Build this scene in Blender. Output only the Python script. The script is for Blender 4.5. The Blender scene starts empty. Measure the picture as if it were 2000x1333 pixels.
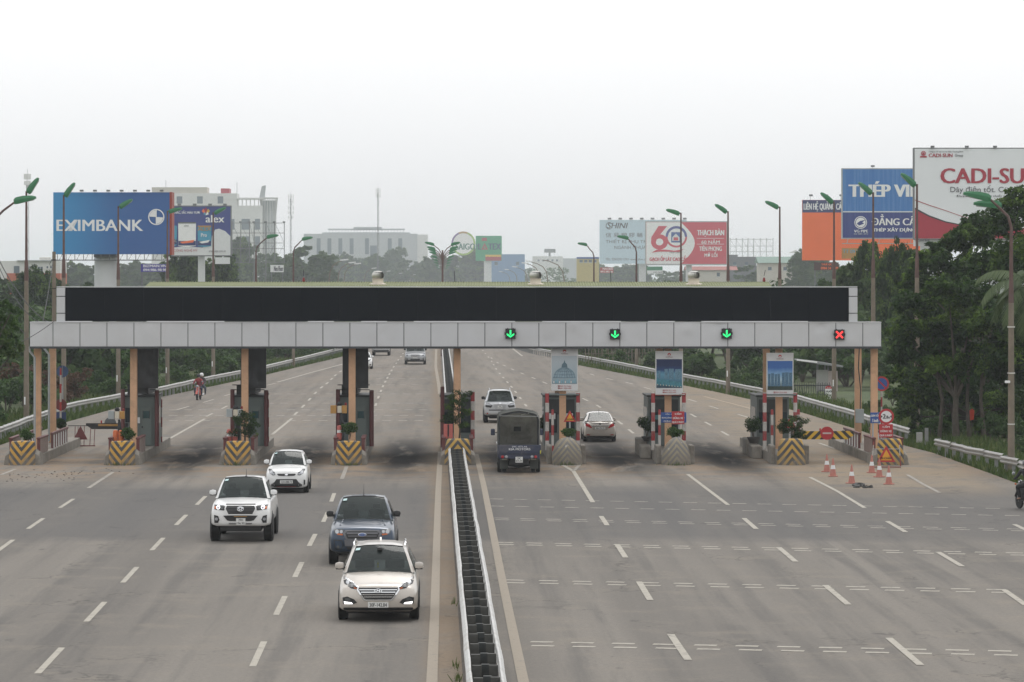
import bpy, bmesh, math, random
import numpy as np
from mathutils import Vector, Matrix
from mathutils.bvhtree import BVHTree
SC = bpy.context.scene
COL = SC.collection
# ---------------------------------------------------------------- camera, sky, sun, exposure
F, H, CX, CY = 7000.0, 7.9, 1000.0, 550.0      # focal length in photo pixels, eye height, vanishing point of the level lines
cam = bpy.data.cameras.new('camera')
cam_o = bpy.data.objects.new('camera', cam)
COL.objects.link(cam_o)
cam.sensor_width = 36.0
cam.lens = 36.0 * F / 2000.0
cam.shift_y = -(666.5 - CY) / 2000.0
cam.clip_start = 1.0
cam.clip_end = 12000.0
cam_o.location = (0, 0, H)
cam_o.rotation_euler = (math.radians(90), 0, 0)
SC.camera = cam_o
SUN_EL, SUN_ROT = math.radians(58), math.radians(14)
world = bpy.data.worlds.new('World')
SC.world = world
world.use_nodes = True
wt = world.node_tree
wt.nodes.clear()
w_out = wt.nodes.new('ShaderNodeOutputWorld')
w_bg = wt.nodes.new('ShaderNodeBackground')
w_sky = wt.nodes.new('ShaderNodeTexSky')
w_sky.sky_type = 'NISHITA'
w_sky.sun_disc = False
w_sky.sun_elevation = SUN_EL
w_sky.sun_rotation = SUN_ROT
w_sky.dust_density = 6.0
w_sky.air_density = 1.0
w_sky.ozone_density = 1.0
w_hsv = wt.nodes.new('ShaderNodeHueSaturation')   # a closed cloud deck: the blue is gone
w_hsv.inputs['Saturation'].default_value = 0.18
w_mix = wt.nodes.new('ShaderNodeMix')
w_mix.data_type = 'RGBA'
w_mix.inputs[0].default_value = 0.80
w_mix.inputs[7].default_value = (11.9, 12.0, 12.15, 1)
wt.links.new(w_sky.outputs[0], w_hsv.inputs['Color'])
wt.links.new(w_hsv.outputs[0], w_mix.inputs[6])
w_tc = wt.nodes.new('ShaderNodeTexCoord')                # the deck is duller low down, where the air is thickest
w_xyz = wt.nodes.new('ShaderNodeSeparateXYZ')
wt.links.new(w_tc.outputs['Generated'], w_xyz.inputs[0])
w_low = wt.nodes.new('ShaderNodeMapRange')
w_low.interpolation_type = 'SMOOTHSTEP'
for k_, v_ in zip((1, 2, 3, 4), (-0.03, 0.10, 0.76, 1.08)): w_low.inputs[k_].default_value = v_
wt.links.new(w_xyz.outputs[2], w_low.inputs[0])
w_mul = wt.nodes.new('ShaderNodeMix')
w_mul.data_type = 'RGBA'
w_mul.blend_type = 'MULTIPLY'
w_mul.inputs[0].default_value = 1.0
wt.links.new(w_mix.outputs[2], w_mul.inputs[6])
wt.links.new(w_low.outputs[0], w_mul.inputs[7])
wt.links.new(w_mul.outputs[2], w_bg.inputs[0])
w_bg.inputs[1].default_value = 0.10
wt.links.new(w_bg.outputs[0], w_out.inputs[0])
sun = bpy.data.lights.new('sun', 'SUN')
sun.energy = 0.85
sun.angle = math.radians(25)
sun.color = (1.0, 0.97, 0.93)
sun_o = bpy.data.objects.new('sun', sun)
COL.objects.link(sun_o)
sun_o.rotation_euler = (math.radians(90) - SUN_EL, 0, math.radians(180) - SUN_ROT)
SC.view_settings.view_transform = 'Standard'
SC.view_settings.look = 'None'
SC.view_settings.gamma = 1.0
SC.view_settings.exposure = 0.0
SC.view_settings.use_curve_mapping = False
SC.render.engine = 'CYCLES'
SC.cycles.use_denoising = True
SC.cycles.max_bounces = 8
SC.cycles.diffuse_bounces = 3
SC.cycles.glossy_bounces = 3
SC.cycles.transparent_max_bounces = 12
SC.cycles.volume_bounces = 2
SC.cycles.use_adaptive_sampling = True
SC.cycles.adaptive_threshold = 0.015

# ---------------------------------------------------------------- helpers
R = math.radians
rnd = random.Random(7)
def S(Z): return F / Z                                     # photo pixels in a metre at depth Z
def P(px, py, Z): return Vector(((px - CX) / F * Z, Z, H - (py - CY) / F * Z))
def G(px, py, z=0.0):
    Z = F * (H - z) / (py - CY)
    return Vector(((px - CX) / F * Z, Z, z))
ROADX = -0.0200                                            # sideways drift of the road per metre ahead
ROADROT = math.atan(-ROADX)

def ptag(o, label=None, cat=None, group=None, kind=None):
    if label: o['label'] = label
    if cat: o['category'] = cat
    if group: o['group'] = group
    if kind: o['kind'] = kind
    return o
def thing(name, label, cat, loc=(0, 0, 0), rz=0.0, group=None):
    o = bpy.data.objects.new(name, None)
    o.empty_display_size = 0.2
    COL.objects.link(o)
    o.location = loc
    o.rotation_euler = (0, 0, rz)
    return ptag(o, label, cat, group)
def link(name, me, parent=None, loc=None, rot=None, scale=None):
    o = bpy.data.objects.new(name, me)
    COL.objects.link(o)
    if parent is not None: o.parent = parent
    if loc is not None: o.location = loc
    if rot is not None: o.rotation_euler = rot
    if scale is not None: o.scale = scale
    return o
def copy_tree(o, parent=None):
    c = o.copy()
    COL.objects.link(c)
    c.parent = parent
    for ch in list(o.children): copy_tree(ch, c)
    return c

class MB:
    """collects shapes, build() links them as one mesh object"""
    def __init__(self): self.v, self.f = [], []
    def add(self, vs, fs):
        n = len(self.v)
        self.v += [tuple(p) for p in vs]
        self.f += [tuple(i + n for i in q) for q in fs]
        return self
    def box(self, c, s, rz=0.0, m=None):
        x, y, z = s[0] / 2, s[1] / 2, s[2] / 2
        vs = [Vector(p) for p in ((-x, -y, -z), (x, -y, -z), (x, y, -z), (-x, y, -z), (-x, -y, z), (x, -y, z), (x, y, z), (-x, y, z))]
        rot = m if m is not None else Matrix.Rotation(rz, 3, 'Z')
        return self.add([rot @ p + Vector(c) for p in vs], [(0, 3, 2, 1), (4, 5, 6, 7), (0, 1, 5, 4), (1, 2, 6, 5), (2, 3, 7, 6), (3, 0, 4, 7)])
    def lohi(self, lo, hi):
        return self.box([(a + b) / 2 for a, b in zip(lo, hi)], [abs(b - a) for a, b in zip(lo, hi)])
    def tube(self, pts, r, n=8, cap=True):
        pts = [Vector(p) for p in pts]
        rs = r if isinstance(r, (list, tuple)) else [r] * len(pts)
        vs, fs = [], []
        up = Vector((0.31, 0.17, 0.93))
        for i, p in enumerate(pts):
            d = (pts[min(i + 1, len(pts) - 1)] - pts[max(i - 1, 0)]).normalized()
            a = d.cross(up)
            if a.length < 1e-3: a = d.cross(Vector((1, 0, 0)))
            a.normalize()
            b = d.cross(a)
            for k in range(n):
                t = 2 * math.pi * k / n
                vs.append(p + (a * math.cos(t) + b * math.sin(t)) * rs[i])
        for i in range(len(pts) - 1):
            for k in range(n):
                fs.append((i * n + k, i * n + (k + 1) % n, (i + 1) * n + (k + 1) % n, (i + 1) * n + k))
        if cap:
            fs.append(tuple(range(n)))
            fs.append(tuple(range((len(pts) - 1) * n, len(pts) * n))[::-1])
        return self.add(vs, fs)
    def lathe(self, prof, n=16, c=(0, 0, 0), sy=1.0):
        vs, fs = [], []
        for r, z in prof:
            for k in range(n):
                t = 2 * math.pi * k / n
                vs.append((c[0] + r * math.cos(t), c[1] + r * math.sin(t) * sy, c[2] + z))
        m = len(prof)
        for i in range(m - 1):
            for k in range(n):
                fs.append((i * n + k, i * n + (k + 1) % n, (i + 1) * n + (k + 1) % n, (i + 1) * n + k))
        fs.append(tuple(range(n))[::-1])
        fs.append(tuple(range((m - 1) * n, m * n)))
        return self.add(vs, fs)
    def prism_y(self, poly, y0, y1):                       # polygon in x,z pushed along y
        n = len(poly)
        vs = [(x, y0, z) for x, z in poly] + [(x, y1, z) for x, z in poly]
        fs = [tuple(range(n)), tuple(range(n, 2 * n))[::-1]] + [(i, (i + 1) % n + 0, (i + 1) % n + n, i + n)[::-1] for i in range(n)]
        return self.add(vs, fs)
    def prism_x(self, poly, x0, x1):                       # polygon in y,z pushed along x
        n = len(poly)
        vs = [(x0, y, z) for y, z in poly] + [(x1, y, z) for y, z in poly]
        fs = [tuple(range(n)), tuple(range(n, 2 * n))[::-1]] + [(i, (i + 1) % n, (i + 1) % n + n, i + n)[::-1] for i in range(n)]
        return self.add(vs, fs)
    def prism_z(self, poly, z0, z1):
        n = len(poly)
        vs = [(x, y, z0) for x, y in poly] + [(x, y, z1) for x, y in poly]
        fs = [tuple(range(n))[::-1], tuple(range(n, 2 * n))] + [(i, (i + 1) % n, (i + 1) % n + n, i + n) for i in range(n)]
        return self.add(vs, fs)
    def loft(self, rings, close=True, cap=True):
        n = len(rings[0])
        vs = [p for r in rings for p in r]
        fs = []
        for i in range(len(rings) - 1):
            for k in range(n if close else n - 1):
                fs.append((i * n + k, i * n + (k + 1) % n, (i + 1) * n + (k + 1) % n, (i + 1) * n + k))
        if cap:
            fs.append(tuple(range(n))[::-1])
            fs.append(tuple(range((len(rings) - 1) * n, len(rings) * n)))
        return self.add(vs, fs)
    def mesh(self, name, mat=None, smooth=False, bevel=0.0, seg=2, fix=True):
        me = bpy.data.meshes.new(name)
        me.from_pydata(self.v, [], self.f)
        if fix or bevel:
            bm = bmesh.new()
            bm.from_mesh(me)
            if fix: bmesh.ops.recalc_face_normals(bm, faces=bm.faces)
            if bevel:
                bmesh.ops.bevel(bm, geom=[e for e in bm.edges if len(e.link_faces) == 2 and e.calc_face_angle(0) > 0.5], offset=bevel, segments=seg, affect='EDGES', profile=0.6)
            bm.to_mesh(me)
            bm.free()
        if mat is not None: me.materials.append(mat)
        if smooth:
            me.polygons.foreach_set('use_smooth', [True] * len(me.polygons))
            try: me.set_sharp_from_angle(angle=R(38))
            except Exception: pass
        me.update()
        return me
    def build(self, name, mat, parent=None, smooth=False, bevel=0.0, loc=None, rot=None, seg=2, fix=True):
        return link(name, self.mesh(name, mat, smooth, bevel, seg, fix), parent, loc, rot)

def quads_mesh(name, v, q, mat):
    me = bpy.data.meshes.new(name)
    v = np.asarray(v, np.float32)
    q = np.asarray(q, np.int32)
    me.vertices.add(len(v))
    me.vertices.foreach_set('co', v.ravel())
    me.loops.add(q.size)
    me.loops.foreach_set('vertex_index', q.ravel())
    me.polygons.add(len(q))
    me.polygons.foreach_set('loop_start', np.arange(len(q), dtype=np.int32) * q.shape[1])
    me.update(calc_edges=True)
    if mat is not None: me.materials.append(mat)
    return me

# ---------------------------------------------------------------- materials
class NT:
    def __init__(self, name):
        self.m = bpy.data.materials.new(name)
        self.m.use_nodes = True
        self.t = self.m.node_tree
        self.b = self.t.nodes['Principled BSDF']
        self.tc = self.t.nodes.new('ShaderNodeTexCoord')
        self.obj = self.tc.outputs['Object']
    def put(self, v, sock):
        if hasattr(v, 'is_linked') or hasattr(v, 'links'): self.t.links.new(v, sock)
        elif sock.type == 'RGBA' and len(v) == 3: sock.default_value = (*v, 1)
        else: sock.default_value = v
    def math(self, op, a, b=0.0, c=0.0, clamp=False):
        n = self.t.nodes.new('ShaderNodeMath')
        n.operation = op
        n.use_clamp = clamp
        for s, x in zip(n.inputs, (a, b, c)): self.put(x, s)
        return n.outputs[0]
    def noise(self, scale, detail=4.0, rough=0.55, vec=None, dist=0.0):
        n = self.t.nodes.new('ShaderNodeTexNoise')
        n.inputs['Scale'].default_value = scale
        n.inputs['Detail'].default_value = detail
        n.inputs['Roughness'].default_value = rough
        n.inputs['Distortion'].default_value = dist
        self.t.links.new(vec or self.obj, n.inputs['Vector'])
        return n.outputs['Fac']
    def mapping(self, scale=(1, 1, 1), loc=(0, 0, 0), rot=(0, 0, 0), vec=None):
        n = self.t.nodes.new('ShaderNodeMapping')
        n.inputs['Scale'].default_value = scale
        n.inputs['Location'].default_value = loc
        n.inputs['Rotation'].default_value = rot
        self.t.links.new(vec or self.obj, n.inputs['Vector'])
        return n.outputs[0]
    def rng(self, v, a, b, c, d, smooth=False):
        n = self.t.nodes.new('ShaderNodeMapRange')
        if smooth: n.interpolation_type = 'SMOOTHSTEP'
        for s, x in zip(n.inputs, (v, a, b, c, d)): self.put(x, s)
        return n.outputs[0]
    def mix(self, f, a, b, blend='MIX'):
        n = self.t.nodes.new('ShaderNodeMix')
        n.data_type = 'RGBA'
        n.blend_type = blend
        self.put(f, n.inputs[0])
        self.put(a, n.inputs[6])
        self.put(b, n.inputs[7])
        return n.outputs[2]
    def xyz(self, vec=None):
        n = self.t.nodes.new('ShaderNodeSeparateXYZ')
        self.t.links.new(vec or self.obj, n.inputs[0])
        return n.outputs
    def comb(self, x, y, z):
        n = self.t.nodes.new('ShaderNodeCombineXYZ')
        for s, v in zip(n.inputs, (x, y, z)): self.put(v, s)
        return n.outputs[0]
    def set(self, **k):
        for a, v in k.items(): self.put(v, self.b.inputs[a.replace('_', ' ')])
        return self
    def bump(self, h, strength=0.3, dist=0.02):
        n = self.t.nodes.new('ShaderNodeBump')
        n.inputs['Strength'].default_value = strength
        n.inputs['Distance'].default_value = dist
        self.t.links.new(h, n.inputs['Height'])
        self.t.links.new(n.outputs[0], self.b.inputs['Normal'])

MATS = {}
def mat(name, col, rough=0.6, metal=0.0, var=0.12, vs=1.5, dirt=0.0, dirtcol=(0.16, 0.13, 0.10), ds=0.8, bump=0.0, bs=18.0, coat=0.0, emit=0.0, spec=0.5):
    if name in MATS: return MATS[name]
    n = NT(name)
    c = (*col, 1)
    f = n.noise(vs, 6, 0.6)
    k = n.rng(f, 0.25, 0.75, 1 - var, 1 + var)
    g = n.comb(k, k, k)
    colr = n.mix(1.0, c, g, 'MULTIPLY')
    if dirt:
        d = n.noise(ds, 8, 0.68, dist=0.6)
        colr = n.mix(n.rng(d, 0.45, 0.72, 0.0, dirt, True), colr, (*dirtcol, 1))
    n.set(Base_Color=colr, Roughness=rough, Metallic=metal)
    n.b.inputs['Specular IOR Level'].default_value = spec
    if coat:
        n.b.inputs['Coat Weight'].default_value = coat
        n.b.inputs['Coat Roughness'].default_value = 0.06
    if emit:
        n.b.inputs['Emission Color'].default_value = c
        n.b.inputs['Emission Strength'].default_value = emit
    if bump: n.bump(n.noise(bs, 5, 0.6), bump, 0.02)
    MATS[name] = n.m
    return n.m

# ---------------------------------------------------------------- lettering
def text_mesh(txt, bold=0.0, depth=0.01, name='lettering'):
    cu = bpy.data.curves.new(name, 'FONT')
    cu.body = txt
    cu.size = 1.0
    cu.offset = bold
    cu.extrude = depth
    cu.resolution_u = 3
    cu.align_x = 'LEFT'
    o = bpy.data.objects.new(name, cu)
    me = bpy.data.meshes.new_from_object(o)
    bpy.data.objects.remove(o)
    bpy.data.curves.remove(cu)
    return me
def lettering(parent, txt, x0, z0, x1, z1, y, m, bold=0.0, shear=0.0, depth=0.012, name='lettering'):
    """fits the text into the box x0..x1, z0..z1 of the parent's front (-y) face"""
    me = text_mesh(txt, 0.0, 0.05, name)
    n = len(me.vertices)
    co = np.empty(n * 3, np.float32)
    me.vertices.foreach_get('co', co)
    co = co.reshape(-1, 3)
    lo, hi = co.min(0), co.max(0)
    out = np.empty_like(co)
    w = (co[:, 0] - lo[0]) / max(hi[0] - lo[0], 1e-6)
    h = (co[:, 1] - lo[1]) / max(hi[1] - lo[1], 1e-6)
    out[:, 0] = x0 + w * (x1 - x0) + shear * (h - 0.5) * (z1 - z0)
    out[:, 2] = z0 + h * (z1 - z0)
    out[:, 1] = y - depth * (co[:, 2] > 0)
    me.vertices.foreach_set('co', out.ravel())
    if bold > 0.012:                                       # heavier strokes: the same outline again, a little to either side
        bm = bmesh.new()
        bm.from_mesh(me)
        base = list(bm.verts) + list(bm.edges) + list(bm.faces)
        for dx, dy in ((-1.0, 0.0016), (1.0, 0.0031)):
            r_ = bmesh.ops.duplicate(bm, geom=base)
            bmesh.ops.translate(bm, vec=(dx * bold * 1.05 * (z1 - z0), dy, 0), verts=[g for g in r_['geom'] if isinstance(g, bmesh.types.BMVert)])
        bm.to_mesh(me)
        bm.free()
    me.materials.clear()
    me.materials.append(m)
    me.update()
    return link(name, me, parent)
# ================================================================ ground, road, markings
def m_ground():
    n = NT('ground_grass')
    a = n.noise(0.03, 6, 0.6)
    b = n.noise(0.9, 8, 0.7)
    c = n.mix(n.rng(a, 0.4, 0.62, 0, 1, True), (0.040, 0.068, 0.018, 1), (0.075, 0.10, 0.028, 1))
    c = n.mix(n.rng(b, 0.45, 0.75, 0, 0.75, True), c, (0.13, 0.11, 0.065, 1))
    n.set(Base_Color=c, Roughness=0.95)
    n.bump(b, 0.8, 0.25)
    return n.m
LE = [(-27.5, 10), (-27.0, 90), (-26.0, 130), (-24.7, 173), (-25.0, 202), (-24.6, 226.6), (-24.0, 245), (-22.8, 266), (-20.8, 304), (-17.9, 374), (-17.5, 432), (-24.0, 560), (-42, 1500), (-140, 6400)]
RE = [(21.5, 10), (21.2, 90), (20.4, 125), (19.75, 141), (19.6, 153), (19.4, 165), (18.8, 174), (18.4, 192), (17.5, 215), (16.3, 236), (14.6, 256), (11.5, 288), (6.15, 339), (2.9, 420), (1.5, 560), (-16, 1500), (-112, 6400)]
def edge_x(E, Z):
    for (x0, z0), (x1, z1) in zip(E, E[1:]):
        if z0 <= Z <= z1: return x0 + (x1 - x0) * (Z - z0) / (z1 - z0)
    return E[-1][0]
COLX = [(-927.5), -739.4, -522, -312.5, -107, 99, 305, 521.8, 708]
COLX = [c / S(160.0) for c in COLX]                         # the nine column lines across the toll plaza at 160 m
def m_road():
    n = NT('road_asphalt')
    x, y, z = n.xyz()
    fine = n.noise(9.0, 6, 0.75)
    grain = n.noise(55.0, 3, 0.7)
    mid = n.noise(0.55, 6, 0.6)
    skew = n.math('SUBTRACT', x, n.math('MULTIPLY', y, ROADX))
    lanes = n.comb(skew, n.math('MULTIPLY', y, 0.035), 0.0)
    streak = n.noise(1.25, 5, 0.6, vec=lanes)
    wide = n.noise(0.30, 4, 0.55, vec=lanes)
    base = n.mix(n.rng(wide, 0.32, 0.68, 0, 1, True), (0.156, 0.144, 0.130, 1), (0.216, 0.197, 0.174, 1))
    base = n.mix(n.rng(streak, 0.46, 0.70, 0, 0.55, True), base, (0.100, 0.096, 0.092, 1))
    base = n.mix(n.rng(mid, 0.48, 0.74, 0, 0.55, True), base, (0.232, 0.206, 0.172, 1))
    # resurfaced darker strip across the right carriageway and at the plaza front
    jag = n.math('MULTIPLY_ADD', n.noise(0.35, 4), 5.0, y)
    band = n.math('MULTIPLY', n.rng(jag, 110.0, 114.0, 0, 1, True), n.rng(jag, 136.0, 144.0, 1, 0, True))
    base = n.mix(n.math('MULTIPLY', band, n.rng(wide, 0.35, 0.6, 0.35, 0.85)), base, (0.108, 0.105, 0.103, 1))
    # brown dust swept up in front of and between the islands
    dn = n.noise(0.42, 7, 0.65, dist=0.8)
    dz = n.math('MULTIPLY', n.rng(y, 138.0, 152.0, 0, 1, True), n.rng(y, 158.0, 176.0, 1, 0.25, True))
    dust = n.math('MULTIPLY', dz, n.rng(dn, 0.40, 0.60, 0.0, 0.9, True))
    base = n.mix(dust, base, (0.25, 0.185, 0.128, 1))
    # sand blown against the median
    md = n.math('SUBTRACT', n.math('MULTIPLY_ADD', n.math('SUBTRACT', y, 63.9), -0.0216, -0.72), x)
    sand = n.math('MULTIPLY', n.math('MULTIPLY', n.rng(md, 0.0, 0.05, 0, 1), n.rng(md, 0.45, 1.15, 1, 0, True)), n.rng(dn, 0.30, 0.60, 0.35, 0.9, True))
    base = n.mix(sand, base, (0.215, 0.165, 0.118, 1))
    # gravelly washed-out dirt in the last right-hand lane
    rs = n.math('MULTIPLY', n.rng(x, 9.5, 13.5, 0, 1, True), n.math('MULTIPLY', n.rng(y, 128.0, 142.0, 0, 1, True), n.rng(x, 18.0, 19.2, 1, 0.2, True)))
    base = n.mix(n.math('MULTIPLY', rs, n.rng(dn, 0.3, 0.55, 0.1, 0.75, True)), base, (0.26, 0.208, 0.15, 1))
    # rubber and oil where the vehicles stop at the booths
    lane_mid = [(a + b) / 2 for a, b in zip(COLX, COLX[1:])]
    tot = None
    for i, lx in enumerate(lane_mid):
        if i in (0, 7): continue
        d = n.math('ABSOLUTE', n.math('SUBTRACT', x, n.math('MULTIPLY_ADD', n.math('SUBTRACT', y, 160.0), ROADX, lx)))
        g = n.rng(d, 0.3, 1.9, 1.0, 0.0, True)
        tot = g if tot is None else n.math('MAXIMUM', tot, g)
    oil_n = n.noise(0.8, 6, 0.65, vec=n.comb(skew, n.math('MULTIPLY', y, 0.16), 0.0), dist=0.6)
    oz = n.math('MULTIPLY', n.rng(y, 140.0, 157.0, 0.0, 1, True), n.rng(y, 166.0, 190.0, 1, 0.0, True))
    oil = n.math('MULTIPLY', n.math('MULTIPLY', tot, oz), n.rng(oil_n, 0.30, 0.52, 0.25, 1.0, True))
    base = n.mix(oil, base, (0.024, 0.023, 0.023, 1))
    # cracks, tar seams and drips
    vor = n.t.nodes.new('ShaderNodeTexVoronoi')
    vor.feature = 'DISTANCE_TO_EDGE'
    vor.inputs['Scale'].default_value = 0.16
    n.t.links.new(n.mapping((1, 0.45, 1), vec=n.comb(n.math('MULTIPLY_ADD', mid, 5.0, x), n.math('MULTIPLY_ADD', dn, 9.0, y), 0.0)), vor.inputs['Vector'])
    crack = n.math('MULTIPLY', n.rng(vor.outputs['Distance'], 0.0, 0.012, 1, 0), n.rng(mid, 0.46, 0.58, 0, 0.7))
    base = n.mix(crack, base, (0.07, 0.068, 0.066, 1))
    spot = n.noise(1.6, 3, 0.5, vec=n.comb(x, n.math('MULTIPLY', y, 0.4), 3.0))
    base = n.mix(n.rng(spot, 0.69, 0.78, 0, 0.55, True), base, (0.075, 0.072, 0.07, 1))
    k = n.rng(fine, 0.25, 0.75, 0.82, 1.18)
    k = n.math('MULTIPLY', k, n.rng(grain, 0.2, 0.8, 0.84, 1.16))
    base = n.mix(1.0, base, n.comb(k, k, k), 'MULTIPLY')
    n.set(Base_Color=base, Roughness=n.rng(oil, 0, 1, 0.92, 0.97))
    n.b.inputs['Specular IOR Level'].default_value = 0.12
    n.bump(grain, 0.25, 0.01)
    return n.m
def m_paint(name, col, wear):
    n = NT(name)
    a = n.noise(3.2, 8, 0.75)
    b = n.noise(30.0, 3, 0.7)
    c = n.mix(n.rng(a, wear, wear + 0.14, 0, 0.8, True), (*col, 1), (0.165, 0.152, 0.136, 1))
    k = n.rng(b, 0.2, 0.8, 0.86, 1.1)
    n.set(Base_Color=n.mix(1.0, c, n.comb(k, k, k), 'MULTIPLY'), Roughness=0.75)
    return n.m
M_GROUND, M_ROAD = m_ground(), m_road()
M_PAINT = m_paint('road_paint_white', (0.37, 0.34, 0.285), 0.50)
M_PAINT_OLD = m_paint('road_paint_worn', (0.33, 0.30, 0.255), 0.44)
M_PAINT_TAN = m_paint('road_paint_tan', (0.275, 0.232, 0.178), 0.54)
M_PAINT_YEL = m_paint('road_paint_yellow', (0.33, 0.255, 0.17), 0.5)

mb = MB()
xs = [-2600, -900, -300, -120, -60, -30, 0, 30, 60, 120, 300, 900, 2600]
ys = [-20, 40, 90, 140, 180, 220, 270, 330, 420, 600, 900, 1500, 3000, 6500]
rg = random.Random(3)
mb.add([(x, y, -0.07 - (0.0 if abs(x) < 40 else rg.uniform(0.0, 0.4))) for y in ys for x in xs],
       [(j * len(xs) + i, j * len(xs) + i + 1, (j + 1) * len(xs) + i + 1, (j + 1) * len(xs) + i) for j in range(len(ys) - 1) for i in range(len(xs) - 1)])
ptag(mb.build('ground', M_GROUND, fix=False), 'green grassy ground and fields on both sides of the road', kind='structure')
mb = MB()
zs = sorted({z for _, z in LE} | {z for _, z in RE})
row = []
for z in zs:
    a, b = edge_x(LE, z), edge_x(RE, z)
    row.append([(a + (b - a) * t / 8, z, 0.0) for t in range(9)])
mb.loft(row, close=False, cap=False)
for i in range(len(zs) - 1):                                # a broken edge of the pavement, 7 cm down to the soil
    for j in (0, 8):
        a, b = Vector(row[i][j]), Vector(row[i + 1][j])
        d = Vector((-0.12 if j == 0 else 0.12, 0, -0.09))
        mb.add([a, b, b + d, a + d], [(0, 1, 2, 3)])
road = ptag(mb.build('road', M_ROAD, fix=False), 'wide grey asphalt expressway with dusty toll plaza', kind='structure')

MARKZ = 0.006
def strip(name, pts, w, m, z=MARKZ, hor=False):
    """a painted line along world points; hor: w is measured along the road instead of across"""
    pts = [Vector((p[0], p[1], z)) for p in pts]
    mb = MB()
    L, Rr = [], []
    for i, p in enumerate(pts):
        d = (pts[min(i + 1, len(pts) - 1)] - pts[max(i - 1, 0)]).normalized()
        nrm = Vector((-d.y, d.x, 0)) * (w / 2)
        L.append(p + nrm)
        Rr.append(p - nrm)
    n = len(pts)
    mb.add(L + Rr, [(i, i + 1, n + i + 1, n + i) for i in range(n - 1)])
    me = mb.mesh(name, m, fix=False)
    for q in me.polygons:
        if q.normal.z < 0: q.flip()
    return link(name, me, road)
def pline(px, w=0.18, m=None, name='lane_line', sub=1):
    pts = [G(*p) for p in px]
    return strip(name, pts, w, m or M_PAINT, 0.011 if name != 'hatch_line' else 0.007)
def dashes(px, length, w=0.145, m=None):
    g = [G(*p) for p in px]
    for i, p in enumerate(g):
        d = (g[min(i + 1, len(g) - 1)] - g[max(i - 1, 0)]).normalized()
        strip('lane_dash', [p - d * length / 2, p + d * length / 2], w, m or M_PAINT)
# carriageway edge lines beside the median
pline([(843, 1345), (849, 1200), (853, 1060), (856, 960), (860, 883)], 0.22, M_PAINT_TAN, 'edge_line')
pline([(1025, 1345), (1003, 1240), (978, 1120), (957, 1010), (945, 950), (930, 888)], 0.22, M_PAINT_TAN, 'edge_line')
pline([(859, 770), (857, 752), (851, 717), (852, 683)], 0.25, M_PAINT_TAN, 'edge_line')
# dashes, oncoming side in front of the plaza
dashes([(505, 1277), (548, 1183), (583, 1113), (610, 1055), (636, 1010), (650, 972)], 5.1)
dashes([(98, 1290), (187, 1195), (254, 1123), (308, 1063), (354, 1016), (393, 978)], 5.1)
dashes([(-60, 1118), (9, 1067), (70, 1023), (130.5, 983.5)], 5.1)
pline([(220.5, 923), (173, 954)], 0.16, M_PAINT_OLD)
pline([(677, 912), (668, 936)], 0.16, M_PAINT_OLD)
pline([(30, 917), (2, 928)], 0.16, M_PAINT_OLD)
# dashes, far-going side
for a, b in (((1310, 1240), (1344, 1290)), ((1248, 1137), (1270, 1173)), ((1205, 1064), (1222, 1090)), ((1174, 1009), (1186, 1027)),
             ((1736, 1247), (1798, 1300)), ((1612, 1144), (1657, 1182)), ((1521, 1070), (1554, 1098)), ((1453, 1013), (1477, 1034)),
             ((1961, 1153), (2004, 1183)), ((1832, 1079), (1879, 1107)), ((1733, 1019), (1769, 1040)), ((1981, 1025), (2004, 1036))):
    pline([a, b], 0.165, M_PAINT, 'lane_dash')
pline([(1087, 902), (1120, 921), (1158, 982)], 0.17)
pline([(1137, 904), (1121, 920)], 0.15, M_PAINT_OLD)
for k in range(5):
    y = 904 + 3.0 * k
    pline([(1092 + 5.5 * k + 3, y), (1134 - 3.0 * k, y + 0.4)], 0.30, M_PAINT_OLD, 'hatch_line')
pline([(1343, 927), (1422, 987)], 0.15)
pline([(1582, 933), (1635, 960), (1689, 993)], 0.15)
pline([(1772, 928), (1802, 946), (1835, 963)], 0.15, M_PAINT_OLD)
# rumble stripes: rows of short double bars
def rumble(x0, y0, x1, y1, double, m):
    a, b = G(x0, y0), G(x1, y1)
    d = b - a
    n = int(d.length / 0.905)
    u = d.normalized()
    for k in range(n + 1):
        for o in ((-0.42, 0.42) if double else (0.0,)):
            p = a + u * 0.905 * k + Vector((ROADX * o, o, 0))
            strip('rumble_stripe', [p, p + u * 0.5], 0.25, m)
rumble(1037, 1258, 2000, 1277, True, M_PAINT)
rumble(988, 1136, 2000, 1156, True, M_PAINT)
rumble(971.5, 1062, 2000, 1083, True, M_PAINT)
rumble(966, 1014, 2000, 1036, True, M_PAINT_OLD)
rumble(958, 989, 2000, 1008, False, M_PAINT_OLD)
rumble(957, 975, 1960, 994, False, M_PAINT_OLD)
mb = MB()                                                    # the faint rows beyond the plaza
for x0, x1, y in ((735, 850, 740), (735, 848, 752), (510, 850, 770), (520, 850, 788), (560, 850, 801), (540, 850, 812), (560, 850, 822), (330, 480, 801), (330, 480, 812), (330, 450, 822), (400, 480, 788), (735, 846, 727), (735, 846, 716)):
    a, b = G(x0, y), G(x1, y)
    n = int((b - a).length / 0.905)
    for k in range(n):
        p = a + Vector((0.905 * k, 0, 0))
        mb.add([p + Vector(q) for q in ((0, -0.3, MARKZ), (0.5, -0.3, MARKZ), (0.5, 0.3, MARKZ), (0, 0.3, MARKZ))], [(0, 1, 2, 3)])
o = mb.build('far_rumble_stripe', M_PAINT_OLD, road, fix=False)
o['kind'] = 'stuff'
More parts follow.
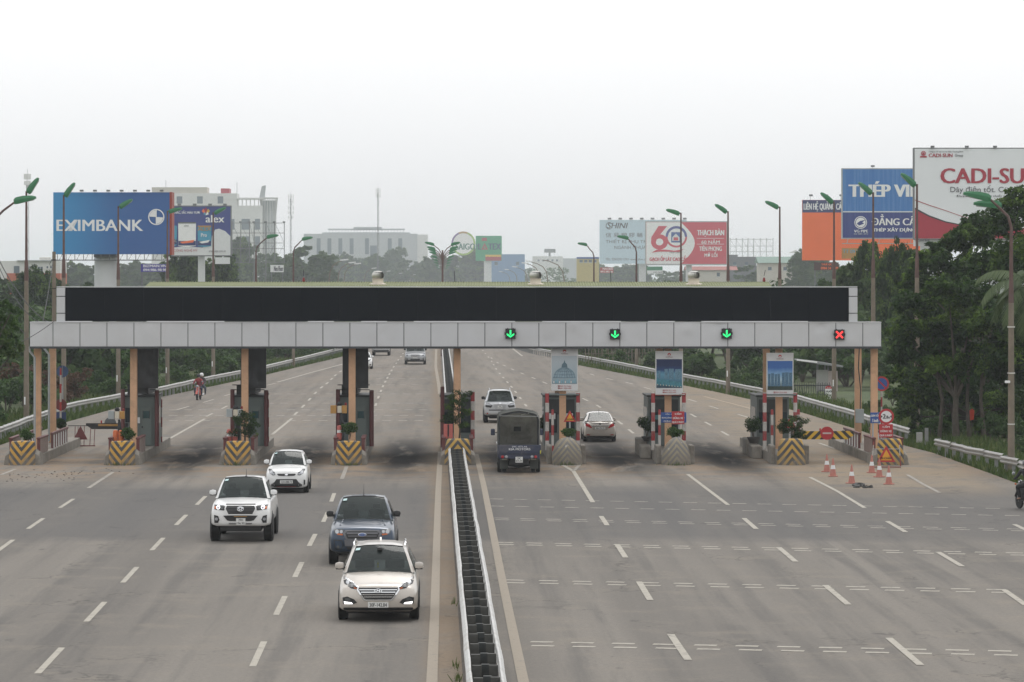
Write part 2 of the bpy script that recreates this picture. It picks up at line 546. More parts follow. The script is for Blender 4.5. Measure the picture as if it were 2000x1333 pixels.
# markings beyond the plaza
pline([(531.7, 849.4), (570, 818)], 0.16)
dashes([(578, 808), (592, 794), (604.6, 780.5), (616, 768), (628, 757), (638.7, 749), (647.6, 740.6), (655, 733.5), (665, 726)], 5.0)
pline([(724, 818), (729, 803)], 0.16)
dashes([(734, 790.7), (739, 776.5), (744, 764), (748, 755), (752.5, 746), (756.6, 738.6), (760.6, 731), (764.7, 724), (769, 717), (774, 710), (778, 703.5), (783, 697), (787, 691), (791, 685)], 5.0)
pline([(327.6, 859.5), (400, 818.6)], 0.16)
dashes([(409, 811), (438.5, 796)], 5.0)
dashes([(357, 797.6), (407, 783.6), (447.6, 771), (490, 760.5), (529.7, 751)], 6.0)
pline([(542, 747), (605, 729), (669.5, 711.7), (700, 703)], 0.2, None, 'edge_line')
dashes([(943, 685), (948, 691), (954, 698), (960, 706), (964, 713), (969, 721), (976, 730), (983, 738), (991, 747), (999, 756), (1007, 766), (1016, 778), (1026.6, 792)], 4.2)
dashes([(960, 700), (972, 709), (985, 714.5), (1001, 722), (1020, 730), (1042, 739), (1064, 748), (1100, 763), (1143, 781), (1169, 794), (1211, 826), (1232.5, 843)], 5.0)
dashes([(1123, 716), (1156.5, 732), (1191, 741), (1229.5, 749), (1265, 759), (1310, 771), (1352, 782.6), (1394, 796), (1452, 813)], 5.0, 0.15)
dashes([(1354, 812), (1383, 828), (1416, 847)], 5.0, 0.15)
pline([(1600, 866), (1630, 877)], 0.15)
pline([(1375, 775), (1430, 789), (1482, 803), (1530, 815)], 0.2, M_PAINT_YEL, 'edge_line')
pline([(997, 678), (1020, 696)], 0.2, None, 'edge_line')

# ================================================================ crash barriers
M_RAIL = mat('galvanised_rail', (0.37, 0.365, 0.35), 0.45, 0.25, 0.16, 1.2, dirt=0.35, dirtcol=(0.22, 0.17, 0.12))
M_RAIL_WHITE = mat('barrier_rail_pale', (0.47, 0.47, 0.455), 0.5, 0.15, 0.14, 2.0, dirt=0.45, dirtcol=(0.25, 0.22, 0.18))
M_POST = mat('galvanised_post', (0.24, 0.245, 0.24), 0.6, 0.2, 0.2, 3.0, dirt=0.4)
M_POST_DARK = mat('barrier_post_dark', (0.035, 0.04, 0.04), 0.65, 0.1, 0.25, 3.0, dirt=0.55, dirtcol=(0.17, 0.13, 0.09))
M_BLOCK = mat('barrier_spacer', (0.062, 0.062, 0.056), 0.65, 0.1, 0.25, 3.0, dirt=0.45, dirtcol=(0.12, 0.095, 0.068))
WPROF = [(0.0, 0.155), (0.025, 0.15), (0.08, 0.095), (0.08, 0.06), (0.01, 0.015), (0.01, -0.015), (0.08, -0.06), (0.08, -0.095), (0.025, -0.15), (0.0, -0.155)]
def wbeam(a, b, side, parent, m, over=0.12, jitter=0.0, name='rail_beam'):
    d = (b - a)
    d.z = 0
    d.normalize()
    n = Vector((-d.y, d.x, 0)) * side
    rings = []
    for q, sgn in ((a - d * over, 1), (b + d * over, 1)):
        off = n * rnd.uniform(-jitter, jitter) + Vector((0, 0, rnd.uniform(-jitter, jitter)))
        ring = [q + off + n * w + Vector((0, 0, h)) for w, h in WPROF]
        ring += [q + off + n * (w - 0.012) + Vector((0, 0, h)) for w, h in WPROF[::-1]]
        rings.append(ring)
    return MB().loft(rings).build(name, m, parent, smooth=False)
def resample(pts, step):
    out, acc = [pts[0].copy()], 0.0
    for a, b in zip(pts, pts[1:]):
        L = (b - a).length
        t = step - acc
        while t <= L:
            out.append(a.lerp(b, t / L))
            t += step
        acc = L - (t - step)
    return out
mp = MB().box((0, 0, 0.26), (0.14, 0.14, 0.94))
ME_POST = mp.mesh('post', M_POST)
def guardrail(label, pts, side, step=4.0, jitter=0.012, m=None):
    t = thing('guardrail', label, 'guardrail', (pts[0].x, pts[0].y, 0))
    o = Vector((pts[0].x, pts[0].y, 0))
    q = [p - o for p in resample(pts, step)]
    for a, b in zip(q, q[1:]):
        wbeam(a, b, side, t, m or M_RAIL, 0.1, jitter)
        for f in (0.0, 0.5):
            c = a.lerp(b, f)
            d = (b - a).normalized()
            nn = Vector((-d.y, d.x, 0)) * side
            link('post', ME_POST, t, (c.x - nn.x * 0.13, c.y - nn.y * 0.13, 0), (0, 0, rnd.uniform(-0.1, 0.1)))
    return t, q
def railpts(px, h=0.60):
    return [G(x, y + 0.155 * (y - CY) / H, h) for x, y in px]
LRAIL = railpts([(-40, 846), (0, 835), (63, 811), (90, 803), (132, 788), (241, 768), (294, 760), (400, 737), (469, 724), (519.5, 714), (600, 695), (665, 679), (700, 670)])
RRAIL = railpts([(1005, 670), (1040, 679), (1127, 693), (1200, 705.6), (1279, 721), (1332, 730), (1400, 742), (1489, 759), (1558, 772), (1670, 803), (1746, 829), (1796, 842)])
RRAIL2 = railpts([(1829, 856), (1900, 875), (1967, 891), (1985, 897), (2040, 918)])
guardrail('long steel crash barrier along the left grass verge behind the gantry', LRAIL, -1)
guardrail('long steel crash barrier along the right verge, ending at the gap by the trees', RRAIL, -1)
t, q = guardrail('short bent crash barrier at the right edge beside the concrete pole', RRAIL2, -1, jitter=0.05)
t2 = [o for o in bpy.data.objects if o.name == 'guardrail.001'][0]
e = RRAIL[-1] - t2.location
MB().box((e.x, e.y + 0.05, 0.42), (0.30, 0.06, 0.50)).build('end_plate', M_RAIL, t2, bevel=0.03)
MB().box((e.x + 0.35, e.y + 0.1, 0.40), (0.16, 0.16, 0.95)).build('end_post', M_POST, t2)

# median: two pale rails on spacer blocks either side of a middle post
def median(label, z0, z1, xl, xr, step, beam_step, jit=1.0):
    o = Vector(((xl(z0) + xr(z0)) / 2, z0, 0))
    t = thing('median_barrier', label, 'crash barrier', o)
    for side, fx in ((1, xl), (-1, xr)):
        z = z0
        pj = None
        while z < z1 - 0.1:
            za, zb = z, min(z + beam_step, z1)
            a, b = Vector((fx(za), za, 0.60)) - o, Vector((fx(zb), zb, 0.60)) - o
            if pj: a = a + pj
            pj = Vector((jit * rnd.uniform(-0.018, 0.018), 0, jit * rnd.uniform(-0.014, 0.014)))
            b = b + pj
            wbeam(a, b, side, t, M_RAIL_WHITE, 0.07, 0.005 * jit)
            z = zb
    me_c = MB().box((0, 0, 0.36), (0.15, 0.12, 0.76)).mesh('post', M_POST_DARK)
    me_b = MB().lohi((-0.085, -0.05, 0.41), (0.085, 0.05, 0.75)).mesh('spacer_block', M_BLOCK)
    me_bolt = MB().box((0, 0, 0.735), (0.05, 0.05, 0.06)).mesh('bolt', M_POST_DARK)
    z = z0 + 0.8
    while z < z1:
        a, b = xl(z), xr(z)
        c = (a + b) / 2
        link('post', me_c, t, (c - o.x + rnd.uniform(-0.01, 0.01), z + 0.25 - o.y, 0), (0, 0, rnd.uniform(-0.06, 0.06)))
        link('spacer_block', me_b, t, (a - o.x + 0.125, z - o.y, rnd.uniform(-0.02, 0.01)))
        link('spacer_block', me_b, t, (b - o.x - 0.125, z - o.y, rnd.uniform(-0.02, 0.01)))
        z += step
    return t
def xl_near(z): return -0.717 + (z - 63.9) * -0.0216
def xr_near(z): return -0.155 + (z - 63.9) * -0.0217
median('pale two-sided steel barrier running down the middle towards the camera', 58.0, 155.0, xl_near, xr_near, 2.0, 2.0, 0.55)
def xl_far(z): return -3.05 + (z - 173) * -0.0208
def xr_far(z): return -2.45 + (z - 173) * -0.0206
median('pale two-sided steel barrier in the middle of the road beyond the gantry', 175.0, 440.0, xl_far, xr_far, 4.0, 4.0, 0.25)
M_SOIL = mat('median_soil', (0.075, 0.062, 0.05), 0.95, 0, 0.3, 3.0, bump=0.5, bs=12)
mb = MB().add([(xl_near(58) - 0.1, 58, 0.004), (xr_near(58) + 0.1, 58, 0.004), (xr_near(156) + 0.1, 156, 0.004), (xl_near(156) - 0.1, 156, 0.004)], [(0, 1, 2, 3)])
mb.add([(xl_far(172) - 0.1, 172, 0.004), (xr_far(172) + 0.1, 172, 0.004), (xr_far(450) + 0.1, 450, 0.004), (xl_far(450) - 0.1, 450, 0.004)], [(0, 1, 2, 3)])
ptag(mb.build('median_ground', M_SOIL, fix=False), 'dark strip of soil under the median barrier', kind='structure')
# ================================================================ toll gantry
M_ALU = mat('aluminium_panel', (0.56, 0.565, 0.575), 0.38, 0.0, 0.05, 0.6, dirt=0.12, dirtcol=(0.36, 0.32, 0.28), ds=0.5)
M_ALU_EDGE = mat('panel_joint', (0.10, 0.10, 0.105), 0.7)
M_STEEL_DARK = mat('dark_steel', (0.055, 0.058, 0.062), 0.6, 0.2, 0.2)
M_SCREEN = mat('led_screen_off', (0.0045, 0.0062, 0.0095), 0.75, 0, 0.06, 4.0, spec=0.08)
M_TAN = mat('tan_column_paint', (0.60, 0.36, 0.215), 0.7, 0, 0.12, 0.9, dirt=0.4, dirtcol=(0.22, 0.15, 0.10), ds=1.2)
M_ROOFG = mat('yellow_green_roof_sheet', (0.165, 0.185, 0.068), 0.7, 0, 0.15, 0.8, dirt=0.45, dirtcol=(0.09, 0.11, 0.06))
M_WHITE = mat('white_paint', (0.72, 0.72, 0.71), 0.5, 0, 0.06, 1.0, dirt=0.2, dirtcol=(0.4, 0.36, 0.31))
M_GALV = mat('bright_galvanised', (0.62, 0.61, 0.57), 0.35, 0.6, 0.15, 3.0)
M_BLACK = mat('matt_black', (0.018, 0.018, 0.02), 0.6, 0, 0.2)
M_RUBBER = mat('tyre_rubber', (0.014, 0.014, 0.014), 0.8, 0, 0.3, 5.0, dirt=0.3, dirtcol=(0.06, 0.055, 0.05))
ZG = 159.2                                                   # front face of the beam
sg = S(ZG)
def gx(px): return (px - CX) / sg
def gz(py): return H - (py - CY) / sg
gantry = thing('toll_gantry', 'wide white panelled toll gantry with a long blank black display across the road', 'toll gantry', (gx(890), ZG, 0))
gx0 = gx(890)
def gl(px): return gx(px) - gx0                              # gantry-local x of a photo column
bz0, bz1 = gz(677), gz(630.5)
MB().lohi((gl(58), 0.05, bz0 + 0.02), (gl(1721), 1.1, bz1 - 0.02)).build('beam', M_STEEL_DARK, gantry)
MB().lohi((gl(58), -0.03, bz0 - 0.10), (gl(1722), 1.15, bz0 - 0.002)).build('soffit', M_STEEL_DARK, gantry)
joints = [58.0] + [103.5 + 52.72 * k for k in range(31)]
joints = [j for j in joints if j < 1700] + [1721.5]
rp = random.Random(11)
for a, b in zip(joints, joints[1:]):
    x0, x1 = gl(a) + 0.016, gl(b) - 0.016
    n = 9
    amp = rp.choice([0.006, 0.01, 0.012, 0.03, 0.05]) * rp.choice([-1, 1])
    cx, cz, rr = rp.uniform(0, 1), rp.uniform(0, 1), rp.uniform(0.25, 0.5)
    tilt, tz = rp.uniform(-0.006, 0.006), rp.uniform(-0.01, 0.01)
    vs = []
    for j in range(n):
        for i in range(n):
            u, v = i / (n - 1), j / (n - 1)
            d = math.exp(-((u - cx) ** 2 + (v - cz) ** 2) / rr ** 2 * 2) * amp * math.sin(math.pi * u) ** 0.5 + tilt * (u - 0.5) + tz * (v - 0.5)
            vs.append((x0 + (x1 - x0) * u, 0.0 - 0.02 + d, bz0 + (bz1 - bz0) * v))
    m = MB().add(vs, [(j * n + i, j * n + i + 1, (j + 1) * n + i + 1, (j + 1) * n + i) for j in range(n - 1) for i in range(n - 1)])
    m.add([(x0, 0.02, bz0), (x1, 0.02, bz0), (x1, 0.02, bz1), (x0, 0.02, bz1)], [(0, 3, 2, 1)])
    for p, q, r_ in ((0, n - 1, (0, 1)), ((n - 1) * n, n * n - 1, (3, 2))):
        m.add([vs[p], vs[q], (x1, 0.02, vs[q][2]), (x0, 0.02, vs[p][2])], [(0, 1, 2, 3)])
    me = m.mesh('fascia_panel', M_ALU, fix=False)
    me.polygons.foreach_set('use_smooth', [True] * len(me.polygons))
    link('fascia_panel', me, gantry)
MB().lohi((gl(58), -0.05, bz1), (gl(1721.5), 0.9, bz1 + 0.03)).build('ledge', M_ALU, gantry)
sz0, sz1 = gz(627.5), gz(562)
sx = [127 + (1658 - 127) * k / 20 for k in range(21)]
for a, b in zip(sx, sx[1:]):                                  # display cabinets
    dz = rp.uniform(-0.004, 0.004)
    MB().lohi((gl(a) + 0.002, 0.12 + rp.uniform(-0.004, 0.004), sz0 + dz), (gl(b) - 0.002, 0.30, sz1 + dz)).build('display_cabinet', M_SCREEN, gantry)
MB().lohi((gl(112), 0.305, sz0 - 0.02), (gl(1673), 0.75, sz1 - 0.02)).build('display_frame', M_STEEL_DARK, gantry)
MB().lohi((gl(110), 0.10, sz1 + 0.008), (gl(1675), 0.78, sz1 + 0.05)).build('display_cap', M_ALU, gantry)
for x0, x1 in ((110, 126.6), (1658.4, 1675)):
    for a, b in ((562, 579), (579.6, 612), (612.6, 630)):
        MB().lohi((gl(x0), 0.07, gz(b) + 0.012), (gl(x1), 0.72, gz(a) - 0.012)).build('end_panel', M_ALU, gantry)
for a, b in ((127, 180), (286, 438), (601, 652), (705, 756), (808, 1006), (1059, 1213), (1266, 1318), (1370, 1526), (1526, 1578)):
    MB().lohi((gl(a), 0.06, bz1 + 0.034), (gl(b), 0.118, gz(627.6))).build('trim_strip', M_WHITE, gantry)
# columns: front and rear row
for i, cxp in enumerate(COLX):
    for zz, nm in ((160.0, 'column'), (166.2, 'rear_column')):
        x = cxp + (zz - 160) * ROADX - gx0
        MB().lohi((x - 0.15, zz - ZG - 0.0, 0.25), (x + 0.15, zz - ZG + 0.34, bz0 - 0.1)).build(nm, M_TAN, gantry, bevel=0.012)
        if zz > 161: MB().lohi((x - 0.3, zz - ZG - 0.2, bz0 - 0.1), (x + 0.3, zz - ZG + 0.5, bz0 + 0.8)).build('rear_beam_seat', M_STEEL_DARK, gantry)
MB().lohi((gl(62), 7.0, bz0 + 0.05), (gl(1718), 7.4, bz0 + 0.85)).build('rear_beam', M_STEEL_DARK, gantry)
# roof of corrugated sheet between the two beams
nx = 944
xs0, xs1 = gl(272), gl(1516)
vs = []
for j, (yy, zz) in enumerate(((0.85, gz(562) - 0.10), (0.85 + 4.2, gz(552.0) + 0.02), (9.5, gz(552) - 0.42))):
    for i in range(nx + 1):
        vs.append((xs0 + (xs1 - xs0) * i / nx, yy, zz + (0.016 if i % 4 in (0, 1) else -0.016)))
mb = MB().add(vs, [(j * (nx + 1) + i, j * (nx + 1) + i + 1, (j + 1) * (nx + 1) + i + 1, (j + 1) * (nx + 1) + i) for j in range(2) for i in range(nx)])
mb.build('roof_sheet', M_ROOFG, gantry, fix=False)
MB().lohi((xs0, 5.0, gz(553.4)), (xs1, 5.14, gz(552.2) + 0.03)).build('ridge_cap', mat('dark_green_ridge', (0.10, 0.13, 0.05), 0.6), gantry)
# lightning rods
M_RED = mat('signal_red', (0.22, 0.02, 0.02), 0.5, 0, 0.15)
for k, (px, top, lab) in enumerate(((580, 527, 'left'), (1508, 528, 'right'))):
    r_ = thing('warning_beacon', 'small red beacon with a thin rod on the %s part of the gantry roof' % lab, 'beacon', (gx(px), ZG + 5.1, gz(553) + 0.02))
    MB().lathe([(0.03, -0.15), (0.03, 0.03), (0.07, 0.05), (0.07, 0.12), (0.045, 0.16), (0.06, 0.19), (0.015, 0.23)], 10).build('lamp', M_RED, r_, smooth=True)
    MB().tube([(0, 0, 0.3), (0.06 if lab == 'right' else 0, 0, gz(top) - gz(553))], 0.014, 5).build('rod', M_BLACK, r_)
for px in (885, 1200):
    r_ = ptag(MB().tube([(0, 0, -0.2), (-0.03, 0, 0.55)], 0.016, 5).build('lightning_rod', M_BLACK, loc=(gx(px), ZG + 5.1, gz(553))), 'thin black rod on the roof %s' % ('beside the middle street lamps' if px == 885 else 'left of the rightmost roof ventilator'), 'lightning rod')
# turbine ventilators
def ventilator(px, label):
    s2 = S(163.0)
    t = thing('roof_ventilator', label, 'ventilator', ((px - CX) / s2, 163.0, H - (556 - CY) / s2), group='turbine ventilators on the roof')
    M_VB = mat('ventilator_base', (0.60, 0.53, 0.44), 0.5, 0.2, 0.2, 3)
    MB().lathe([(0.42, -0.1), (0.40, 0.02), (0.26, 0.06), (0.245, 0.22), (0.27, 0.23), (0.27, 0.26), (0.2, 0.27)], 20).build('base', M_VB, t, smooth=True)
    n = 20
    for k in range(n):
        a0 = 2 * math.pi * k / n
        vs = []
        for j in range(7):
            ph = -1.05 + 2.1 * j / 6
            r0 = 0.285 * math.cos(ph) ** 0.75
            z = 0.41 + 0.165 * math.sin(ph) / math.sin(1.05)
            for da, dr in ((0.0, 1.0), (0.40, 0.80)):
                a = a0 + da + 0.25 * j / 6
                vs.append((r0 * dr * math.cos(a), r0 * dr * math.sin(a), z))
        MB().add(vs, [(2 * j, 2 * j + 1, 2 * j + 3, 2 * j + 2) for j in range(6)]).build('vane', M_GALV, t, fix=False)
    MB().lathe([(0.20, 0.565), (0.17, 0.60), (0.05, 0.615)], 20).build('cap', M_GALV, t, smooth=True)
    MB().lathe([(0.2, 0.26), (0.2, 0.56)], 14).build('drum', M_STEEL_DARK, t)
ventilator(738, 'leftmost silver turbine ventilator on the gantry roof')
ventilator(1046, 'middle silver turbine ventilator on the gantry roof')
ventilator(1355, 'rightmost silver turbine ventilator on the gantry roof')
# lane signals
M_GREEN_LED = mat('green_led', (0.02, 0.85, 0.22), 0.5, 0, 0.0, emit=1.1)
M_RED_LED = mat('red_led', (1.0, 0.05, 0.05), 0.5, 0, 0.0, emit=1.1)
for px, py, kind, lab in ((997, 652, 0, 'leftmost green arrow lane signal on the gantry, right of the middle column'), (1201, 653, 0, 'middle one of the three green arrow lane signals on the gantry'),
                          (1419, 652, 0, 'rightmost green arrow lane signal on the gantry'), (1639, 654, 1, 'red cross lane signal near the right end of the gantry')):
    t = thing('lane_signal', lab, 'lane signal', (gx(px), ZG - 0.03, gz(py)), group='lane signals on the gantry')
    MB().lohi((-0.225, -0.14, -0.225), (0.225, 0.0, 0.225)).build('housing', M_BLACK, t, bevel=0.01)
    for sx_ in (-1, 1):
        MB().lohi((sx_ * 0.225, -0.10, -0.05), (sx_ * 0.26, -0.04, 0.06)).build('hinge', M_BLACK, t)
        MB().lohi((sx_ * 0.12 - 0.02, -0.12, 0.225), (sx_ * 0.12 + 0.02, -0.04, 0.25)).build('lug', M_BLACK, t)
    if kind == 0:
        m = MB().prism_y([(-0.036, 0.16), (0.036, 0.16), (0.036, -0.05), (-0.036, -0.05)], -0.15, -0.141)
        m.prism_y([(-0.165, 0.02), (-0.165, -0.06), (0.0, -0.175), (0.165, -0.06), (0.165, 0.02), (0.0, -0.095)], -0.151, -0.1405)
        m.build('arrow', M_GREEN_LED, t)
    else:
        m = MB()
        for a in (45, -45):
            m.box((0, -0.146 - 0.001 * (a > 0), 0), (0.42, 0.01, 0.075), m=Matrix.Rotation(R(a), 3, 'Y'))
        m.build('cross', M_RED_LED, t)
# downpipes at the left end
M_PIPE = mat('grey_downpipe', (0.33, 0.34, 0.34), 0.5, 0, 0.15)
for px, zz, lab in ((68, 159.7, 'front'), (96, 165.9, 'rear')):
    x = (px - CX) / S(zz)
    pts = [(x - 0.22, zz, bz0 - 0.02), (x - 0.22, zz, bz0 - 0.22), (x, zz - 0.05, bz0 - 0.5), (x, zz - 0.05, 0.5)]
    b0 = Vector((x, zz, 0.5))
    ptag(MB().tube([Vector(p) - b0 for p in pts], 0.055, 8).build('downpipe', M_PIPE, loc=b0, smooth=True), 'grey rainwater downpipe on the %s column at the left end of the gantry' % lab, 'downpipe')
# ================================================================ foliage helpers
def m_leaf(name, c0, c1, c2, trans=0.35):
    n = NT(name)
    g = n.t.nodes.new('ShaderNodeNewGeometry')
    r_ = g.outputs['Random Per Island']
    big = n.noise(0.55, 3, 0.5)
    c = n.mix(n.rng(r_, 0.0, 0.75, 0, 1), (*c0, 1), (*c1, 1))
    c = n.mix(n.math('MULTIPLY', n.rng(big, 0.47, 0.62, 0, 1, True), n.rng(r_, 0.2, 1.0, 0.35, 1.0)), c, (*c2, 1))
    n.set(Base_Color=c, Roughness=0.6)
    n.b.inputs['Specular IOR Level'].default_value = 0.25
    tr = n.t.nodes.new('ShaderNodeBsdfTranslucent')
    n.t.links.new(c, tr.inputs['Color'])
    ms = n.t.nodes.new('ShaderNodeMixShader')
    ms.inputs[0].default_value = trans
    n.t.links.new(n.b.outputs[0], ms.inputs[1])
    n.t.links.new(tr.outputs[0], ms.inputs[2])
    n.t.links.new(ms.outputs[0], n.t.nodes['Material Output'].inputs[0])
    return n.m
M_LEAF = m_leaf('leaf_deep_green', (0.008, 0.026, 0.005), (0.030, 0.070, 0.011), (0.150, 0.245, 0.036))
M_LEAF2 = m_leaf('leaf_mid_green', (0.034, 0.072, 0.022), (0.065, 0.115, 0.034), (0.11, 0.165, 0.05))
M_LEAF3 = m_leaf('leaf_bush_green', (0.030, 0.070, 0.016), (0.065, 0.125, 0.028), (0.11, 0.16, 0.045))
M_LEAF_RUST = m_leaf('leaf_rusty', (0.05, 0.045, 0.025), (0.12, 0.06, 0.035), (0.16, 0.08, 0.05))
M_BARK = mat('bark', (0.075, 0.062, 0.048), 0.9, 0, 0.35, 6.0, bump=0.6, bs=14)
def leaves(rs, centers, radii, n_each, size, flat=0.5, droop=0.0, aspect=2.0):
    """numpy arrays of folded leaf quads scattered round clump centres"""
    C = np.repeat(np.asarray(centers, float), n_each, 0)
    Rr = np.repeat(np.asarray(radii, float), n_each)[:, None]
    n = len(C)
    d = rs.normal(size=(n, 3))
    d /= np.linalg.norm(d, axis=1)[:, None] + 1e-9
    rad = rs.uniform(0.15, 1.0, (n, 1)) ** 0.5
    pos = C + d * rad * Rr * np.array([1, 1, 0.72])
    ax = d * np.array([1, 1, 0.45]) + rs.normal(size=(n, 3)) * 0.6 - np.array([0, 0, droop])
    ax /= np.linalg.norm(ax, axis=1)[:, None] + 1e-9
    up = np.array([0, 0, 1.0]) * flat + rs.normal(size=(n, 3)) * (1 - flat)
    sd = np.cross(ax, up)
    sd /= np.linalg.norm(sd, axis=1)[:, None] + 1e-9
    L = size * rs.uniform(0.6, 1.3, (n, 1))
    W = L / aspect
    v = np.empty((n, 4, 3))
    v[:, 0] = pos - ax * L * 0.5
    v[:, 1] = pos + sd * W * 0.5
    v[:, 2] = pos + ax * L * 0.5 - np.array([0, 0, 0.12]) * L
    v[:, 3] = pos - sd * W * 0.5
    return v.reshape(-1, 3), np.arange(n * 4).reshape(-1, 4)
def shrub(name, label, loc, w, h, kind='ball', seed=1, pot=None, group=None, scale=1.0, leafm=None):
    rs = np.random.RandomState(seed)
    t = thing(name, label, 'plant', loc, rs.uniform(0, 6), group)
    st = MB()
    cs, rr = [], []
    zb = 0.0
    if pot:
        M_POT = mat('dark_glazed_pot', (0.05, 0.045, 0.042), 0.5, 0, 0.2, dirt=0.3)
        MB().lathe([(pot * 0.6, 0), (pot * 0.95, pot * 0.6), (pot * 1.1, pot * 0.9), (pot * 1.1, pot), (pot * 0.9, pot), (pot * 0.85, pot * 0.85)], 16).build('pot', M_POT, t, smooth=True)
        zb = pot * 0.85
    if kind == 'ball':
        for k in range(34):
            d = rs.normal(size=3)
            d /= np.linalg.norm(d)
            q = 0.62 * rs.uniform(0.6, 1.1)
            cs.append((d[0] * w / 2 * q, d[1] * w / 2 * q, zb + h * 0.52 + d[2] * h * 0.40 * q))
            rr.append(w * 0.17)
        for k in range(5):
            c = cs[k]
            st.tube([(0, 0, zb - 0.05), (c[0] * 0.4, c[1] * 0.4, zb + h * 0.3), c], [0.018, 0.012, 0.005], 5)
        v, q = leaves(rs, cs, rr, 42, 0.085 * scale, 0.4)
    elif kind == 'bonsai':
        zt = zb + h
        trunk = [(0, 0, zb - 0.05), (0.05, 0, zb + h * 0.25), (-0.03, 0.03, zb + h * 0.5), (0.04, 0, zb + h * 0.75), (0, 0, zt - 0.05)]
        st.tube(trunk, [0.045, 0.04, 0.032, 0.022, 0.01], 6)
        for k in range(24):
            f = 0.25 + 0.73 * k / 23
            a = rs.uniform(0, 6.28)
            L = w / 2 * (1.05 - 0.45 * abs(f - 0.6)) * rs.uniform(0.5, 1.05)
            if k == 23: L = 0.05
            c = (math.cos(a) * L, math.sin(a) * L, zb + h * f)
            st.tube([(0, 0, zb + h * (f - 0.1)), (c[0] * 0.6, c[1] * 0.6, c[2] - 0.02), c], [0.015, 0.01, 0.005], 5)
            for j in range(3):
                cs.append((c[0] + rs.normal() * 0.10, c[1] + rs.normal() * 0.10, c[2] + rs.normal() * 0.03))
                rr.append(0.15)
        v, q = leaves(rs, cs, rr, 60, 0.08 * scale, 0.7)
    link('foliage', quads_mesh('foliage', v, q, leafm or M_LEAF), t)
    st.build('stem', M_BARK, t)
    return t

# ================================================================ toll islands
M_CONC = mat('island_concrete', (0.235, 0.215, 0.185), 0.9, 0, 0.22, 1.4, dirt=0.7, dirtcol=(0.105, 0.088, 0.07), ds=1.1, bump=0.5, bs=9)
M_MAROON = mat('maroon_paint', (0.115, 0.030, 0.030), 0.6, 0, 0.25, 2.5, dirt=0.3)
def m_chevron(name, sgn, yellow, black, slope=1.2, per=0.38, chips=0.66, grime=0.55, off=0.0):
    n = NT(name)
    x, y, z = n.xyz()
    v = n.math('MULTIPLY_ADD', n.math('ABSOLUTE', n.math('ADD', x, off)), -slope * sgn, z)
    s = n.math('FRACT', n.math('ADD', n.math('DIVIDE', v, per), 20.0))
    f = n.rng(s, 0.49, 0.51, 0, 1)
    c = n.mix(f, (*yellow, 1), (*black, 1))
    a = n.noise(5.0, 6, 0.7)
    c = n.mix(n.rng(a, chips, chips + 0.03, 0, 0.9), c, (0.5, 0.48, 0.44, 1))
    b = n.noise(1.7, 7, 0.7)
    low = n.rng(z, 0.0, 0.45, 0.5, 0.0)
    c = n.mix(n.math('ADD', n.math('MULTIPLY', n.rng(b, 0.42, 0.66, 0, 1, True), grime), low, clamp=True), c, (0.19, 0.165, 0.135, 1))
    n.set(Base_Color=c, Roughness=0.8)
    n.bump(a, 0.25, 0.01)
    return n.m
YEL, BLK = (0.52, 0.29, 0.045), (0.048, 0.050, 0.055)
M_CHEV_V = m_chevron('chevron_v_paint', 1, YEL, BLK)
M_CHEV_A = m_chevron('chevron_a_paint', -1, (0.44, 0.27, 0.06), BLK, per=0.36, grime=0.45)
M_CHEV_OLD = m_chevron('chevron_worn_paint', -1, (0.27, 0.235, 0.165), (0.16, 0.155, 0.15), per=0.26, chips=0.62, grime=0.75)
M_CHEV_D = m_chevron('chevron_side_paint', -1, (0.48, 0.29, 0.05), BLK, per=0.36, grime=0.25, off=0.6)
def m_bands(name, c0, c1, per, axis=2, grime=0.3, ph=0.0):
    n = NT(name)
    q = n.xyz()[axis]
    s = n.math('FRACT', n.math('ADD', n.math('DIVIDE', q, per), 20.0 + ph))
    c = n.mix(n.rng(s, 0.49, 0.51, 0, 1), (*c0, 1), (*c1, 1))
    b = n.noise(3.0, 7, 0.7)
    c = n.mix(n.rng(b, 0.45, 0.68, 0, grime, True), c, (0.17, 0.14, 0.115, 1))
    n.set(Base_Color=c, Roughness=0.65)
    return n.m
REDP, WHT = (0.27, 0.022, 0.025), (0.44, 0.42, 0.39)
M_REDWHITE = m_bands('red_white_bands', WHT, REDP, 0.84, ph=0.0, grime=0.65)
M_REDWHITE_S = m_bands('red_white_short_bands', REDP, WHT, 0.9, ph=0.2, grime=0.5)
M_PICKET = m_bands('maroon_white_wall_paint', (0.36, 0.33, 0.29), (0.14, 0.042, 0.04), 0.36, 1, 0.55)
M_BOOTH = mat('booth_grey_green', (0.115, 0.142, 0.135), 0.5, 0, 0.12, 1.0, dirt=0.25)
M_BOOTH_DARK = mat('booth_roof_dark', (0.035, 0.038, 0.038), 0.6, 0, 0.2)
M_DOOR = mat('booth_door_paint', (0.125, 0.155, 0.145), 0.5, 0, 0.1, 1.0, dirt=0.2)
M_GLASS_DK = mat('dark_window_glass', (0.018, 0.028, 0.034), 0.08, 0, 0.1)
ORDW = ['leftmost', 'second', 'third', 'fourth', 'middle', 'sixth', 'seventh', 'eighth', 'rightmost']
def ilocal(i, x, y, z=0.0):                                   # island frame -> world
    return Vector((COLX[i] + x + y * ROADX, 160.0 + y, z))
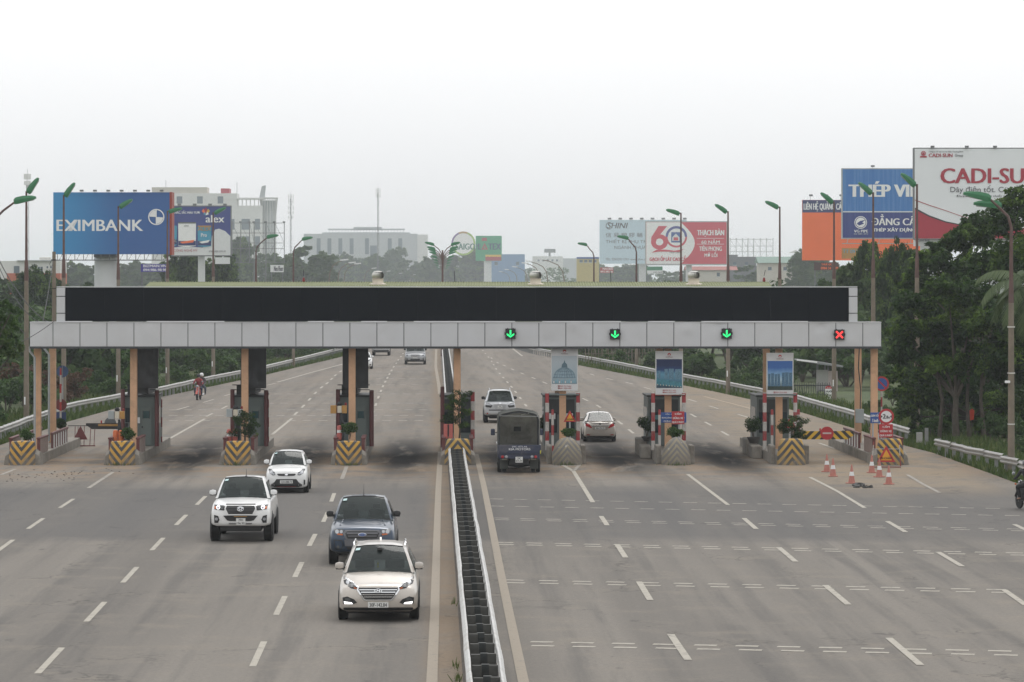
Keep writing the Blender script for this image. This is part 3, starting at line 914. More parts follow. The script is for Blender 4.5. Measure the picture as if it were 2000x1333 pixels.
def nose_mesh(kind, m):
    n = 22
    rings = []
    if kind == 'block': prof = [(0.60, 0.62, -0.02), (0.59, 0.60, 0.3), (0.56, 0.54, 0.62), (0.51, 0.47, 0.92), (0.48, 0.42, 1.0), (0.30, 0.26, 1.02)]
    elif kind == 'slab': prof = [(0.62, 0.55, -0.02), (0.60, 0.53, 0.4), (0.54, 0.46, 0.8), (0.47, 0.38, 1.06), (0.42, 0.32, 1.11), (0.25, 0.2, 1.12)]
    elif kind == 'point': prof = [(0.64, 0.60, -0.02), (0.62, 0.58, 0.3), (0.56, 0.52, 0.6), (0.46, 0.44, 0.85), (0.32, 0.34, 1.03), (0.15, 0.2, 1.15), (0.03, 0.04, 1.19)]
    else: prof = [(0.66, 0.62, -0.02), (0.65, 0.62, 0.3), (0.61, 0.58, 0.6), (0.53, 0.5, 0.85), (0.40, 0.38, 1.03), (0.22, 0.2, 1.14), (0.05, 0.05, 1.18)]
    for w, d, z in prof:
        ring = []
        for k in range(n):
            a = 2 * math.pi * k / n
            c, s_ = math.cos(a), math.sin(a)
            e = 0.62 if kind in ('block', 'slab') else 0.9
            ring.append((w * math.copysign(abs(c) ** e, c), d * math.copysign(abs(s_) ** e, s_), z))
        rings.append(ring)
    return MB().loft(rings).mesh('nose', m, smooth=True)
NOSE = [('block', M_CHEV_V)] * 4 + [('slab', M_CHEV_A), ('dome', M_CHEV_OLD), ('point', M_CHEV_OLD), ('slab', M_CHEV_A), ('slab', M_CHEV_D)]
for i in range(9):
    t = thing('toll_island', '%s concrete toll island %s' % (ORDW[i] + ('' if i in (0, 8, 4) else ' from the left,'),
              'with a %s nose' % ('yellow black chevron' if i not in (5, 6) else 'worn grey domed')), 'traffic island', ilocal(i, 0, 0), ROADROT, 'toll islands under the gantry')
    w = 0.74
    back = 12.2
    k = MB().prism_z([(-w, back), (-w, -4.0), (-w * 0.92, -4.9), (-w * 0.62, -5.35), (w * 0.62, -5.35), (w * 0.92, -4.9), (w, -4.0), (w, back)], -0.05, 0.42)
    k.build('kerb', M_CONC, t, bevel=0.035)
    kind, m = NOSE[i]
    link('nose', nose_mesh(kind, m), t, (0, -5.45, 0))
    if i in (0, 1, 2, 3, 4, 8):
        for sx_ in (-1, 1):
            MB().lohi((sx_ * 0.60 - 0.07, -1.55, -0.33), (sx_ * 0.60 + 0.07, 1.55, 0.33)).build('planter_wall', M_PICKET, t, loc=(0, -3.2, 0.74), bevel=0.012)
            MB().lohi((sx_ * 0.60 - 0.09, -1.6, 0.32), (sx_ * 0.60 + 0.09, 1.6, 0.39)).build('wall_cap', M_MAROON, t, loc=(0, -3.2, 0.74))
            MB().loft([[(sx_ * 0.45, y, -0.02), (sx_ * (0.80 if y < -3.5 else 0.745), y, -0.02), (sx_ * 0.72, y, zt * 0.8), (sx_ * 0.55, y, zt), (sx_ * 0.42, y, zt)] for y, zt in ((-5.75, 0.50), (-5.3, 0.66), (-4.6, 0.62), (-3.6, 0.44))]).build('nose_flank', M_CONC, t, bevel=0.03)
    if i in (5, 6, 7):
        for sx_ in (-1, 1):
            MB().lohi((sx_ * 0.73 - 0.10, -5.0, -0.02), (sx_ * 0.73 + 0.10, -3.4, 0.80)).build('side_buffer', M_CONC, t, bevel=0.06)
for i, yb, l in ((0, 2.0, 6.5), (8, 2.2, 6.0)):              # end islands carry low walls and rails instead of a booth
    t = [o for o in bpy.data.objects if o.name == ('toll_island' if i == 0 else 'toll_island.%03d' % i)][0]
    for k in range(int(l / 0.5)):
        for sx_ in (-0.6, 0.6):
            MB().lohi((sx_ - 0.045, 0.6 + 0.5 * k, 0.40), (sx_ + 0.045, 0.6 + 0.5 * k + 0.22, 1.02)).build('picket', M_WHITE if k % 2 else M_MAROON, t)
    for sx_ in (-0.6, 0.6):
        MB().lohi((sx_ - 0.06, 0.5, 1.02), (sx_ + 0.06, 0.6 + l, 1.12)).build('rail', M_MAROON, t)
# ---------------------------------------------------------------- booths
def booth(i, front):
    X = ilocal(i, 0, 3.0)
    t = thing('toll_booth', '%s grey green toll booth %s' % (ORDW[i] + ' from the left,' if i not in (4,) else 'middle', 'with a door facing the camera' if front == 'door' else
              'with dark front windows and red white posts'), 'toll booth', (X.x, X.y, 0.40), ROADROT, 'toll booths on the islands')
    hw, L, h = 0.735, 3.4, 2.24
    MB().lohi((-hw, 0, 0), (hw, L, h)).build('body', M_BOOTH, t, bevel=0.03)
    MB().lohi((-hw - 0.05, -0.08, h), (hw + 0.05, L + 0.1, h + 0.09)).build('roof', M_BOOTH_DARK, t, bevel=0.02)
    for sx_ in (-1, 1):
        MB().lohi((sx_ * hw - 0.012, 0.6, 0.95), (sx_ * hw + 0.012, L - 0.5, 1.75)).build('side_window', M_GLASS_DK, t)
    if front == 'door':
        d = MB().lohi((0.06, -0.045, 0.02), (0.60, -0.004, 1.82)).build('door_frame', M_BOOTH, t, bevel=0.008)
        d = MB().lohi((0.11, -0.075, 0.05), (0.55, -0.049, 1.76)).build('door', M_DOOR, t, bevel=0.008)
        MB().lohi((0.20, -0.090, 1.28), (0.46, -0.077, 1.60)).build('window', mat('door_glass', (0.03, 0.075, 0.08), 0.15), d)
        MB().lohi((0.17, -0.094, 1.25), (0.195, -0.077, 1.63)).lohi((0.465, -0.094, 1.25), (0.49, -0.077, 1.63)).build('window_frame', M_BOOTH_DARK, d)
        MB().lathe([(0.03, 0), (0.035, 0.05), (0.01, 0.06)], 8, (0.15, -0.10, 0.85)).build('handle', M_BLACK, d)
        MB().lohi((-0.22 + 0.06, -0.03, 1.05), (-0.02 + 0.06, -0.003, 1.32)).build('notice', M_WHITE, t)
        MB().lohi((-0.62, -0.03, 1.1), (-0.28, -0.004, 1.75)).build('front_window', M_GLASS_DK, t)
        MB().lohi((-0.55, 0.25, h + 0.09), (-0.1, 0.75, h + 0.55)).build('air_conditioner', mat('ac_dark', (0.05, 0.055, 0.055), 0.6), t, bevel=0.02)
        for z in (0.33, 0.55):
            MB().tube([(-hw, 0.05, h + z), (hw, 0.05, h + z)], 0.02, 6).build('roof_rail', M_BLACK, t)
    else:
        MB().lohi((-0.64, -0.03, 1.45), (0.64, -0.004, h - 0.1)).build('fascia', M_BOOTH_DARK, t)
        for sx_ in (-1, 1):
            wd = MB().lohi((sx_ * 0.40 - 0.24, -0.035, 0.62), (sx_ * 0.40 + 0.24, -0.006, 1.55)).build('front_window', M_GLASS_DK, t)
            if i == 5: MB().lohi((sx_ * 0.40 - 0.17, -0.048, 1.24), (sx_ * 0.40 + 0.17, -0.037, 1.50)).build('sticker', M_WHITE, wd)
            if i == 6: MB().lohi((sx_ * 0.40 - 0.2, -0.048, 1.22), (sx_ * 0.40 + 0.2, -0.037, 1.42)).build('sticker', mat('teal_sticker', (0.05, 0.17, 0.19), 0.5), wd)
        MB().lohi((-0.62, -0.03, 0.05), (0.62, -0.004, 0.55)).build('lower_panel', M_BOOTH, t, bevel=0.01)
    return t
for i in (1, 2, 3): booth(i, 'door')
for i in (4, 5, 6, 7): booth(i, 'glass')
# posts beside the booths
def guard_post(i, x, y, h, r, m, label, name='guard_post'):
    p = ilocal(i, x, y)
    return ptag(MB().lathe([(r, 0), (r, h - 0.03), (r * 0.85, h), (0.01, h + 0.005)], 12).build(name, m, loc=(p.x, p.y, 0.405), smooth=True), label, 'post', 'guard posts on the toll islands')
for i in (1, 2, 3):
    nm = ['', 'second', 'third', 'fourth'][i]
    guard_post(i, -0.70, 2.6, 2.6, 0.095, M_MAROON, 'maroon guard post at the left front corner of the %s booth' % ['', 'leftmost', 'second', 'third'][i])
    guard_post(i, 0.82, 2.9, 2.55, 0.10, M_MAROON, 'maroon guard post at the right front corner of the %s booth' % ['', 'leftmost', 'second', 'third'][i])
    guard_post(i, 0.70, 6.9, 2.0, 0.055, M_REDWHITE_S, 'thin red and white post behind the right side of the %s booth' % ['', 'leftmost', 'second', 'third'][i])
guard_post(4, -0.66, 1.6, 2.75, 0.09, M_MAROON, 'dark maroon post at the left front corner of the middle booth')
guard_post(4, 0.70, 1.2, 2.55, 0.09, M_REDWHITE, 'red and white post at the right front corner of the middle booth')
for i in (5, 6, 7):
    b = ['', '', '', '', '', 'sixth', 'seventh', 'eighth'][i]
    guard_post(i, -0.72, -0.8, 2.55, 0.088, M_REDWHITE, 'thick red and white post at the left front of the booth on the %s island' % b)
    guard_post(i, 0.66, -0.6, 2.55, 0.088, M_REDWHITE, 'thick red and white post at the right front of the booth on the %s island' % b)
    guard_post(i, -0.52, -2.2, 1.85, 0.06, M_REDWHITE_S, 'thin red and white post left of the nose of the %s island' % b)
    p = ilocal(i, 0, -0.7, 2.86)
    ptag(MB().tube([(-0.74, 0, 0), (0.70, 0, 0)], 0.035, 8).build('cross_bar', M_BOOTH if i != 6 else M_REDWHITE, loc=p), 'bar joining the tops of the red and white posts on the %s island' % b, 'bar')
guard_post(7, 1.02 - 0.36, -2.0, 1.85, 0.065, M_REDWHITE_S, 'thin red and white post holding the striped boom on the eighth island')
# equipment boxes and drums on the oncoming side
M_BOXW = mat('cream_box', (0.55, 0.50, 0.40), 0.5, 0, 0.1, dirt=0.3)
M_BOXY = mat('ochre_box', (0.42, 0.22, 0.05), 0.5, 0, 0.15, dirt=0.3)
M_BOXG = mat('grey_box', (0.33, 0.36, 0.36), 0.5, 0, 0.1, dirt=0.25)
for i, px, py, cols, lab in ((1, 228, 811, (M_BOXG, M_BOXW, M_BOXY), 'grey, cream and ochre'), (2, 459, 807, (M_BOXG, M_BOXW, M_BOXG), 'grey and cream'), (3, 662, 800, (M_BOXY, M_BOXW, M_BOXY), 'ochre and cream')):
    p = P(px, py, 158.6)
    t = thing('equipment_box', '%s equipment boxes on a black arm on the %s island' % (lab, ORDW[i]), 'equipment box', p)
    for k, (dx, w, hh) in enumerate(((-0.24, 0.26, 0.36), (0.03, 0.19, 0.30), (0.24, 0.22, 0.34))):
        MB().lohi((dx - w / 2, -0.12 - 0.05 * (k == 1), -hh / 2), (dx + w / 2, 0.14, hh / 2)).build('box', cols[k], t, bevel=0.015)
    MB().lathe([(0.05, 0.18), (0.05, 0.28), (0.02, 0.3)], 8, (0.3, 0, 0)).build('beacon', M_RED, t)
    MB().lathe([(0.09, 0.17), (0.12, 0.25), (0.05, 0.34)], 10, (0.02, 0, 0)).build('lamp', M_BLACK, t)
    MB().tube([(0.1, 0.05, -0.2), (0.12, 0.05, -0.55), (0.12, 0.2, 0.42 - p.z)], [0.05, 0.09, 0.11], 8).build('arm', M_BLACK, t)
M_ORANGE = mat('orange_plastic', (0.62, 0.15, 0.045), 0.5, 0, 0.15, dirt=0.2)
M_PINKRED = mat('faded_red_plastic', (0.50, 0.13, 0.11), 0.55, 0, 0.2, dirt=0.25)
for i, pxs, py, m, lab in ((1, (225.5, 236), 851, M_ORANGE, 'orange'), (2, (447.5, 459), 849, M_PINKRED, 'faded red'), (3, (663,), 842, M_PINKRED, 'faded red')):
    for k, px in enumerate(pxs):
        p = P(px, py, 155.9)
        t = thing('safety_drum', '%s safety drum, %sbeside the plant on the %s island' % (lab, ('left of the pair ' if k == 0 else 'right of the pair ') if len(pxs) > 1 else '', ORDW[i]), 'drum', (p.x, p.y, p.z - 0.28), 0, 'safety drums on the islands')
        MB().lathe([(0.085, -0.1), (0.10, 0.0), (0.115, 0.12), (0.10, 0.26), (0.115, 0.40), (0.09, 0.50), (0.03, 0.52)], 12).build('drum', m, t, smooth=True)
        MB().lathe([(0.112, 0.2), (0.108, 0.26), (0.112, 0.32)], 12).build('band', M_WHITE if i > 1 else M_ORANGE, t)
p = P(875.5, 841, 156.5)
t = thing('red_case', 'faded red plastic case on the middle island behind its striped nose', 'case', (p.x, p.y, p.z - 0.26))
for dx in (-0.105, 0.105): MB().lohi((dx - 0.095, -0.08, -0.1), (dx + 0.095, 0.08, 0.54)).build('half', M_PINKRED, t, bevel=0.03)
MB().tube([(0, -0.09, 0.0), (0, -0.09, 0.5)], 0.03, 6).build('hinge', M_BLACK, t)
# plants on the islands
def isl_plant(i, px, py_base, Z, w, h, kind, seed, label, pot=None, leafm=None):
    p = P(px, py_base, Z)
    w, h = (w * 1.3, h * 1.2) if kind == 'ball' else (w, h)
    shrub('island_plant', label, p, w, h, kind, seed, pot, 'plants on the toll islands', leafm=leafm)
isl_plant(0, 52, 866, 155.6, 0.62, 0.62, 'ball', 2, 'round green shrub behind the nose of the leftmost island', None, M_LEAF3)
isl_plant(0, 118, 848, 167, 0.55, 0.75, 'ball', 3, 'dark shrub by the blue sign at the back of the leftmost island')
isl_plant(1, 250, 866, 155.7, 0.62, 0.68, 'ball', 4, 'round green shrub behind the orange drums', None, M_LEAF3)
isl_plant(2, 478, 864, 155.8, 1.15, 1.28, 'bonsai', 5, 'spreading dark bonsai in front of the third column')
isl_plant(3, 683, 856, 155.7, 0.65, 0.70, 'ball', 6, 'round green shrub in front of the fourth column', None, M_LEAF3)
isl_plant(4, 897, 856, 156.6, 1.15, 2.05, 'bonsai', 7, 'tall dark bonsai in front of the middle column')
isl_plant(5, 1111, 856, 155.6, 0.66, 0.42, 'ball', 8, 'low leafy plant on top of the domed nose under the triangle sign', None, M_LEAF3)
isl_plant(5, 1063, 852, 164, 0.55, 0.85, 'ball', 9, 'dark shrub at the left rear of the sixth island, right of the truck')
isl_plant(6, 1318, 858, 155.5, 0.75, 0.50, 'ball', 10, 'low leafy plant behind the pointed nose under the red sign', None, M_LEAF3)
isl_plant(6, 1263, 862, 163, 0.75, 1.0, 'ball', 11, 'leafy potted shrub at the left side of the seventh island', 0.22)
isl_plant(7, 1472, 866, 161.5, 0.78, 1.05, 'ball', 12, 'leafy potted shrub at the left side of the eighth island', 0.28)
isl_plant(7, 1546, 866, 155.8, 1.1, 1.15, 'bonsai', 13, 'dark bonsai behind the triangle sign on the eighth island')
isl_plant(8, 1652, 858, 166, 0.8, 0.35, 'ball', 14, 'low dark plants along the top of the rightmost island wall')
for i in (6, 7):
    for k, y in enumerate((1.0, 4.2)):
        p = ilocal(i, -0.98, y)
        ptag(MB().lohi((-0.24, -1.2, 0), (0.24, 1.2, 0.55 if k == 0 else 0.72)).build('planter_trough', M_CONC, loc=(p.x, p.y, 0), bevel=0.05), '%s concrete trough along the left side of the %s island' % (('front', 'rear')[k], ORDW[i]), 'trough')

# ================================================================ posters on the columns
M_POSTW = mat('poster_white', (0.60, 0.60, 0.60), 0.55, 0, 0.05, 1.0, dirt=0.15, dirtcol=(0.4, 0.38, 0.35))
M_PRINT_RED = mat('print_red', (0.45, 0.05, 0.05), 0.6, 0, 0.08)
def m_grad(name, stops, axis=2, noise=0.0, ns=8.0):
    n = NT(name)
    q = n.xyz()[axis]
    if noise: q = n.math('MULTIPLY_ADD', n.math('SUBTRACT', n.noise(ns, 5, 0.6), 0.5), noise, q)
    r_ = n.t.nodes.new('ShaderNodeValToRGB')
    el = r_.color_ramp.elements
    while len(el) < len(stops): el.new(0.5)
    for e, (p, c) in zip(el, stops):
        e.position = p
        e.color = (*c, 1)
    n.t.links.new(q, r_.inputs[0])
    n.set(Base_Color=r_.outputs[0], Roughness=0.55)
    return n.m
def poster(i, x0, y0, x1, y1, label, art):
    Zp = 159.55
    s = S(Zp)
    t = thing('poster_board', label, 'poster', ((x0 + x1) / 2 / s - CX / s, Zp, H - (y1 - CY) / s), 0, 'advertising posters on the gantry columns')
    w, h = (x1 - x0) / s, (y1 - y0) / s
    MB().lohi((-w / 2, 0, 0), (w / 2, 0.10, h)).build('panel', M_POSTW, t)
    MB().lohi((-w / 2 - 0.02, 0.02, -0.02), (w / 2 + 0.02, 0.13, 0)).lohi((-w / 2 - 0.02, 0.02, h), (w / 2 + 0.02, 0.13, h + 0.02)).lohi((-w / 2 - 0.02, 0.02, 0), (-w / 2, 0.13, h)).lohi((w / 2, 0.02, 0), (w / 2 + 0.02, 0.13, h)).build('frame', M_GALV, t)
    lg = MB().lathe([(0.075, 0), (0.075, 0.008)], 18).build('logo', M_PRINT_RED, t, loc=(0, -0.002, h - 0.14), rot=(R(90), 0, 0))
    MB().prism_y([(-0.07, -0.035), (0.0, 0.02), (0.05, -0.01), (0.07, -0.035), (0.03, -0.05), (-0.03, -0.055)], -0.014, -0.009).build('logo_wave', M_POSTW, lg, rot=(R(-90), 0, 0))
    lettering(t, 'VINGLAND', -0.16, h - 0.275, 0.16, h - 0.225, -0.001, mat('print_grey', (0.25, 0.16, 0.16), 0.6), 0.02)
    lettering(t, '\u260e090 3313 666', -0.30, 0.165, 0.30, 0.225, -0.001, M_PRINT_RED, 0.02)
    lettering(t, '\u260e091 2953 688', -0.30, 0.07, 0.30, 0.13, -0.001, M_PRINT_RED, 0.02)
    z0, z1 = 0.29, h - 0.34
    art(t, w * 0.96, z0, z1)
def art_dome(t, w, z0, z1):
    hh = z1 - z0
    MB().lohi((-w / 2, -0.004, 0), (w / 2, -0.001, hh)).build('picture', m_grad('dome_sky', [(0.0, (0.20, 0.27, 0.30)), (0.25, (0.30, 0.38, 0.42)), (1.0, (0.42, 0.47, 0.50))], noise=0.25), t, loc=(0, 0, z0))
    M_DK, M_BL = mat('print_steel_blue', (0.10, 0.16, 0.20), 0.6), mat('print_pale_blue', (0.20, 0.38, 0.46), 0.6)
    dome = [(-0.46 * w, z0 + 0.20 * hh)] + [(0.44 * w * math.cos(a), z0 + 0.22 * hh + 0.38 * hh * math.sin(a)) for a in [math.pi - math.pi * k / 16 for k in range(17)]] + [(0.46 * w, z0 + 0.20 * hh)]
    d = MB().prism_y(dome, -0.010, -0.0055).build('printed_dome', mat('print_dome_grey', (0.24, 0.33, 0.38), 0.6, 0, 0.25, 6), t)
    for k in range(9):
        f = (k - 4) / 4.2
        MB().tube([(f * 0.44 * w, -0.012, z0 + 0.22 * hh), (f * 0.36 * w, -0.012, z0 + 0.42 * hh), (f * 0.10 * w, -0.012, z0 + 0.585 * hh)], 0.007, 4).build('printed_rib', M_DK, d)
    for zf, wf in ((0.24, 0.45), (0.34, 0.42), (0.46, 0.33)):
        MB().tube([(-wf * w, -0.012, z0 + zf * hh), (0, -0.012, z0 + (zf - 0.02) * hh), (wf * w, -0.012, z0 + zf * hh)], 0.006, 4).build('printed_hoop', M_DK, d)
    MB().prism_y([(-0.12 * w, z0 + 0.59 * hh), (-0.10 * w, z0 + 0.70 * hh), (-0.03 * w, z0 + 0.76 * hh), (0, z0 + 0.86 * hh), (0.03 * w, z0 + 0.76 * hh), (0.10 * w, z0 + 0.70 * hh), (0.12 * w, z0 + 0.59 * hh)], -0.011, -0.0056).build('printed_lantern', M_DK, t)
    for k in range(12):
        x = (-0.46 + 0.92 * (k + 0.5) / 12) * w
        MB().lohi((x - 0.03, -0.013, z0 + 0.03 * hh), (x + 0.022, -0.0055, z0 + (0.10 + 0.06 * ((k * 7) % 3) / 2) * hh)).build('printed_facade', M_BL if k % 3 else M_POSTW, t)
def art_night(t, w, z0, z1):
    hh = z1 - z0
    MB().lohi((-w / 2, -0.004, 0), (w / 2, -0.001, hh)).build('picture', m_grad('night_sky', [(0.0, (0.012, 0.03, 0.05)), (0.30, (0.05, 0.15, 0.22)), (0.62, (0.10, 0.27, 0.38)), (0.78, (0.012, 0.05, 0.16)), (1.0, (0.006, 0.018, 0.075))], noise=0.2), t, loc=(0, 0, z0))
    M_T, M_T2 = mat('print_tower_blue', (0.10, 0.20, 0.27), 0.6, 0, 0.5, 18), mat('print_deck_teal', (0.05, 0.19, 0.24), 0.6, 0, 0.4, 12)
    for x, ww, a, b in ((-0.40, 0.12, 0.30, 0.60), (-0.12, 0.13, 0.32, 0.66), (0.08, 0.20, 0.30, 0.67), (0.36, 0.26, 0.30, 0.65)):
        MB().lohi(((x - ww / 2) * w, -0.009, z0 + a * hh), ((x + ww / 2) * w, -0.0055, z0 + b * hh)).build('printed_tower', M_T, t)
    MB().prism_y([(-0.5 * w, z0 + 0.12 * hh), (0.5 * w, z0 + 0.02 * hh), (0.5 * w, z0 + 0.19 * hh), (-0.5 * w, z0 + 0.34 * hh)], -0.011, -0.0056).build('printed_bridge', M_T2, t)
    for k in range(9):
        x = -0.45 + 0.9 * k / 8
        MB().lohi((x * w - 0.014, -0.014, z0 + (0.10 - 0.08 * (x + 0.5)) * hh), (x * w + 0.014, -0.011, z0 + (0.145 - 0.09 * (x + 0.5)) * hh)).build('printed_light', M_BOXW, t)
def art_day(t, w, z0, z1):
    hh = z1 - z0
    MB().lohi((-w / 2, -0.004, 0), (w / 2, -0.001, hh)).build('picture', m_grad('day_sky', [(0.0, (0.05, 0.07, 0.06)), (0.18, (0.10, 0.16, 0.17)), (0.45, (0.42, 0.55, 0.62)), (0.68, (0.20, 0.38, 0.58)), (1.0, (0.035, 0.12, 0.36))], noise=0.25, ns=5), t, loc=(0, 0, z0))
    M_T = mat('print_tower_day', (0.07, 0.15, 0.23), 0.6, 0, 0.45, 16)
    for x, ww, b in ((-0.43, 0.10, 0.56), (-0.30, 0.12, 0.58), (-0.17, 0.10, 0.55), (-0.05, 0.11, 0.56), (0.13, 0.12, 0.60), (0.27, 0.14, 0.61), (0.42, 0.13, 0.60)):
        MB().lohi(((x - ww / 2) * w, -0.009, z0 + 0.10 * hh), ((x + ww / 2) * w, -0.0055, z0 + b * hh)).build('printed_tower', M_T, t)
    MB().lohi((-0.5 * w, -0.0105, z0), (0.5 * w, -0.0056, z0 + 0.13 * hh)).build('printed_trees', mat('print_tree', (0.03, 0.05, 0.04), 0.7, 0, 0.5, 14), t)
poster(5, 1077, 680.5, 1128, 763, 'white poster with a grey domed building on the column right of the truck', art_dome)
poster(6, 1281, 687, 1333, 771, 'white poster with a deep blue night skyline on the seventh column', art_night)
poster(7, 1498, 690.5, 1549, 775, 'white poster with two rows of blue towers under a blue sky', art_day)
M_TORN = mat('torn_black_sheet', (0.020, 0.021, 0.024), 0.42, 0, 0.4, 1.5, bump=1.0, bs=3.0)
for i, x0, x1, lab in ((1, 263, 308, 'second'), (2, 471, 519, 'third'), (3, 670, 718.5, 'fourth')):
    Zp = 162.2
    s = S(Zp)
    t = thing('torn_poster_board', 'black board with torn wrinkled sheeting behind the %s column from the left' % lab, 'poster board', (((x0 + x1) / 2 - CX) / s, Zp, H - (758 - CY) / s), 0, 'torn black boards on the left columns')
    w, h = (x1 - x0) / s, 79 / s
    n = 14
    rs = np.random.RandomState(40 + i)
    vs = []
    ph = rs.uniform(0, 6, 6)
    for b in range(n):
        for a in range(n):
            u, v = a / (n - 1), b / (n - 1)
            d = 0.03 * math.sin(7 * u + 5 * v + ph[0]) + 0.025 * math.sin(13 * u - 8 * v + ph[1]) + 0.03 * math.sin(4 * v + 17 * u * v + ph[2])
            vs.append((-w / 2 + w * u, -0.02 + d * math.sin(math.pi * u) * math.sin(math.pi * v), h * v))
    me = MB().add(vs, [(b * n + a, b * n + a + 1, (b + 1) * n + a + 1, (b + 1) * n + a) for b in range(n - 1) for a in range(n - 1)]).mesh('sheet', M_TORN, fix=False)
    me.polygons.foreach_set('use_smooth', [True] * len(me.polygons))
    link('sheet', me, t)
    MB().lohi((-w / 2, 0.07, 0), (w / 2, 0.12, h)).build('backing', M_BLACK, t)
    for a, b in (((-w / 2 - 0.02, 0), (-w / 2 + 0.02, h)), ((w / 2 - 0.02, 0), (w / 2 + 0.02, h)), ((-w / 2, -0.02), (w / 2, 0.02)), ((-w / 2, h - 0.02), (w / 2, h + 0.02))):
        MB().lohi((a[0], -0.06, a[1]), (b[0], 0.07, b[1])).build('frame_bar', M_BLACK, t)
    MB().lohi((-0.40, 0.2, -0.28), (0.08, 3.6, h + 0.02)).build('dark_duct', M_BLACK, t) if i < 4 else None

# ================================================================ signs, boom gates, cones
M_SIGN_RED, M_SIGN_BLUE = mat('sign_red', (0.40, 0.022, 0.028), 0.45, 0, 0.08), mat('sign_blue', (0.025, 0.085, 0.30), 0.45, 0, 0.08)
M_SIGN_YEL, M_SIGN_WHITE = mat('sign_yellow', (0.66, 0.30, 0.015), 0.45, 0, 0.08), mat('sign_white', (0.68, 0.68, 0.68), 0.45, 0, 0.05)
M_SIGN_BACK = mat('sign_back_grey', (0.20, 0.21, 0.21), 0.55, 0.2, 0.15)
M_SIGN_MAROON = mat('sign_back_maroon', (0.16, 0.035, 0.035), 0.6, 0, 0.2)
M_POLE = mat('sign_pole_grey', (0.34, 0.35, 0.35), 0.5, 0.2, 0.15)
def slow_sign(px, py, wpx, Z, label, pole_to=None):
    s = S(Z)
    p = P(px, py, Z)                                          # centre of the triangle's base line
    t = thing('slow_sign', label, 'road sign', p)
    w, h = wpx / s, wpx / s * 0.90
    MB().prism_y([(-w / 2, 0), (w / 2, 0), (0, h)], 0, 0.03).build('border', M_SIGN_RED, t, bevel=0.01)
    b = w * 0.13
    MB().prism_y([(-w / 2 + b * 1.45, b * 0.72), (w / 2 - b * 1.45, b * 0.72), (0, h - b * 1.7)], -0.006, -0.001).build('plate', M_SIGN_YEL, t)
    lettering(t, 'ĐI CHẬM', -w * 0.31, b * 1.0, w * 0.31, b * 1.0 + h * 0.19, -0.0065, M_BLACK, 0.03)
    if pole_to: MB().tube([(0, 0.05, h * 0.5), (0, 0.05, pole_to - p.z)], 0.035, 8).build('pole', M_POLE, t)
    return t
slow_sign(1113, 824.5, 25, 157.6, 'yellow triangle slow sign on the domed nose beside the truck', 1.0)
slow_sign(1543.5, 836, 24, 157.6, 'yellow triangle slow sign among the bonsai on the eighth island', 1.0)
t = slow_sign(1731, 903, 36, 151.2, 'big yellow triangle slow sign on a stand in front of the rightmost island')
for x0, x1 in ((-0.62, -0.52), (0.62, 0.56)):
    MB().tube([(x0, 0.1, -t.location.z), (x1, 0.1, 0.85)], 0.022, 6).build('stand_leg', M_REDWHITE_S, t)
MB().tube([(-0.62, 0.1, 0.06 - t.location.z), (0.62, 0.1, 0.06 - t.location.z)], 0.025, 6).build('stand_bar', M_SIGN_MAROON, t)
MB().tube([(-0.55, 0.1, 0.55), (0.56, 0.1, 0.55)], 0.015, 6).build('stand_top_bar', M_POLE, t)
def plate_sign(x0, y0, x1, y1, Z, m, lines, label, name='text_sign', pole=None, bold=0.035):
    s = S(Z)
    w, h = (x1 - x0) / s, (y1 - y0) / s
    t = thing(name, label, 'road sign', (((x0 + x1) / 2 - CX) / s, Z, H - (y1 - CY) / s))
    MB().lohi((-w / 2, 0, 0), (w / 2, 0.03, h)).build('plate', m, t, bevel=0.008)
    n = len(lines)
    for k, (tx, wf) in enumerate(lines):
        zc = h * (1 - (k + 0.5) / n)
        hh = h / n * 0.30
        lettering(t, tx, -w / 2 * wf, zc - hh, w / 2 * wf, zc + hh, -0.001, M_SIGN_WHITE, bold)
    if pole is not None: MB().tube([(pole, 0.06, h * 0.9), (pole, 0.06, -t.location.z + 0.4)], 0.04, 8).build('pole', M_POLE, t)
    return t
plate_sign(1312, 804, 1336.5, 829, 157.6, M_SIGN_RED, [('CẤM', 0.5), ('DỪNG XE', 0.8), ('QUÁ 5 PHÚT', 0.92)], 'red no stopping text sign on the seventh island', pole=0.05)
plate_sign(1289, 806, 1340.5, 826, 158.0, M_SIGN_BLUE, [('TỐC ĐỘ 30 KM', 0.6), ('KHOẢNG CÁCH 8M', 0.85), ('DỪNG XE NHÌN', 0.7)], 'blue text sign half hidden behind the red sign on the seventh island')
plate_sign(1717, 829, 1744, 855, 154.2, M_SIGN_RED, [('CẤM', 0.5), ('DỪNG XE', 0.8), ('QUÁ 5 PHÚT', 0.92)], 'red no stopping text sign under the round width sign', pole=-0.02)
plate_sign(1700, 806, 1719, 827, 157.5, M_SIGN_BLUE, [('GIẢM TỐC', 0.9), ('5 km/h', 0.6)], 'small blue text sign at the rightmost column beside the round width sign', pole=-0.1)
def disc(mb_r, y0, y1, n=28): return MB().lathe([(mb_r, y0), (mb_r, y1)], n)
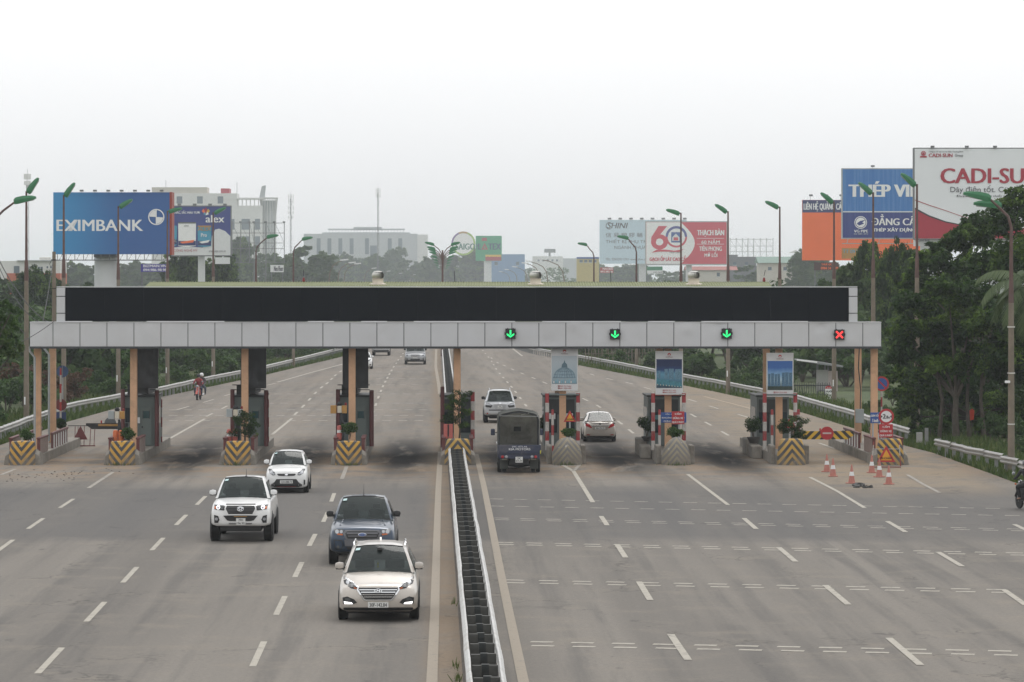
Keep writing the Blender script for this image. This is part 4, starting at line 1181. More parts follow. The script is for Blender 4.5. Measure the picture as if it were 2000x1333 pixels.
def round_sign(px, py, rpx, Z, label, face, pole=None, pole_x=0.0, polem=None):
    s = S(Z)
    r_ = rpx / s
    t = thing('round_sign', label, 'road sign', P(px, py, Z))
    if face == 'width':
        disc(r_, -0.03, 0.0).build('rim', M_SIGN_RED, t, rot=(R(90), 0, 0))
        disc(r_ * 0.72, 0.002, 0.006).build('plate', M_SIGN_WHITE, t, rot=(R(90), 0, 0))
        lettering(t, '2', -r_ * 0.42, -r_ * 0.26, -r_ * 0.10, r_ * 0.32, -0.0065, M_BLACK, 0.05)
        lettering(t, '.8', -r_ * 0.06, -r_ * 0.26, r_ * 0.22, r_ * 0.12, -0.0065, M_BLACK, 0.04)
        lettering(t, 'm', r_ * 0.26, -r_ * 0.26, r_ * 0.46, -r_ * 0.04, -0.0065, M_BLACK, 0.03)
        for sx_ in (-1, 1):
            MB().prism_y([(sx_ * r_ * 0.70, r_ * 0.2), (sx_ * r_ * 0.70, -r_ * 0.2), (sx_ * r_ * 0.48, 0)], -0.012, -0.0068).build('arrow_mark', M_BLACK, t)
    elif face == 'nostop':
        disc(r_, -0.03, 0.0).build('rim', M_SIGN_RED, t, rot=(R(90), 0, 0))
        disc(r_ * 0.76, 0.002, 0.006).build('plate', M_SIGN_BLUE, t, rot=(R(90), 0, 0))
        MB().box((0, -0.011, 0), (r_ * 1.6, 0.006, r_ * 0.2), m=Matrix.Rotation(R(45), 3, 'Y')).build('slash', M_SIGN_RED, t)
    elif face == 'noentry':
        disc(r_, -0.03, 0.0).build('plate', M_SIGN_RED, t, rot=(R(90), 0, 0))
        MB().lohi((-r_ * 0.66, -0.009, -r_ * 0.13), (r_ * 0.66, -0.002, r_ * 0.13)).build('bar', mat('worn_white_bar', (0.5, 0.42, 0.4), 0.6), t)
    else:
        disc(r_, -0.03, 0.0).build('plate', face, t, rot=(R(90), 0, 0))
        MB().lohi((-0.02, -0.03, -r_ * 0.9), (0.02, -0.005, r_ * 0.9)).build('stiffener', M_SIGN_BACK, t)
    if pole is not None: MB().tube([(pole_x, 0.06, r_ * 0.9), (pole_x, 0.06, pole - t.location.z)], 0.04, 8).build('pole', polem or M_POLE, t)
    return t
round_sign(1731, 814, 15.2, 154.2, 'round white width limit sign with red rim reading 2.8 m', 'width', 0.4, -0.12)
round_sign(1722, 750, 14.5, 168.5, 'round blue no stopping sign with red rim half behind the rightmost column', 'nostop', 0.3, 0.0, M_REDWHITE_S)
round_sign(122, 726, 11.6, 169.0, 'round blue sign seen at the left end under the gantry', mat('sign_back_blue', (0.035, 0.075, 0.17), 0.5, 0, 0.15), 0.3, 0.0)
round_sign(119, 791, 11.4, 168.4, 'round maroon sign back below the blue disc at the left end', M_SIGN_MAROON)
s = S(168.2)
t = thing('blue_plate_sign', 'small dark blue plate below the maroon disc at the left end', 'road sign', ((119 - CX) / s, 168.2, H - (829 - CY) / s))
MB().lohi((-0.24, 0, 0), (0.24, 0.03, 23.5 / s)).build('plate', mat('sign_back_navy', (0.02, 0.045, 0.14), 0.5), t)
MB().lohi((-0.03, 0.03, -t.location.z + 0.41), (0.03, 0.08, 0.9)).build('pole', M_POLE, t)
p = P(118.5, 838, 168.0)
ptag(MB().tube([(0, 0, -0.3), (0, 0, 2.85)], [0.055, 0.045], 8).build('raised_boom', m_bands('boom_red_white', (0.40, 0.03, 0.03), WHT, 0.84, grime=0.15), loc=p), 'raised red and white boom standing upright at the left end', 'boom')
# triangle sign standing in the closed left lane, seen from behind
g = G(158, 872)
t = thing('stand_sign', 'maroon triangle sign on a red frame standing in the closed left lane', 'road sign', g)
MB().prism_y([(-0.36, 0.32), (0.32, 0.32), (-0.02, 0.98)], 0, 0.03).build('plate', M_SIGN_MAROON, t)
for x in (-0.30, -0.16, 0.14, 0.42, 0.62): MB().tube([(x, 0.05, 0.0), (x + (0.05 if x > 0.3 else 0.02), 0.05, 0.95)], 0.016, 6).build('leg', M_SIGN_MAROON, t)
MB().tube([(-0.38, 0.05, 0.02), (0.68, 0.05, 0.02)], 0.03, 6).build('base_bar', M_SIGN_MAROON, t)
MB().tube([(-0.62, 0.05, 0.98), (0.3, 0.05, 0.98)], 0.02, 6).build('top_bar', M_BLACK, t)
# boom gates
def boom(x0, x1, y0, y1, Z, label, m, disc_px, disc_r, discm, lamp_px):
    s = S(Z)
    t = thing('boom_gate', label, 'boom gate', P(x0, (y0 + y1) / 2, Z))
    L, h = (x1 - x0) / s, (y1 - y0) / s
    MB().prism_y([(0, -h / 2), (L - h * 0.8, -h / 2), (L, 0 + h * 0.1), (L - h * 0.2, h / 2), (0, h / 2)] if x1 > x0 else [(0, -h / 2), (L + h, -h / 2), (L, h * 0.2), (L, h / 2), (0, h / 2)], -0.03, 0.03).build('arm', m, t)
    MB().lathe([(disc_r / s, -0.02), (disc_r / s, 0.0)], 26).build('disc', discm, t, loc=((disc_px[0] - x0) / s, -0.05 if discm is M_SIGN_RED else 0.07, ((y0 + y1) / 2 - disc_px[1]) / s), rot=(R(90), 0, 0))
    if discm is M_SIGN_RED:
        MB().lohi((-0.19, -0.004, -0.035), (0.19, 0.002, 0.035)).build('disc_bar', mat('worn_white_bar', (0.5, 0.42, 0.4), 0.6), t, loc=((disc_px[0] - x0) / s, -0.055, ((y0 + y1) / 2 - disc_px[1]) / s))
    MB().lathe([(0.035, 0), (0.035, 0.12), (0.01, 0.13)], 8, ((lamp_px - x0) / s, 0, h / 2)).build('lamp', M_SIGN_RED, t)
    return t
M_BOOM = NT('boom_yellow_black')
x, y, z = M_BOOM.xyz()
s_ = M_BOOM.math('FRACT', M_BOOM.math('ADD', M_BOOM.math('DIVIDE', M_BOOM.math('MULTIPLY_ADD', z, -1.0, M_BOOM.math('MULTIPLY', M_BOOM.math('ABSOLUTE', M_BOOM.math('SUBTRACT', x, 1.12)), -1.0)), 0.38), 20.0))
M_BOOM.set(Base_Color=M_BOOM.mix(M_BOOM.rng(s_, 0.48, 0.52, 0, 1), (0.60, 0.36, 0.03, 1), (0.03, 0.03, 0.03, 1)), Roughness=0.6)
boom(1567, 1669, 842.5, 858.5, 158.4, 'yellow and black striped boom closing the right lane with a red no entry disc', M_BOOM.m, (1615, 846.5), 13, M_SIGN_RED, 1602)
t = boom(250, 168, 827, 838.5, 163.0, 'black boom closing the left lane with a grey disc behind it', M_BLACK, (215, 827), 11.5, mat('disc_back_grey', (0.13, 0.14, 0.145), 0.6), 198)
MB().lohi((-1.35, -0.045, 0.0), (-0.3, -0.031, 0.10)).build('yellow_band', M_BOXY, t)
p = P(1565, 905, 158.6)
t = thing('boom_cabinet', 'dark cabinet holding the striped boom on the eighth island', 'cabinet', (p.x - 0.15, 158.6, 0.42))
MB().lohi((-0.13, -0.03, 0), (0.13, 0.3, 0.85)).build('body', M_BOOTH_DARK, t, bevel=0.02)
MB().lohi((-0.15, -0.05, 0.85), (0.15, 0.32, 0.9)).build('lid', M_BLACK, t)
s = S(166.0)
t = thing('electrical_box', 'grey electrical box fixed to the rear column at the right end', 'electrical box', ((1678 - CX) / s, 165.9, H - (826 - CY) / s))
MB().lohi((-0.19, -0.22, 0), (0.19, 0.0, 27 / s)).build('body', M_BOXG, t, bevel=0.015)
MB().tube([(0.03, -0.1, 27 / s), (0.05, -0.1, 27 / s + 0.9), (-0.05, -0.08, 27 / s + 1.9), (0.0, -0.05, 27 / s + 3.0)], 0.025, 6).build('cable', M_BLACK, t)
# traffic cones
M_CONE = mat('cone_faded_orange', (0.40, 0.15, 0.115), 0.6, 0, 0.15, 5, dirt=0.3)
def cone(px, py, label):
    t = thing('traffic_cone', label, 'traffic cone', G(px, py), rnd.uniform(0, 1.5), 'cones at the closed right lane')
    MB().box((0, 0, 0.02), (0.36, 0.36, 0.04)).build('base', M_CONE, t, bevel=0.012)
    MB().lathe([(0.145, 0.03), (0.13, 0.08), (0.028, 0.70), (0.02, 0.705)], 16).build('body', M_CONE, t, smooth=True)
    MB().lathe([(0.098, 0.30), (0.071, 0.46)], 16).build('band', M_SIGN_WHITE, t, smooth=True)
    MB().lathe([(0.024, 0.69), (0.018, 0.74), (0.006, 0.75)], 8).build('tip', M_CONE, t)
cone(1615, 922, 'leftmost of the six faded orange cones, beside the eighth island nose')
cone(1627, 931, 'second faded orange cone from the left, just right of the leftmost one')
cone(1663.5, 944.6, 'lone faded orange cone in the middle of the six, by the broken asphalt')
cone(1702.6, 924, 'faded orange cone nearest the rightmost island, left of the triangle sign')
cone(1717.5, 932.4, 'faded orange cone directly in front of the big triangle sign')
cone(1736, 946.5, 'rightmost and nearest of the six faded orange cones')
rs = np.random.RandomState(5)
g = G(1682, 951)
mb = MB()
for k in range(26):
    a, b, c = rs.uniform(-0.28, 0.28), rs.uniform(-1.0, 1.0), rs.uniform(0.03, 0.12)
    mb.box((a, b, c * 0.3), (c * 1.2, c * 2.0, c), m=Matrix.Rotation(rs.uniform(0, 3), 3, 'Z') @ Matrix.Rotation(rs.uniform(-0.4, 0.4), 3, 'X'))
o = ptag(mb.build('rubble', mat('broken_asphalt', (0.07, 0.068, 0.066), 0.9, 0, 0.4, 5), loc=g), 'small dark heap of broken asphalt among the cones', kind='stuff')
mb = MB()
for px, py, n in ((62, 930, 30), (155, 925, 24), (120, 937, 14), (225, 920, 10)):
    g = G(px, py)
    for k in range(n):
        a, b, c = rs.normal() * 0.6, rs.normal() * 1.8, rs.uniform(0.01, 0.035)
        mb.box((g.x + a, g.y + b, c * 0.3), (c * 1.5, c * 2, c), rz=rs.uniform(0, 3))
ptag(mb.build('scattered_debris', mat('dark_debris', (0.06, 0.05, 0.042), 0.9, 0, 0.4, 5)), 'dark crumbs and litter on the road before the left islands', kind='stuff')
# ================================================================ vehicles
def paint(name, col, metal=0.0, rough=0.32, dust=0.18):
    return mat(name, col, rough, metal, 0.03, 1.0, dirt=dust, dirtcol=(0.26, 0.22, 0.17), ds=1.3, coat=0.7)
def m_glass():
    n = NT('car_glass')
    tr = n.t.nodes.new('ShaderNodeBsdfTransparent')
    tr.inputs[0].default_value = (0.42, 0.47, 0.465, 1)
    n.set(Base_Color=(0.045, 0.056, 0.055, 1), Roughness=0.04)
    n.b.inputs['Specular IOR Level'].default_value = 0.45
    ms = n.t.nodes.new('ShaderNodeMixShader')
    ms.inputs[0].default_value = 0.5
    n.t.links.new(tr.outputs[0], ms.inputs[1])
    n.t.links.new(n.b.outputs[0], ms.inputs[2])
    n.t.links.new(ms.outputs[0], n.t.nodes['Material Output'].inputs[0])
    return n.m
M_CGLASS = m_glass()
M_TRIM = mat('black_trim', (0.016, 0.016, 0.017), 0.45, 0, 0.15, dirt=0.15, dirtcol=(0.08, 0.07, 0.06))
M_CHROME = mat('chrome', (0.72, 0.73, 0.74), 0.18, 1.0, 0.05)
M_LENS = mat('lamp_lens', (0.10, 0.105, 0.11), 0.08, 0.3, 0.2, 9)
M_REFLECT = mat('lamp_reflector', (0.42, 0.43, 0.45), 0.2, 0.5, 0.25, 14)
M_LAMPON = mat('daytime_lamp_lit', (1.0, 1.0, 0.98), 0.3, 0, 0, emit=1.6)
M_AMBER = mat('amber_lens', (0.50, 0.12, 0.03), 0.2, 0, 0.1)
M_TAIL = mat('tail_lens_red', (0.36, 0.018, 0.022), 0.12, 0, 0.1)
M_SEAT = mat('seat_fabric', (0.09, 0.085, 0.08), 0.8, 0, 0.2)
M_RIM = mat('alloy_rim', (0.36, 0.36, 0.37), 0.35, 0.8, 0.1)
M_PLATE = mat('plate_white', (0.66, 0.66, 0.64), 0.45, 0, 0.06, dirt=0.15)
M_INK = mat('plate_ink', (0.012, 0.012, 0.014), 0.5)
class Car:
    def __init__(self, name, label, cat, sp, paint_m):
        self.t = thing(name, label, cat)
        self.sp, self.pm = sp, paint_m
        W, L = sp['W'] / 2, sp['L']
        zb, zh, zc, hl = sp.get('zb', 0.24), sp['hood_z'], sp['cowl_z'], sp['hood']
        br = sp.get('belt_r', zc)
        nb = sp.get('nose', 0.0)                                # how blunt the nose is
        st = [(0.00, 0.72 + nb, zb + 0.10, zh - 0.22), (0.03, 0.84 + nb * 0.6, zb + 0.04, zh - 0.12), (0.10, 0.925 + nb * 0.3, zb, zh - 0.045), (0.24, 0.97, zb - 0.01, zh - 0.01), (0.42, 0.992, zb - 0.02, zh + 0.02),
              (hl * 0.6, 1.0, zb - 0.02, zh + (zc - zh) * 0.6), (hl, 1.0, zb - 0.02, zc), (hl + 0.35, 1.0, zb - 0.02, zc + 0.01)]
        st += sp.get('rear', [(L - 0.9, 1.0, zb - 0.02, br), (L - 0.35, 0.99, zb, br), (L - 0.12, 0.96, zb + 0.03, br - 0.02), (L - 0.03, 0.91, zb + 0.07, br - 0.08), (L, 0.82, zb + 0.14, br - 0.17)])
        rings = []
        for y, wf, b, tp in st:
            hw, h = W * wf, tp - b
            cr = sp.get('crown', 0.035)
            half = [(0, b), (hw - 0.16, b), (hw - 0.05, b + 0.04), (hw - 0.008, b + 0.14 * h), (hw, b + 0.42 * h), (hw - 0.012, b + 0.68 * h), (hw - 0.045, b + 0.86 * h), (hw - 0.10, tp - 0.045), (hw - 0.19, tp - 0.006), (hw * 0.5, tp + cr * 0.6), (0, tp + cr)]
            ring = [(x, y, z) for x, z in half] + [(-x, y, z) for x, z in half[-2:0:-1]]
            rings.append(ring)
        m = MB().loft(rings)
        self.body = m.build('body', paint_m, self.t, smooth=True)
        me = self.body.data
        self.bvh = BVHTree.FromPolygons([v.co.copy() for v in me.vertices], [tuple(p.vertices) for p in me.polygons])
        MB().lohi((-W * 0.80, 0.30, zb - 0.07), (W * 0.80, L - 0.25, zb + 0.05)).build('under_tray', M_TRIM, self.t, bevel=0.03)
        self.green()
        self.wheels()
    def green(self):
        sp = self.sp
        W = sp['W'] / 2
        zc, zr, hl = sp['cowl_z'] - 0.02, sp['H'], sp['hood']
        rf, rr, db = sp['roof0'], sp['roof1'], sp['deck']
        br = sp.get('belt_r', sp['cowl_z']) - 0.02
        wb, wr = W - 0.055, sp['roof_w']
        def ring(y, z0, zr_, k=0.0, wr_=None):
            w2 = wr_ or wr
            half = [(wb + 0.01, z0), (wb - 0.005, z0 + 0.05), (w2 + (wb - w2) * 0.28, z0 + (zr_ - z0) * 0.74), (w2 + 0.035, zr_ - 0.10), (w2 - 0.04, zr_ - 0.028), (w2 * 0.5, zr_ + 0.005), (0, zr_ + 0.015)]
            return [(x, y, z) for x, z in half] + [(-x, y, z) for x, z in half[-2::-1]]
        c0 = [(wb + 0.0, hl + 0.40, zc), (wb - 0.01, hl + 0.38, zc + 0.01), (wb - 0.02, hl + 0.32, zc + 0.015), (wb - 0.05, hl + 0.20, zc + 0.02), (wb - 0.11, hl + 0.12, zc + 0.02), (wb * 0.5, hl + 0.03, zc + 0.02), (0, hl, zc + 0.02)]
        c0 = c0 + [(-x, y, z) for x, y, z in c0[-2::-1]]
        top = ring(rf, zc, zr)
        mids = []
        for f in (0.33, 0.67):                                   # bulge the windscreen a little
            mids.append([(a[0] * (1 - f) + b[0] * f, a[1] * (1 - f) + b[1] * f - 0.05 * math.sin(math.pi * f) * (1 if 3 <= k <= 9 else 0), a[2] * (1 - f) + b[2] * f + 0.03 * math.sin(math.pi * f) * (1 if 3 <= k <= 9 else 0)) for k, (a, b) in enumerate(zip(c0, top))])
        n_mid = sp.get('pillars', [0.5])
        R_ = [c0] + mids + [top]
        kinds = ['ws', 'ws', 'ws']
        ys = [rf]
        for f in n_mid:
            y = rf + (rr - rf) * f
            R_.append(ring(y - 0.04, br, zr + 0.01))
            kinds.append('side')
            R_.append(ring(y + 0.04, br, zr + 0.01))
            kinds.append('pillar')
        R_.append(ring(rr, br, zr - 0.015))
        kinds.append('side')
        zd = sp.get('deck_z', br)
        e0 = [(wb + 0.0, db - 0.25, br), (wb - 0.01, db - 0.22, br + 0.01), (wb - 0.03, db - 0.15, zd + 0.01), (wb - 0.06, db - 0.09, zd + 0.015), (wb - 0.12, db - 0.05, zd + 0.02), (wb * 0.5, db - 0.01, zd + 0.02), (0, db, zd + 0.02)]
        e0 = e0 + [(-x, y, z) for x, y, z in e0[-2::-1]]
        R_.append(e0)
        kinds.append('rear')
        shell, parts = MB(), {'windscreen': MB(), 'rear_window': MB()}
        shell.v = [p for r_ in R_ for p in r_]
        n = len(c0)
        for i, kd in enumerate(kinds):
            for k in range(n - 1):
                q = (i * n + k, i * n + k + 1, (i + 1) * n + k + 1, (i + 1) * n + k)
                inner = 4 <= k <= n - 6
                side = k in (1, n - 3)
                if kd == 'ws' and inner: parts['windscreen'].add([shell.v[j] for j in q], [(0, 1, 2, 3)])
                elif kd == 'rear' and inner: parts['rear_window'].add([shell.v[j] for j in q], [(0, 1, 2, 3)])
                elif kd in ('side', 'ws') and side: parts.setdefault(('side_window', k, 0 if kd == 'ws' else i), MB()).add([shell.v[j] for j in q], [(0, 1, 2, 3)])
                else: shell.f.append(q)
        me = shell.mesh('cabin', self.pm, smooth=True, fix=False)
        bm = bmesh.new()
        bm.from_mesh(me)
        bmesh.ops.delete(bm, geom=[v for v in bm.verts if not v.link_faces], context='VERTS')
        bm.to_mesh(me)
        bm.free()
        link('cabin', me, self.t)
        for nm, p in parts.items():
            if not isinstance(nm, str): nm = nm[0]
            me = p.mesh(nm, M_CGLASS, fix=False)
            me.polygons.foreach_set('use_smooth', [True] * len(me.polygons))
            bm = bmesh.new()
            bm.from_mesh(me)
            bmesh.ops.remove_doubles(bm, verts=bm.verts, dist=1e-4)
            bm.to_mesh(me)
            bm.free()
            link(nm, me, self.t)
        # seals, dashboard, seats and wipers
        MB().tube([c0[4], c0[5], c0[6], c0[7], c0[8]], 0.022, 6).build('windscreen_seal', M_TRIM, self.t)
        MB().tube([top[4], top[5], top[6], top[7], top[8]], 0.014, 6).build('windscreen_top_seal', M_TRIM, self.t)
        for s_ in (0.28, -0.28):
            MB().tube([(s_ + 0.16, hl + 0.03, zc + 0.045), (s_ - 0.2, hl + 0.07, zc + 0.06)], 0.012, 5).build('wiper', M_TRIM, self.t)
        MB().lohi((-wb + 0.12, hl + 0.18, zc - 0.05), (wb - 0.12, hl + 0.55, zc + 0.06)).build('dashboard', M_TRIM, self.t, bevel=0.03)
        for s_ in (-1, 1):
            se = MB().lohi((s_ * 0.36 - 0.23, rf + 0.35, zc - 0.1), (s_ * 0.36 + 0.23, rf + 0.50, zc + 0.26)).build('seat', M_SEAT, self.t, bevel=0.05)
            MB().lohi((s_ * 0.36 - 0.11, rf + 0.36, zc + 0.27), (s_ * 0.36 + 0.11, rf + 0.46, zc + 0.42)).build('headrest', M_SEAT, se, bevel=0.03)
        if sp.get('driver', True):                             # registration sticker in the upper corner of the windscreen
            def on_glass(u, f):
                q0, q1 = Vector(c0[8]).lerp(Vector(c0[7]), u), Vector(top[8]).lerp(Vector(top[7]), u)
                return q0.lerp(q1, f) + Vector((0, -0.075 * math.sin(math.pi * f) - 0.012, 0.05 * math.sin(math.pi * f) + 0.006))
            k4 = [on_glass(u, f) for u, f in ((0.12, 0.80), (0.50, 0.80), (0.50, 0.91), (0.12, 0.91))]
            MB().loft([k4, [p_ + Vector((0, 0.004, -0.002)) for p_ in k4]]).build('sticker', mat('sticker_pale', (0.45, 0.62, 0.62), 0.5), self.t)
        # mirrors
        mm = sp.get('mirror', self.pm)
        mz, my = sp.get('mirror_z', zc + 0.10), hl + 0.42
        for s_ in (-1, 1):
            x = s_ * (W - 0.085)
            a = MB().loft([[(x + s_ * dx, my + dy, mz + dz) for dx, dz in ((0.0, -0.06), (0.10, -0.075), (0.19, -0.055), (0.205, 0.0), (0.19, 0.06), (0.10, 0.085), (0.0, 0.065))] for dy in (0.0, 0.09)])
            mr = a.build('mirror', mm, self.t, bevel=0.018, smooth=True)
            MB().lohi((x + s_ * 0.0, my + 0.02, mz - 0.09), (x + s_ * 0.18, my + 0.08, mz - 0.062)).lohi((x - s_ * 0.12, my + 0.03, mz - 0.08), (x + s_ * 0.02, my + 0.09, mz - 0.02)).build('mirror_foot', M_TRIM, mr)
    def wheels(self):
        sp = self.sp
        r_, w, W = sp.get('wr', 0.35), sp.get('ww', 0.23), sp['W'] / 2
        inset = sp.get('inset', 0.02)
        prof = [(r_ * 0.62, -w / 2), (r_ * 0.92, -w / 2), (r_, -w / 2 + 0.03), (r_, w / 2 - 0.03), (r_ * 0.92, w / 2), (r_ * 0.62, w / 2)]
        me_t = MB().lathe(prof, 28).mesh('tyre', M_RUBBER, smooth=True)
        rm = MB().lathe([(r_ * 0.64, -w * 0.42), (r_ * 0.60, w * 0.36), (r_ * 0.18, w * 0.36)], 20)
        for k in range(6):
            a = 2 * math.pi * k / 6
            rm.box((r_ * 0.36 * math.cos(a), r_ * 0.36 * math.sin(a), w * 0.38), (r_ * 0.5, 0.06, 0.03), rz=a)
        me_r = rm.mesh('rim', M_RIM)
        me_a = MB().lathe([(r_ * 1.16, -0.02), (r_ * 1.16, 0.0), (r_ * 1.12, 0.004)], 28).mesh('arch', M_TRIM)
        for y in sp['axles']:
            for s_ in (-1, 1):
                x = s_ * (W - w / 2 + inset)
                o = link('wheel', me_t, self.t, (x, y, r_), (0, s_ * R(90), 0))
                link('rim', me_r, o)
                a = link('wheel_arch', me_a, self.t, (s_ * (W + 0.002), y, r_ + 0.01), (0, s_ * R(90), 0))
    def hit(self, x, z, rear):
        L = self.sp['L']
        o, d = (Vector((x, -3, z)), Vector((0, 1, 0))) if not rear else (Vector((x, L + 3, z)), Vector((0, -1, 0)))
        h = self.bvh.ray_cast(o, d)
        if h[0] is None:
            h = self.bvh.find_nearest(Vector((x, 0 if not rear else L, z)))
        return h[0].y
    def stick(self, name, poly, m, proud=0.008, rear=False, mirror=False, parent=None, deep=0.06, maxe=0.05):
        """a moulded piece whose outline is given in the front (or rear) view and which follows the body surface"""
        out = None
        for s_ in ((1, -1) if mirror else (1,)):
            bm = bmesh.new()
            vs = [bm.verts.new((x * s_, 0, z)) for x, z in poly]
            f = bm.faces.new(vs)
            bmesh.ops.triangulate(bm, faces=[f])
            for _ in range(5):
                es = [e for e in bm.edges if e.calc_length() > maxe]
                if not es: break
                bmesh.ops.subdivide_edges(bm, edges=es, cuts=1)
                bmesh.ops.triangulate(bm, faces=bm.faces)
            bmesh.ops.triangulate(bm, faces=bm.faces)
            dr = 1 if rear else -1
            for v in bm.verts: v.co.y = self.hit(v.co.x, v.co.z, rear) + dr * (proud + 0.006)
            bmesh.ops.recalc_face_normals(bm, faces=bm.faces)
            nrm = sum((f_.normal.y for f_ in bm.faces))
            if nrm * dr < 0: bmesh.ops.reverse_faces(bm, faces=bm.faces)
            be = [e for e in bm.edges if len(e.link_faces) == 1]
            r_ = bmesh.ops.extrude_edge_only(bm, edges=be)
            for v in [g for g in r_['geom'] if isinstance(g, bmesh.types.BMVert)]: v.co.y -= dr * (proud + deep)
            me = bpy.data.meshes.new(name)
            bm.to_mesh(me)
            bm.free()
            me.materials.append(m)
            out = link(name, me, parent or self.t)
        return out
    def disc(self, name, x, z, r_, m, proud=0.02, rear=False, mirror=True, n=14, parent=None):
        return self.stick(name, [(x + r_ * math.cos(2 * math.pi * k / n), z + r_ * math.sin(2 * math.pi * k / n)) for k in range(n)], m, proud, rear, mirror, parent)
    def plate(self, x0, z0, x1, z1, lines, rear=False, proud=0.03):
        y = self.hit((x0 + x1) / 2, (z0 + z1) / 2, rear)
        dr = 1 if rear else -1
        pl = MB().lohi((-(x1 - x0) / 2, -0.012, -(z1 - z0) / 2), ((x1 - x0) / 2, 0.03, (z1 - z0) / 2)).build('number_plate', M_PLATE, self.t, loc=((x0 + x1) / 2, y + dr * proud, (z0 + z1) / 2), rot=(0, 0, R(180) if rear else 0))
        w, h, n = x1 - x0, z1 - z0, len(lines)
        for k, tx in enumerate(lines):
            zc = h / 2 - h * (k + 0.5) / n
            lettering(pl, tx, -w * (0.42 if len(tx) > 3 else 0.24), zc - h / n * 0.34, w * (0.42 if len(tx) > 3 else 0.24), zc + h / n * 0.34, -0.0125, M_INK, 0.02, depth=0.003)
    def go(self, px, py, contact, away=False, yaw=0.0):
        a = ROADROT + (math.pi if away else 0) + yaw
        self.t.rotation_euler = (0, 0, a)
        g = G(px, py)
        self.t.location = g - Matrix.Rotation(a, 3, 'Z') @ Vector((0, contact, 0))
        return self.t
def ellipse(cx, cz, a, b, n=18): return [(cx + a * math.cos(2 * math.pi * k / n), cz + b * math.sin(2 * math.pi * k / n)) for k in range(n)]
def sym(right): return right + [(-x, z) for x, z in right[::-1]]

# ---- champagne crossover, nearest
c = Car('crossover_car', 'champagne crossover with lit daytime lamps nearest the camera beside the median', 'car',
        dict(W=1.85, L=4.48, H=1.65, hood=1.02, hood_z=0.86, cowl_z=1.06, roof0=1.78, roof1=3.7, deck=4.42, belt_r=1.10, roof_w=0.60, zb=0.25, axles=(0.88, 3.55), wr=0.355, mirror_z=1.20, pillars=[0.42, 0.8]), paint('champagne_paint', (0.52, 0.475, 0.425), 0.25))
c.stick('grille', sym([(0.45, 0.80), (0.475, 0.755), (0.325, 0.535), (0.28, 0.52)]), M_TRIM, 0.012)
c.stick('grille_frame', [(-0.30, 0.50), (0.30, 0.50), (0.35, 0.525), (0.50, 0.755), (0.475, 0.815), (0.455, 0.79), (0.46, 0.755), (0.315, 0.545), (0.28, 0.532), (-0.28, 0.532), (-0.315, 0.545), (-0.46, 0.755), (-0.455, 0.79), (-0.475, 0.815), (-0.50, 0.755), (-0.35, 0.525)], M_CHROME, 0.022)
for z, w in ((0.755, 0.44), (0.70, 0.40), (0.645, 0.365), (0.59, 0.33)):
    c.stick('grille_bar', [(-w, z - 0.010), (w, z - 0.010), (w, z + 0.012), (-w, z + 0.012)], M_CHROME, 0.03)
c.stick('emblem', ellipse(0, 0.735, 0.088, 0.048), M_CHROME, 0.045)
c.stick('emblem_field', ellipse(0, 0.735, 0.070, 0.035), M_TRIM, 0.048)
e = c.stick('emblem_letter', [(-0.045, 0.708), (-0.028, 0.708), (-0.018, 0.730), (0.012, 0.736), (0.020, 0.708), (0.037, 0.708), (0.050, 0.762), (0.033, 0.762), (0.024, 0.748), (-0.006, 0.742), (-0.014, 0.762), (-0.030, 0.762)], M_CHROME, 0.053)
c.stick('headlight', [(-0.84, 0.99), (-0.80, 0.87), (-0.62, 0.785), (-0.47, 0.755), (-0.455, 0.80), (-0.62, 0.905), (-0.78, 1.0)], M_TRIM, 0.006, mirror=True)
c.stick('headlight_brow', [(-0.83, 1.0), (-0.79, 1.01), (-0.62, 0.92), (-0.45, 0.815), (-0.455, 0.79), (-0.62, 0.893), (-0.80, 0.975)], M_CHROME, 0.014, mirror=True)
c.disc('headlight_lens', -0.72, 0.90, 0.042, M_REFLECT, 0.016)
c.disc('headlight_lens', -0.615, 0.845, 0.034, M_LENS, 0.016)
c.stick('indicator', [(-0.56, 0.785), (-0.48, 0.772), (-0.50, 0.79), (-0.57, 0.81)], M_AMBER, 0.016, mirror=True)
c.stick('fog_recess', [(-0.83, 0.57), (-0.72, 0.60), (-0.56, 0.535), (-0.49, 0.46), (-0.60, 0.41), (-0.82, 0.43)], M_TRIM, 0.006, mirror=True)
c.stick('daytime_lamp', [(-0.80, 0.485), (-0.62, 0.465), (-0.585, 0.425), (-0.78, 0.425)], M_LAMPON, 0.018, mirror=True)
c.stick('fog_lamp', [(-0.77, 0.565), (-0.66, 0.56), (-0.64, 0.50), (-0.78, 0.505)], M_LENS, 0.018, mirror=True)
c.stick('lower_bumper', sym([(0.50, 0.345), (0.62, 0.315), (0.80, 0.34), (0.82, 0.27), (0.4, 0.265)]), M_TRIM, 0.014)
c.plate(-0.237, 0.345, 0.237, 0.468, ['30F-142.84'])
for s_ in (-1, 1):
    MB().tube([(s_ * 0.60, 1.95, 1.63), (s_ * 0.61, 2.1, 1.70), (s_ * 0.60, 3.3, 1.69), (s_ * 0.58, 3.6, 1.62)], 0.022, 6).build('roof_rail', M_CHROME, c.t)
MB().prism_x([(3.35, 1.64), (3.62, 1.64), (3.55, 1.725)], -0.02, 0.02).build('antenna_fin', c.pm, c.t)
MB().lohi((-0.05, 1.5, 1.56), (0.07, 1.6, 1.62)).build('rear_view_mirror', M_TRIM, c.t)
MB().lathe([(0.0, 0), (0.03, 0.04), (0.012, 0.08), (0.03, 0.11), (0.0, 0.17)], 8, (-0.03, 1.35, 1.14)).build('hanging_charm', mat('yellow_charm', (0.7, 0.6, 0.05), 0.5), c.t)
c.go(740, 1209, 0.88)

